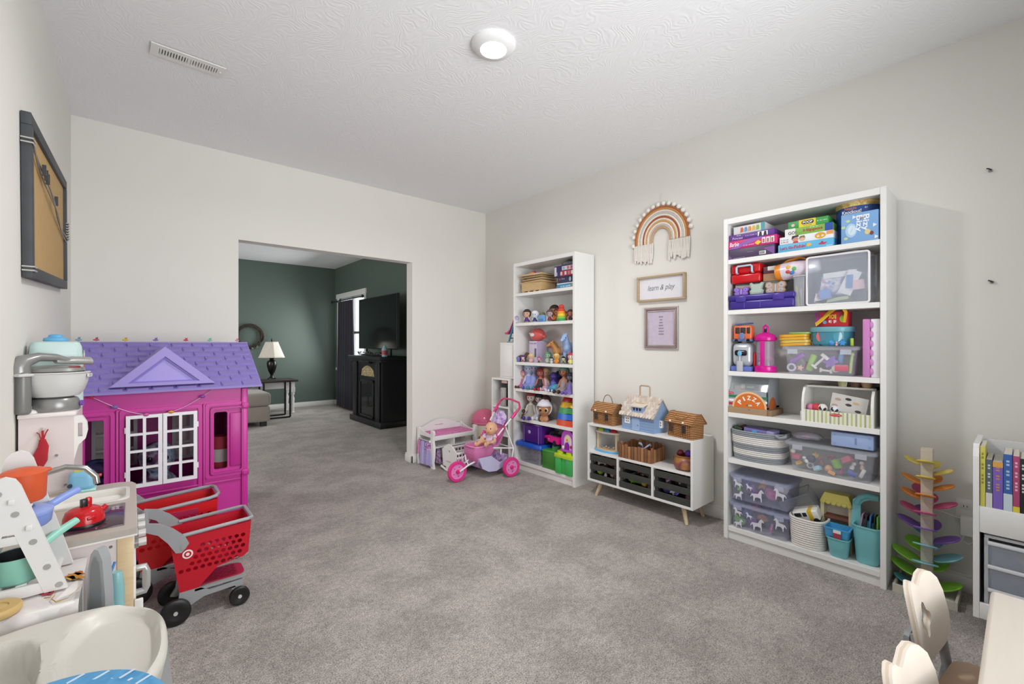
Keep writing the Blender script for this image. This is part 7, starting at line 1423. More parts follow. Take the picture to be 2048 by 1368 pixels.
# front (facing +x): doors, knobs, handle
B(G().box(.0, .006, KY0 + .03, KY1 - .02, .58, KZ - .024), 'control_panel', wc, 0); B(G().box(.0, .010, KY0 + .03, 1.96, .1, .57, .002), 'oven_door', wc); B(G().box(.0, .010, 1.97, KY1 - .02, .1, .57, .002), 'cupboard_door', pk)
for y in (1.74, 1.82, 1.90, 1.98): B(G().cyl((.006, y, .635), (.016, y, .635), .016, n=18), 'knob_base', fc); B(G().cyl((.016, y, .635), (.034, y, .635), .012, n=18), 'knob', mat('#d8d4d2', .3, .4))
B(G().tube([(.010, 1.735, .56), (.03, 1.735, .56), (.034, 1.735, .545), (.034, 1.735, .50), (.03, 1.735, .488), (.010, 1.735, .488)], .010, 10), 'oven_handle', mat('#b8b8b8', .3, .4)); B(G().box(.006, .026, 1.70, 1.712, .03, .48, .003), 'door_edge', wc)
# tall cabinet on the worktop
HXa, HXb, HYa, HYb, HZ = -.298, -.160, 2.275, 2.64, .985
B(G().box(HXa, HXb, HYa, HYa + .012, 0, HZ - .016), 'cabinet_side', pk, 0); B(G().box(HXa, HXb, HYb - .012, HYb, 0, HZ - .016), 'cabinet_side', pk, 0); B(G().box(HXa, HXa + .008, HYa + .012, HYb - .012, 0, HZ - .016), 'cabinet_back', pk, 0); B(G().box(HXb - .010, HXb, HYa + .012, HYb - .012, .02, HZ - .016), 'cabinet_door', pk, 0)
B(G().box(HXa - .002, HXb + .006, HYa - .008, HYb + .006, HZ - .016, HZ, .004), 'cabinet_top', mat('#e6dedb', .45))
dp = [(HXb, .79), (HXb, HZ - .02)] + [(HXb + .034 * math.sin(PI * i / 12) ** .8, HZ - .02 - .135 * i / 12) for i in range(1, 13)] + [(HXb + .004, .80)]
B(G().plate([(HXb - .002, HZ - .018), (HXb + .022, HZ - .02), (HXb + .034, HZ - .045), (HXb + .036, HZ - .075), (HXb + .030, HZ - .105), (HXb + .012, HZ - .125), (HXb + .006, HZ - .15), (HXb - .004, HZ - .2), (HXb - .004, HZ - .02)], [rect(HXb + .010, HXb + .022, HZ - .095, HZ - .045)], HYa + .002, HYa + .03), 'bracket', mat('#e9e6e2', .4), 30)
for x, z in ((-.205, .83), (-.182, .72)): B(G().cyl((x, HYa - .002, z), (x, HYa + .002, z), .0045, n=10), 'screw', mat('#a8a8a8', .3, .8))
B(G().tube([(-.236, HYa, .93), (-.236, HYa - .016, .932), (-.236, HYa - .02, .926)], .003, 6), 'hook', mat('#c0b4a8', .4))
tt = thing('tassel', 'red felt tassel hanging on the toy kitchen cabinet side', 'tassel', (-.238, HYa - .018, .80), 0)
G().tube([(0, 0, .125), (.001, 0, .105), (-.002, 0, .085)], .0035, 6).build('loop', cloth('#b0202c'), tt); G().loft([[(x + dx, y, z) for x, y in ell(r, r * .55, 12)] for z, r, dx in ((.095, .008, 0), (.07, .014, .002), (.045, .018, -.004), (.02, .023, -.010), (.0, .02, -.016))]).build('body', cloth('#a81c2a'), tt)
for q in (-1, 0, 1): G().tube([(q * .002, 0, .09), (q * .008, -.002, .115), (q * .014, 0, .125 + q * .004)], .002, 5).build('thread', cloth('#b0202c'), tt)
# stand mixer toy
tt = thing('toy_mixer', 'grey toy stand mixer with a frosted bowl on the kitchen cabinet', 'toy mixer', (-.215, 2.345, HZ), math.radians(38))
tt.scale = (1, 1, .88)
gy2 = mat('#8f8f8d', .3, .35)
G().lathe([(.066, 0), (.068, .004), (.066, .04), (.06, .052), (.05, .056)], 36, (.0, 0, 0)).build('base', gy2, tt)
G().lathe([(.045, .056), (.066, .062), (.080, .085), (.089, .12), (.093, .155), (.097, .158), (.093, .162), (.089, .158), (.084, .12), (.06, .072), (0, .066)], 40).build('bowl', mat('#cfcfcd', .28), tt)
G().box(-.120, -.085, -.035, .035, .0, .17, .012, 3).build('column', mat('#7d7d7b', .4, .2), tt); G().box(-.128, -.08, -.04, .04, .150, .162, .004).build('collar', mat('#c8c8c6', .4), tt)
G().tube([(-.103, 0, .16), (-.104, 0, .185), (-.09, 0, .212), (-.05, 0, .226), (0, 0, .222), (.04, 0, .206)], [.03, .03, .026, .018, .016, .014], 14).build('arm', gy2, tt)
G().tube([(.0, 0, .208), (.06, 0, .208), (.115, 0, .204)], [.014, .020, .020], 14, flat=.7).build('handle_lever', mat('#a2a29f', .3, .3), tt)
G().lathe([(.078, .160), (.082, .166), (.078, .178), (.06, .186), (.03, .19), (0, .19)], 36).build('bowl_cover', gy2, tt); G().box(.0, .035, -.070, -.06, .178, .186, .002).build('red_light', plas('#8a1c20'), tt)
G().cyl((.048, -.050, .026), (.053, -.056, .026), .012, n=18).build('dial', plas('#7a4fb0'), tt)
G().plate(rrp(-.026, .026, .138, .152, .003), (), -.097, -.0935).build('name_plate', mat('#e6e4de', .4), tt, loc=(.0, 0, 0)).rotation_euler = (0, 0, .75)
o = text('OXTO', .03, .008, mat('#6a6a68', .5), tt, (.066, -.0722, .145), (PI / 2, 0, .75))
tt = thing('play_plate', 'white toy dish cover with a knob beside the mixer', 'toy dish', (-.276, 2.30, HZ), 0)
G().lathe([(.024, 0), (.025, .003), (.02, .01), (.009, .014), (.007, .018), (.009, .022), (.005, .026), (0, .026)], 24).build('dish', mat('#e6e4e0', .35), tt)
tt = thing('toy_appliance', 'mint green toy toaster with a blue dial knob behind the mixer', 'toy appliance', (-.225, 2.475, HZ), math.radians(10))
G().loft([[(x, y, z) for x, y in rrect(a, b, .022, 5)] for a, b, z in ((.150, .10, 0), (.150, .10, .18), (.142, .096, .235), (.130, .088, .252), (.11, .07, .256))]).build('body', mat('#bcd3cf', .35), tt)
G().lathe([(.034, .256), (.036, .260), (.034, .268), (.022, .272), (.02, .280), (.014, .283), (0, .283)], 28).build('knob', plas('#62a8d4'), tt)
G().box(.074, .079, -.03, .03, .10, .22, .002).build('sticker', ramp_mat('sticker_edge', ['#d8c8b0', '#c8503c', '#8fb0a8', '#e0d8c8'], 60, 'voronoi'), tt)
# small blue appliance by the tap
tt = thing('toy_toaster', 'light blue toy toaster with a red lever behind the sink', 'toy appliance', (-.135, 2.215, KZ + .0005), 0)
G().box(-.035, .035, -.026, .026, .006, .075, .018, 4).build('body', mat('#7fb8d8', .3), tt); G().box(-.038, .038, -.028, .028, 0, .010, .004).build('base', plas('#a8d4c8'), tt); G().box(.033, .052, -.006, .006, .045, .055, .003).build('lever', plas('#c02a2c'), tt); G().box(-.022, .022, -.012, .012, .070, .080, .004).build('toast', plas('#d8c83c'), tt); G().cyl((-.03, -.027, .03), (-.03, -.023, .03), .007, n=14).build('dial', plas('#23364a'), tt)
# kettle
tt = thing('toy_kettle', 'red toy kettle with a black base standing on the hob', 'toy kettle', (-.106, 1.795, KZ + .0045), math.radians(25), sc=.86)
km = mat('#c0141c', .2, var=.02)
G().lathe([(.055, 0), (.056, .006), (.054, .010)], 36).build('base', plas('#15151a'), tt); G().lathe([(.054, .010), (.052, .03), (.046, .048), (.034, .056), (.012, .060), (0, .060)], 36).build('body', km, tt)
G().box(-.008, .008, -.010, .010, .055, .085, .003).build('handle_post', plas('#1c1416'), tt); G().box(.006, .020, -.008, .008, .055, .088, .003).build('handle', km, tt); G().tube([(.04, 0, .028), (.062, 0, .045)], [.012, .008], 10).build('spout', km, tt); G().box(-.012, .012, -.055, -.045, .024, .034, .002).build('switch', km, tt)

# ================================================================== pan rack on the painted table
TZ = .648
t = thing('craft_table', 'low white table covered with a painted cloth beside the toy kitchen', 'table', (-.17, 1.55, 0), 0)
B = lambda g, nm, m, sm=40, par=None: g.build(nm, m, par or t, world=True, smooth=sm)
B(G().box(-.300, -.098, 1.415, 1.682, TZ - .03, TZ - .004, .003), 'top', wc)
for x in (-.285, -.112):
    for y in (1.43, 1.665): B(G().box(x - .012, x + .012, y - .012, y + .012, 0, TZ - .03), 'leg', wc, 0)
cmat = ramp_mat('painted_cloth', ['#c9c0bd', '#ded8d6', '#d4cccb', '#e2dede'], 9, rough=.9)
g = G(); nx_, ny_ = 24, 26; V = []; F = []
for j in range(ny_ + 1):
    v = j / ny_
    for i in range(nx_ + 1):
        u = i / nx_; x = -.303 + .211 * u
        s_ = v * .40
        if s_ < .27: y, z = 1.683 - s_, TZ
        else: y, z = 1.413 - .012 * math.sin((s_ - .27) * 12) - .006 * math.sin(u * 14), TZ - (s_ - .27)
        V.append((x, y, z - .003 + .0015 * math.sin(u * 9 + v * 5)))
for j in range(ny_):
    for i in range(nx_): a = j * (nx_ + 1) + i; F.append((a, a + 1, a + nx_ + 2, a + nx_ + 1))
n0 = len(V); V2 = V + [(x, y, z - .002) for x, y, z in V]; F2 = F + [tuple(q + n0 for q in reversed(f)) for f in F]
tt = thing('painted_cloth', 'white cloth with painted flowers and gold squiggles on the low table', 'cloth', (-.17, 1.55, TZ), 0)
G().add(V2, F2).build('cloth', cmat, tt, world=True, smooth=60)
Zc = TZ + .0012
def stroke(pts, r, c, nm='painted_line'): G().tube([(x, y, Zc) for x, y in pts], r, 5, flat=.25).build(nm, mat(c, .7), tt, world=True)
wpt = lambda px, py: tuple(W(px, py, z=Zc))[:2]
stroke([wpt(*p) for p in ((120, 1160), (115, 1175), (100, 1195), (88, 1196))], .0016, '#b58a48'); stroke([wpt(*p) for p in ((165, 1167), (155, 1178), (135, 1196), (112, 1204), (103, 1198), (110, 1190))], .0016, '#b98f4e'); stroke([wpt(*p) for p in ((48, 1175), (48, 1190), (40, 1205))], .0018, '#b58a48'); stroke([wpt(*p) for p in ((145, 1102), (155, 1098), (172, 1097))], .0016, '#b8464a')
for a, b, c in (((90, 1185), (14, 5), '#a8223a'), ((150, 1152), (18, 6), '#c8882c'), ((158, 1146), (10, 4), '#b86a2c'), ((100, 1182), (8, 4), '#8a2438'), ((142, 1156), (10, 4), '#d2a24a')):
    G().plate([tuple(W(a[0] + b[0] * (1 + .25 * math.sin(5 * q)) * math.cos(q), a[1] + b[1] * (1 + .25 * math.sin(4 * q)) * math.sin(q), z=Zc))[:2] for q in [2 * PI * i / 22 for i in range(22)]], (), Zc - .0004, Zc + .0004, lambda x, y, z: Vector((x, z, y))).build('painted_flower', mat(c, .7), tt, world=True, smooth=0)
# rack
rk = mat('#e2e0de', .4, var=.015)
t = thing('pan_rack', 'white A-frame toy pan rack holding three pans', 'rack', (-.19, 1.58, TZ), 0)
B = lambda g, nm, m, sm=40, par=None: g.build(nm, m, par or t, world=True, smooth=sm)
def wx(px, py, y): p = W(px, py, y=y); return (p.x, max(p.z, TZ + .0015))
for y in (1.50, 1.655):
    k = 1.0; a_ = [(-.238, .945), (-.228, .958), (-.212, .963), (-.198, .955), (-.190, .94), (-.118, TZ + .002), (-.160, TZ + .002), (-.205, .80), (-.223, .80), (-.262, TZ + .002), (-.297, TZ + .002)]
    if y < 1.6: a_ = [(-.240, .910), (-.231, .926), (-.216, .931), (-.201, .924), (-.192, .908), (-.116, TZ + .002), (-.155, TZ + .002), (-.202, .80), (-.220, .80), (-.262, TZ + .002), (-.297, TZ + .002)]
    B(G().plate(a_, (), y - .006, y + .006), 'side_frame', rk, 30)
    B(G().box(-.275, -.14, y - .005, y + .005, TZ + .002, TZ + .028, .002), 'bottom_rail', rk)
    B(G().box(-.245, -.17, y - .005, y + .005, .775, .795, .002), 'middle_rail', rk)
for x, z in ((-.27, TZ + .02), (-.235, TZ + .02), (-.195, TZ + .02), (-.145, TZ + .02), (-.235, .785), (-.18, .785)): B(G().box(x - .009, x + .009, 1.506, 1.649, z - .006, z + .004, .002), 'shelf_slat', rk)
for x, z in ((-.222, .852), (-.185, .852)): B(G().box(x - .006, x + .006, 1.506, 1.649, z - .006, z, .002), 'shelf_slat', rk)
for x, z in ((-.226, .895), (-.2, .845), (-.172, .775), (-.15, .71), (-.13, .662)): B(G().cyl((x, 1.492, z), (x, 1.4945, z), .0065, n=14), 'bolt', mat('#b8b6b2', .35, .5))
for x, z in ((-.205, .875), (-.178, .81)): B(G().box(x - .005, x + .005, 1.484, 1.498, z - .005, z + .005, .0015), 'tenon', rk)
def pan(name, label, c, loc, r, h, rz, hl, lid=False, lc=None, inside='#2c2e30', tilt=0.0):
    t = thing(name, label, 'toy pan', loc, rz, 'toy pans on the rack')
    m = mat(c, .4, var=.02)
    G().lathe([(r * .84, 0), (r * .95, .006), (r, h), (r * .95, h), (r * .88, .008), (0, .006)], 36).build('pan', m, t)
    if inside: G().lathe([(r * .86, h * .12), (r * .935, h * .98), (r * .93, h * .98), (r * .84, h * .10), (0, h * .10)], 36).build('lining', mat(inside, .5), t)
    if hl: G().tube([(r * .93, 0, h * .80), (r * 1.2, 0, h * .9), (r * 1.2 + hl * .5, 0, h * 1.05 + tilt * .5), (r * 1.2 + hl, 0, h * 1.1 + tilt)], [.010, .009, .010, .009], 10, flat=.55).build('handle', m, t)
    if lid:
        G().lathe([(r * 1.02, h), (r * 1.03, h + .006), (r * .8, h + .013), (r * .3, h + .018), (0, h + .018)], 36).build('lid', mat(lc or c, .4), t)
        for q in (-1, 1): G().box(*sorted((q * r * .95, q * r * 1.28)), -.013, .013, h - .004, h + .007, .004).build('side_handle', m, t)
    return t
pan('toy_pot', 'orange lidded toy pot on top of the pan rack', '#d4582f', (-.198, 1.575, .8535), .041, .062, .75, 0, True)
pan('toy_pan', 'periwinkle blue toy frying pan with lid on the middle shelf', '#7d93d4', (-.200, 1.58, .7900), .052, .030, .92, .085, True, '#8fa2dc', None, .01)
pan('toy_saucepan', 'mint green toy saucepan with dark inside on the bottom shelf', '#8fcab9', (-.205, 1.565, TZ + .0245), .048, .060, .95, .10, False, None, '#26292c', .012)
tt = thing('wooden_disc', 'round tan wooden play plate lying on the painted cloth', 'toy plate', (-.222, 1.445, TZ + .001), 0)
G().lathe([(.038, 0), (.04, .004), (.04, .012), (.037, .016), (.02, .0165), (.019, .014), (.015, .0165), (0, .0165)], 32).build('disc', wood('#c9a86c', .5), tt)
# grey toy vacuum / blender standing right of the cloth
t = thing('toy_vacuum', 'grey toy hand vacuum standing at the right end of the cloth', 'toy appliance', (-.058, 1.455, 0), math.radians(-38))
t.scale = (.78, 1, 1.09)
gA_ = [(-.026, .0), (.026, .0), (.030, .45), (.028, .58), (.020, .655), (.008, .678), (-.004, .68), (-.014, .67), (-.022, .64), (-.026, .5)]
G().plate(gA_, (), -.012, .012).build('body', mat('#9a9d9f', .4), t, smooth=40); G().plate([(-.014, .54), (.020, .54), (.018, .60), (.010, .652), (.0, .665), (-.010, .65), (-.014, .62)], (), -.014, -.011).build('grip_panel', mat('#7c8083', .45), t, smooth=40); G().box(-.022, .012, -.020, -.011, .49, .535, .006, 3).build('button', mat('#c0c6c9', .35), t)
for k, (lb, dx, z, rr) in enumerate((('left teal toy bottle handle beside the grey vacuum', .0, .605, .1), ('right teal toy bottle handle beside the grey vacuum', .022, .625, -.12))):
    tt = thing('teal_bottle', lb, 'toy bottle', (-.050 + dx * .9, 1.53 + dx * 2.2, 0), 0, 'teal toy bottles by the kitchen')
    G().lathe([(.016, 0), (.016, z - .04), (.013, z - .008), (.010, z), (0, z)], 18).build('body', mat('#86b6b8', .35), tt)
tt = thing('clothes_peg', 'blue wire peg clipped above the teal bottles', 'peg', (-.050, 1.53, .6055), .6)
G().tube([(-.002, 0, 0), (-.004, 0, .03), (-.008, 0, .058)], .003, 6).build('arm', plas('#3a7ac0'), tt); G().tube([(.0, .002, 0), (.010, .002, .03), (.022, .002, .06)], .003, 6).build('arm', plas('#3a7ac0'), tt); G().tube([(-.006, 0, .03), (.008, 0, .022)], .0025, 6).build('spring', plas('#3a7ac0'), tt)
# floor mat
tt = tag(place(G().box(-.300, .112, .70, 2.62, 0, .0035).build('floor_mat', mat('#a9b0ae', .35, var=.05), smooth=0), (0, 0, 0)), 'thin pale grey plastic mat on the carpet under the toy kitchen', 'mat')

# ================================================================== tray table in the foreground
t = thing('activity_table', 'off-white plastic play table with oval tray compartments', 'play table', (-.11, 1.18, 0), 0)
tm_ = mat('#cfcbc2', .4, var=.02)
def sup(cx, cy, rx, ry, p, n): return [(cx + rx * math.copysign(abs(math.cos(a)) ** (2 / p), math.cos(a)), cy + ry * math.copysign(abs(math.sin(a)) ** (2 / p), math.sin(a))) for a in [2 * PI * i / n for i in range(n)]]
def hgt(x, y):
    """tray surface: rim, right oval basin, left basin, ridge between"""
    def basin(cx, cy, rx, ry, dpth):
        d = ((abs(x - cx) / rx) ** 2.4 + (abs(y - cy) / ry) ** 2.4) ** (1 / 2.4)
        e = min(1, max(0, (1 - d) / .15)); e = e * e * (3 - 2 * e); return dpth * e
    return .632 - max(basin(-.030, 1.195, .078, .172, .026), basin(-.200, 1.16, .072, .175, .055))
OUT = (-.125, 1.180, .182, .212)
N = 72; rings = []
for k in [1.0, .97, .94, .9, .86, .82, .78, .74, .70, .66, .62, .58, .54, .50, .46, .42, .38, .34, .30, .26, .22, .18, .14, .10, .06, .02]:
    pts = sup(OUT[0], OUT[1], OUT[2] * k, OUT[3] * k, 2.6, N); rings.append([(x, y, hgt(x, y) - (.010 if k == 1.0 else .002 if k == .97 else 0)) for x, y in pts])
low = [[(x, y, z) for x, y in sup(OUT[0], OUT[1], OUT[2] * k, OUT[3] * k, 2.6, N)] for k, z in ((.86, .53), (.93, .555), (.995, .612))]
G().loft(low + rings).build('tray', tm_, t, world=True, smooth=60)
G().loft([[(x, y, z) for x, y in sup(-.2, 1.17, .042 * k, .10 * k, 2.5, 30)] for k, z in ((1.0, .5835), (.95, .586), (.3, .586))]).build('grey_insert', mat('#8b9096', .4), t, world=True)
G().loft([[(x, y, z) for x, y in sup(OUT[0], OUT[1], OUT[2] * k, OUT[3] * k, 2.6, 40)] for k, z in ((.75, .004), (.72, .05), (.6, .3), (.66, .535))]).build('pedestal', mat('#dedbd3', .45), t, world=True)
t = thing('blue_stool', 'round blue stool top with pale dashes at the bottom edge', 'stool', (-.112, .856, 0), 0)
t.scale = (1, 1, 1.012)
G().lathe([(.145, .662), (.157, .669), (.159, .679), (.152, .688), (.12, .691), (0, .692)], 64).build('cushion', ramp_mat('blue_wash', ['#3f86b8', '#58a0d0', '#4a92c4', '#6fb2dc'], 16, rough=.6), t)
G().lathe([(.09, 0), (.085, .02), (.05, .3), (.085, .665)], 30).build('base', mat('#dcdad6', .5), t)
for a, r in ((1.25, .140), (1.0, .138), (.72, .142), (.85, .12), (1.1, .118), (1.4, .12), (.6, .125), (.45, .14)):
    q = G().box(-.011, .011, -.0022, .0022, 0, .0006).build('dash', mat('#c9dcea', .6), t); q.location = (r * math.cos(a), r * math.sin(a), .6895); q.rotation_euler = (0, 0, .5)

# ================================================================== right corner: marble tree, book cart, table, chairs
t = thing('marble_tree', 'wooden marble run tree with rainbow coloured leaves', 'toy', (2.985, .318, 0), 0)
B = lambda g, nm, m, sm=40, par=None: g.build(nm, m, par or t, world=True, smooth=sm)
twd = wood('#c9bfae', .55)
TX, TY = 2.985, .318
t.rotation_euler = (0, 0, math.radians(-12))
G().box(-.022, .022, -.022, .022, .01, .715, .002).build('trunk', twd, t)
for x0, x1, y0, y1, z0, z1 in ((-.115, .115, -.115, .115, 0, .012), (-.115, .115, -.115, -.105, .012, .04), (-.115, .115, .105, .115, .012, .04), (-.115, -.105, -.105, .105, .012, .04), (.105, .115, -.105, .105, .012, .04)): G().box(x0, x1, y0, y1, z0, z1, .001, 1).build('base_board', mat('#c4c0b4', .6), t, smooth=0)
t.rotation_euler = (0, 0, 0)
tz = lambda py: CAM_H - (py - 686.7) / 884 * 2.187
YE, OR, PK, PU, TE, GR = '#d8c35c', '#e08a2e', '#c24a7c', '#7a55a8', '#82bcc6', '#88c83c'
for an_, py, c, L_ in ((180, 922, YE, .082), (180, 953, YE, .086), (180, 988, OR, .092), (180, 1023, PK, .10), (180, 1054, PU, .104), (180, 1086, TE, .11), (180, 1121, TE, .116), (85, 930, YE, .08), (85, 968, OR, .088), (85, 998, OR, .092), (85, 1028, PK, .098), (85, 1058, PU, .108), (85, 1128, GR, .13), (85, 1156, GR, .134), (100, 1180, '#4f9aa8', .12), (-80, 946, YE, .084), (-80, 976, OR, .09), (-80, 1012, PK, .10), (-80, 1080, PU, .112), (-80, 1116, TE, .12), (-20, 935, YE, .07), (-20, 965, OR, .08), (30, 990, PK, .085), (0, 1005, PK, .085), (20, 1035, PU, .09), (-10, 1060, PU, .09), (20, 1072, TE, .095), (40, 1105, GR, .11), (-10, 1098, '#9cc4d8', .1), (-20, 1140, GR, .12), (-80, 1172, GR, .12)):
    g = G().loft([[(x, y, z_) for x, y in ell(L_ * .5 * kx, L_ * .42 * kx, 24, .018 + L_ * .5, 0)] for kx, z_ in ((.96, -.0035), (1, 0), (.96, .0035))])
    o = g.build('leaf', mat(c, .5), t); o.location = (0, 0, tz(py) - .012); o.rotation_euler = (0, -.30 if an_ == 180 else -.42, math.radians(an_))
for k, (c, lb, x, y) in enumerate((('#d8d48a', 'pale yellow wooden marble in the tree base', -.085, .03), ('#d8742c', 'orange wooden marble in the tree base', -.085, -.03))): tag(place(G().sph((0, 0, .012), .012).build('marble', mat(c, .4)), (TX + x, TY + y, .0125)), lb, 'marble', 'marbles in the tree base')
# book cart
t = thing('book_cart', 'white rolling book cart with a bin below on black castors', 'book cart', (2.65, -.10, 0), RZ)
cx0, cx1, cd_ = -.243, .33, .30
for x in (cx0, cx1): G().plate([(0, .10), (cd_, .10), (cd_, .815), (.03, .815), (.012, .80), (0, .765)], (), x, x + .018, lambda a, y, z: Vector((y, a, z))).build('end_panel', M_WHITE, t, smooth=0)
G().box(cx0 + .018, cx1, .004, cd_, .545, .563).build('book_shelf', M_WHITE, t, smooth=0); G().box(cx0 + .018, cx1, .002, .016, .455, .56, .002).build('front_rail', M_WHITE, t); G().box(cx0 + .018, cx1, cd_ - .012, cd_, .10, .80).build('back_panel', M_WHITE, t, smooth=0)
G().box(cx0 + .018, cx1, .004, cd_, .105, .12).build('bottom_shelf', M_WHITE, t, smooth=0); G().box(cx0 + .018, cx1, .0, .014, .10, .165, .002).build('bottom_rail', M_WHITE, t)
for x in (cx0 + .06, cx1 - .06):
    for y in (.06, cd_ - .06): o = G().lathe([(.03, -.012), (.036, -.010), (.036, .010), (.03, .012)], 22).build('castor', plas('#1d1b1c'), t, loc=(x, y, .036)); o.rotation_euler = (0, PI / 2, 0); G().box(x - .016, x + .016, y - .012, y + .012, .066, .106).build('castor_fork', mat('#3a3a3a', .5), t, smooth=0)
bks = [('#cfc75c', .015, .245, 'thin yellow picture book at the left end of the book cart'), ('#5a6470', .018, .195, 'slate grey book with a white foot on the book cart'), ('#7d62b8', .028, .19, 'wide purple book with an orange top on the book cart'), ('#3a62a8', .024, .225, 'blue book taller than its neighbours on the book cart'), ('#b04a74', .018, .222, 'rose pink book with a yellow foot on the book cart'), ('#26242a', .014, .215, 'black book with white script on the book cart'), ('#4f9a6c', .015, .218, 'mint green spined book on the book cart'), ('#6a5040', .010, .2, 'brown thin book on the book cart'), ('#4a68b0', .007, .215, 'thin royal blue book on the book cart'), ('#d8d4cc', .006, .2, 'thin white book on the book cart'), ('#2f3f50', .02, .205, 'dark teal book with a red top on the book cart'), ('#8a3a40', .018, .21, 'maroon book near the right end of the book cart')]
x = cx0 + .020
for k, (c, w_, h_, lb) in enumerate(bks):
    tt = thing('book', lb, 'book', (2.65 + .006, -.10 - (x + w_ / 2), .5632), RZ, 'books on the book cart')
    G().box(-w_ / 2, w_ / 2, .0, .17, 0, h_, .0012, 1).build('cover', mat(c, .4), tt, smooth=0); G().box(-w_ / 2 + .0015, w_ / 2 - .0015, .004, .171, h_ - .003, h_ + .0004).build('pages', mat('#d9d2c4', .8), tt, smooth=0)
    ti = {0: 'PEPPER', 1: 'THE COLOR', 2: 'PRINCESS', 3: 'Snowy Night', 4: 'MOONLIGHT', 5: 'poppy', 6: 'GARDEN', 10: 'OCEAN'}.get(k)
    if k in (1, 3): G().box(-w_ / 2, w_ / 2, -.0008, .0, .0, h_ * .3, ).build('spine_print', mat('#c8d8e0' if k == 3 else '#d8d6d2', .5), tt, smooth=0)
    if k == 4: G().box(-w_ / 2, w_ / 2, -.0008, .0, .0, .022).build('spine_label', mat('#e0d03c', .5), tt, smooth=0)
    if k == 2: G().box(-w_ / 2, w_ / 2, -.0008, .0, h_ - .022, h_).build('spine_print', mat('#d8a04c', .5), tt, smooth=0)
    if w_ > .012:
        g = G()
        for q in range(9): 
            if q in (3, 6): continue
            g.box(-w_ * .18, w_ * .18, -.0012, -.0004, h_ * (.38 + q * .06), h_ * (.38 + q * .06) + h_ * .035)
        g.build('spine_lettering', mat({0: '#8a8a3c', 1: '#c8ccd0', 2: '#c08a6c', 3: '#a8c8e0', 4: '#e0c0d0', 5: '#d8d8d8', 6: '#c8e0cc'}.get(k, '#c8c0b8'), .5), tt, smooth=0)['kind'] = 'stuff'
    x += w_ + .0012
# drawer unit in the cart
t = thing('drawer_unit', 'white plastic drawer tower with frosted fronts inside the book cart', 'drawers', (2.65 + .012, -.10, .1215), RZ)
G().box(-.212, .318, .012, .26, 0, .012).box(-.212, .318, .012, .26, .310, .322, .002).box(-.212, -.200, .012, .26, .012, .310).box(.306, .318, .012, .26, .012, .310).build('frame', mat('#dcdde0', .4), t)
for k, zz in enumerate((.206, .110, .014)):
    d_ = G().tub(.50, .22, .088, .008, .003, .98, .002).build('drawer', clear('#c4cad6', .16, .35), t, loc=(.053, .125, zz)); G().box(-.252, .252, -.125, -.114, .0, .088, .004).build('drawer_front', clear('#cfd6e4', .26, .3), d_); G().box(-.256, .256, -.128, -.112, .080, .094, .003).build('drawer_lip', mat('#dcdde0', .4), d_)
for kd, c, lb, x, zz in (('scarf', '#3a3c58', 'dark blue dress up cloth in the top drawer', .02, .25), ('ball', '#c8b49a', 'beige pompom in the top drawer', -.10, .245), ('scarf', '#6a6478', 'grey lilac dress up cloth in the top drawer', -.07, .245), ('scarf', '#8a4a8a', 'purple felt in the middle drawer', -.03, .165), ('scarf', '#3f9ab0', 'turquoise felt in the middle drawer', .02, .135), ('scarf', '#9a5a98', 'violet felt in the middle drawer', -.12, .16), ('scarf', '#5a6a98', 'slate blue felt in the bottom drawer', -.10, .05)):
    toy(kd, lb, (2.65 + .062, -.10 - x + .0, .1215 + zz), c, .07 if kd == 'scarf' else .025, (0, 0, RZ), 'cloths in the drawer tower', 'cloth')
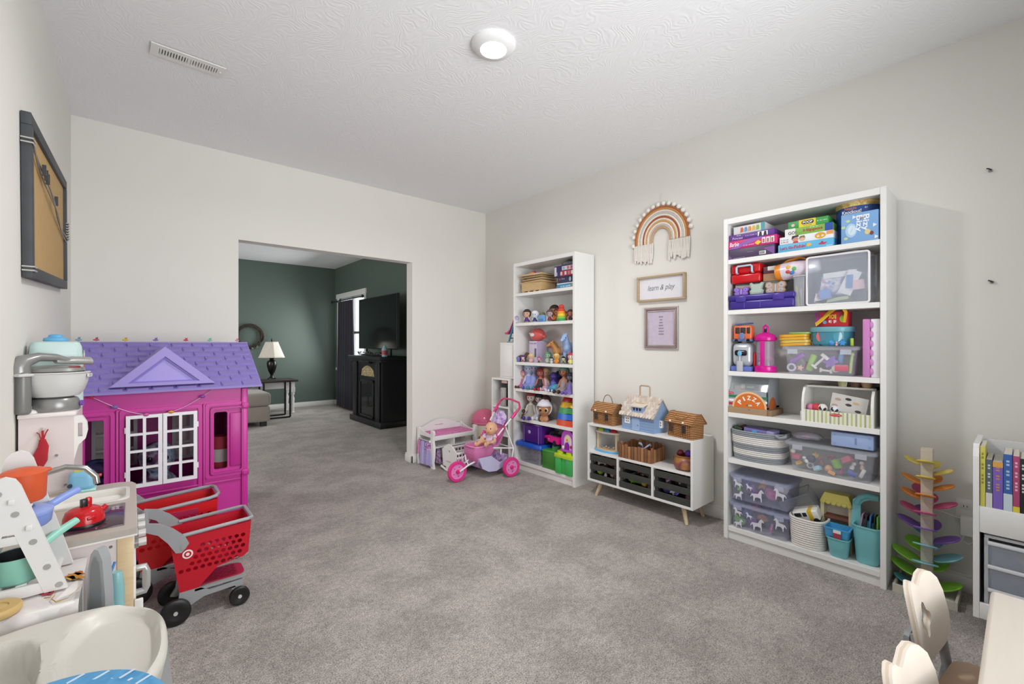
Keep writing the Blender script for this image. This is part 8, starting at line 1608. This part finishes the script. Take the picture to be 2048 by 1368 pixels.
# child table
crm = mat('#dcd2c6', .45, var=.04, scale=5, stretch=(1, 12, 1))
t = thing('child_table', 'cream wooden child table with rounded edge at the right frame edge', 'table', (1.55, -.25, 0), 0)
G().box(-.55, .39, -.30, .318, .470, .50, .010, 3).build('table_top', crm, t); G().box(-.5, .34, -.25, .27, .42, .47).build('apron', mat('#cfc3b4', .5), t, smooth=0)
for x in (-.48, .32):
    for y in (-.22, .24): G().tube([(x, y, .0), (x, y, .45)], [.018, .024], 14).build('leg', mat('#9ea1a4', .4), t)
# chairs
def chair(label, loc, rz):
    t = thing('child_chair', label, 'chair', loc, rz, 'child chairs at the cream table')
    # local: back plate in X-Z leaning towards +Y, seat towards -Y
    hf = [(.070, .045), (.100, .060), (.118, .085), (.125, .13), (.122, .19), (.110, .228), (.088, .248), (.062, .255), (.036, .248), (.016, .234)]
    top = [(-x, z) for x, z in hf] + [(0, .226)] + hf[::-1]
    hole = [(.034 * math.cos(a) * (1 + .22 * math.cos(4 * a)), .135 + .040 * math.sin(a) * (1 + .22 * math.cos(4 * a))) for a in [2 * PI * i / 24 for i in range(24)]]
    lean = lambda x, y, z: Vector((x, y + .02 + .19 * (z + .03) + .020 * (1 - (x / .12) ** 2) - .004, z + .280))
    for k, (y0, y1, m) in enumerate(((-.009, -.003, mat('#e2d6c8', .45)), (-.003, .003, mat('#d3c2ae', .5)), (.003, .009, mat('#e2d6c8', .45)))): G().plate(top, [hole], y0, y1, lean).build('backrest', m, t, smooth=50)
    G().loft([[(x, y, z) for x, y in rrect(.25, .24, .05, 5, 0, -.10)] for z in (.262, .266, .276, .28)]).build('seat', mat('#b79c82', .5), t)
    gl = mat('#9a9da0', .35, .1)
    for q in (-1, 1):
        G().tube([(q * .085, .062, .40), (q * .098, .045, .33), (q * .106, .035, .25), (q * .112, .085, .0)], [.011, .013, .013, .012], 10).build('leg', gl, t); G().tube([(q * .106, .02, .255), (q * .106, -.17, .255), (q * .112, -.20, .0)], [.011, .011, .010], 10).build('leg', gl, t)
    G().box(-.10, .10, .045, .060, .30, .335, .004).build('back_brace', gl, t); G().box(-.104, .104, .055, .066, .12, .145, .004).build('rear_stretcher', gl, t)
    G().plate(rrp(-.095, .095, .27, .40, .02), [rrp(-.08, .08, .285, .385, .015)], .072, .084).build('back_frame', gl, t, smooth=30)
    return t
chair('cream child chair with a cutout back, farther from the camera', (1.775, .135, 0), math.radians(-7.5))
chair('cream child chair with a cutout back, cut off by the bottom edge', (1.298, .105, 0), math.radians(-7))
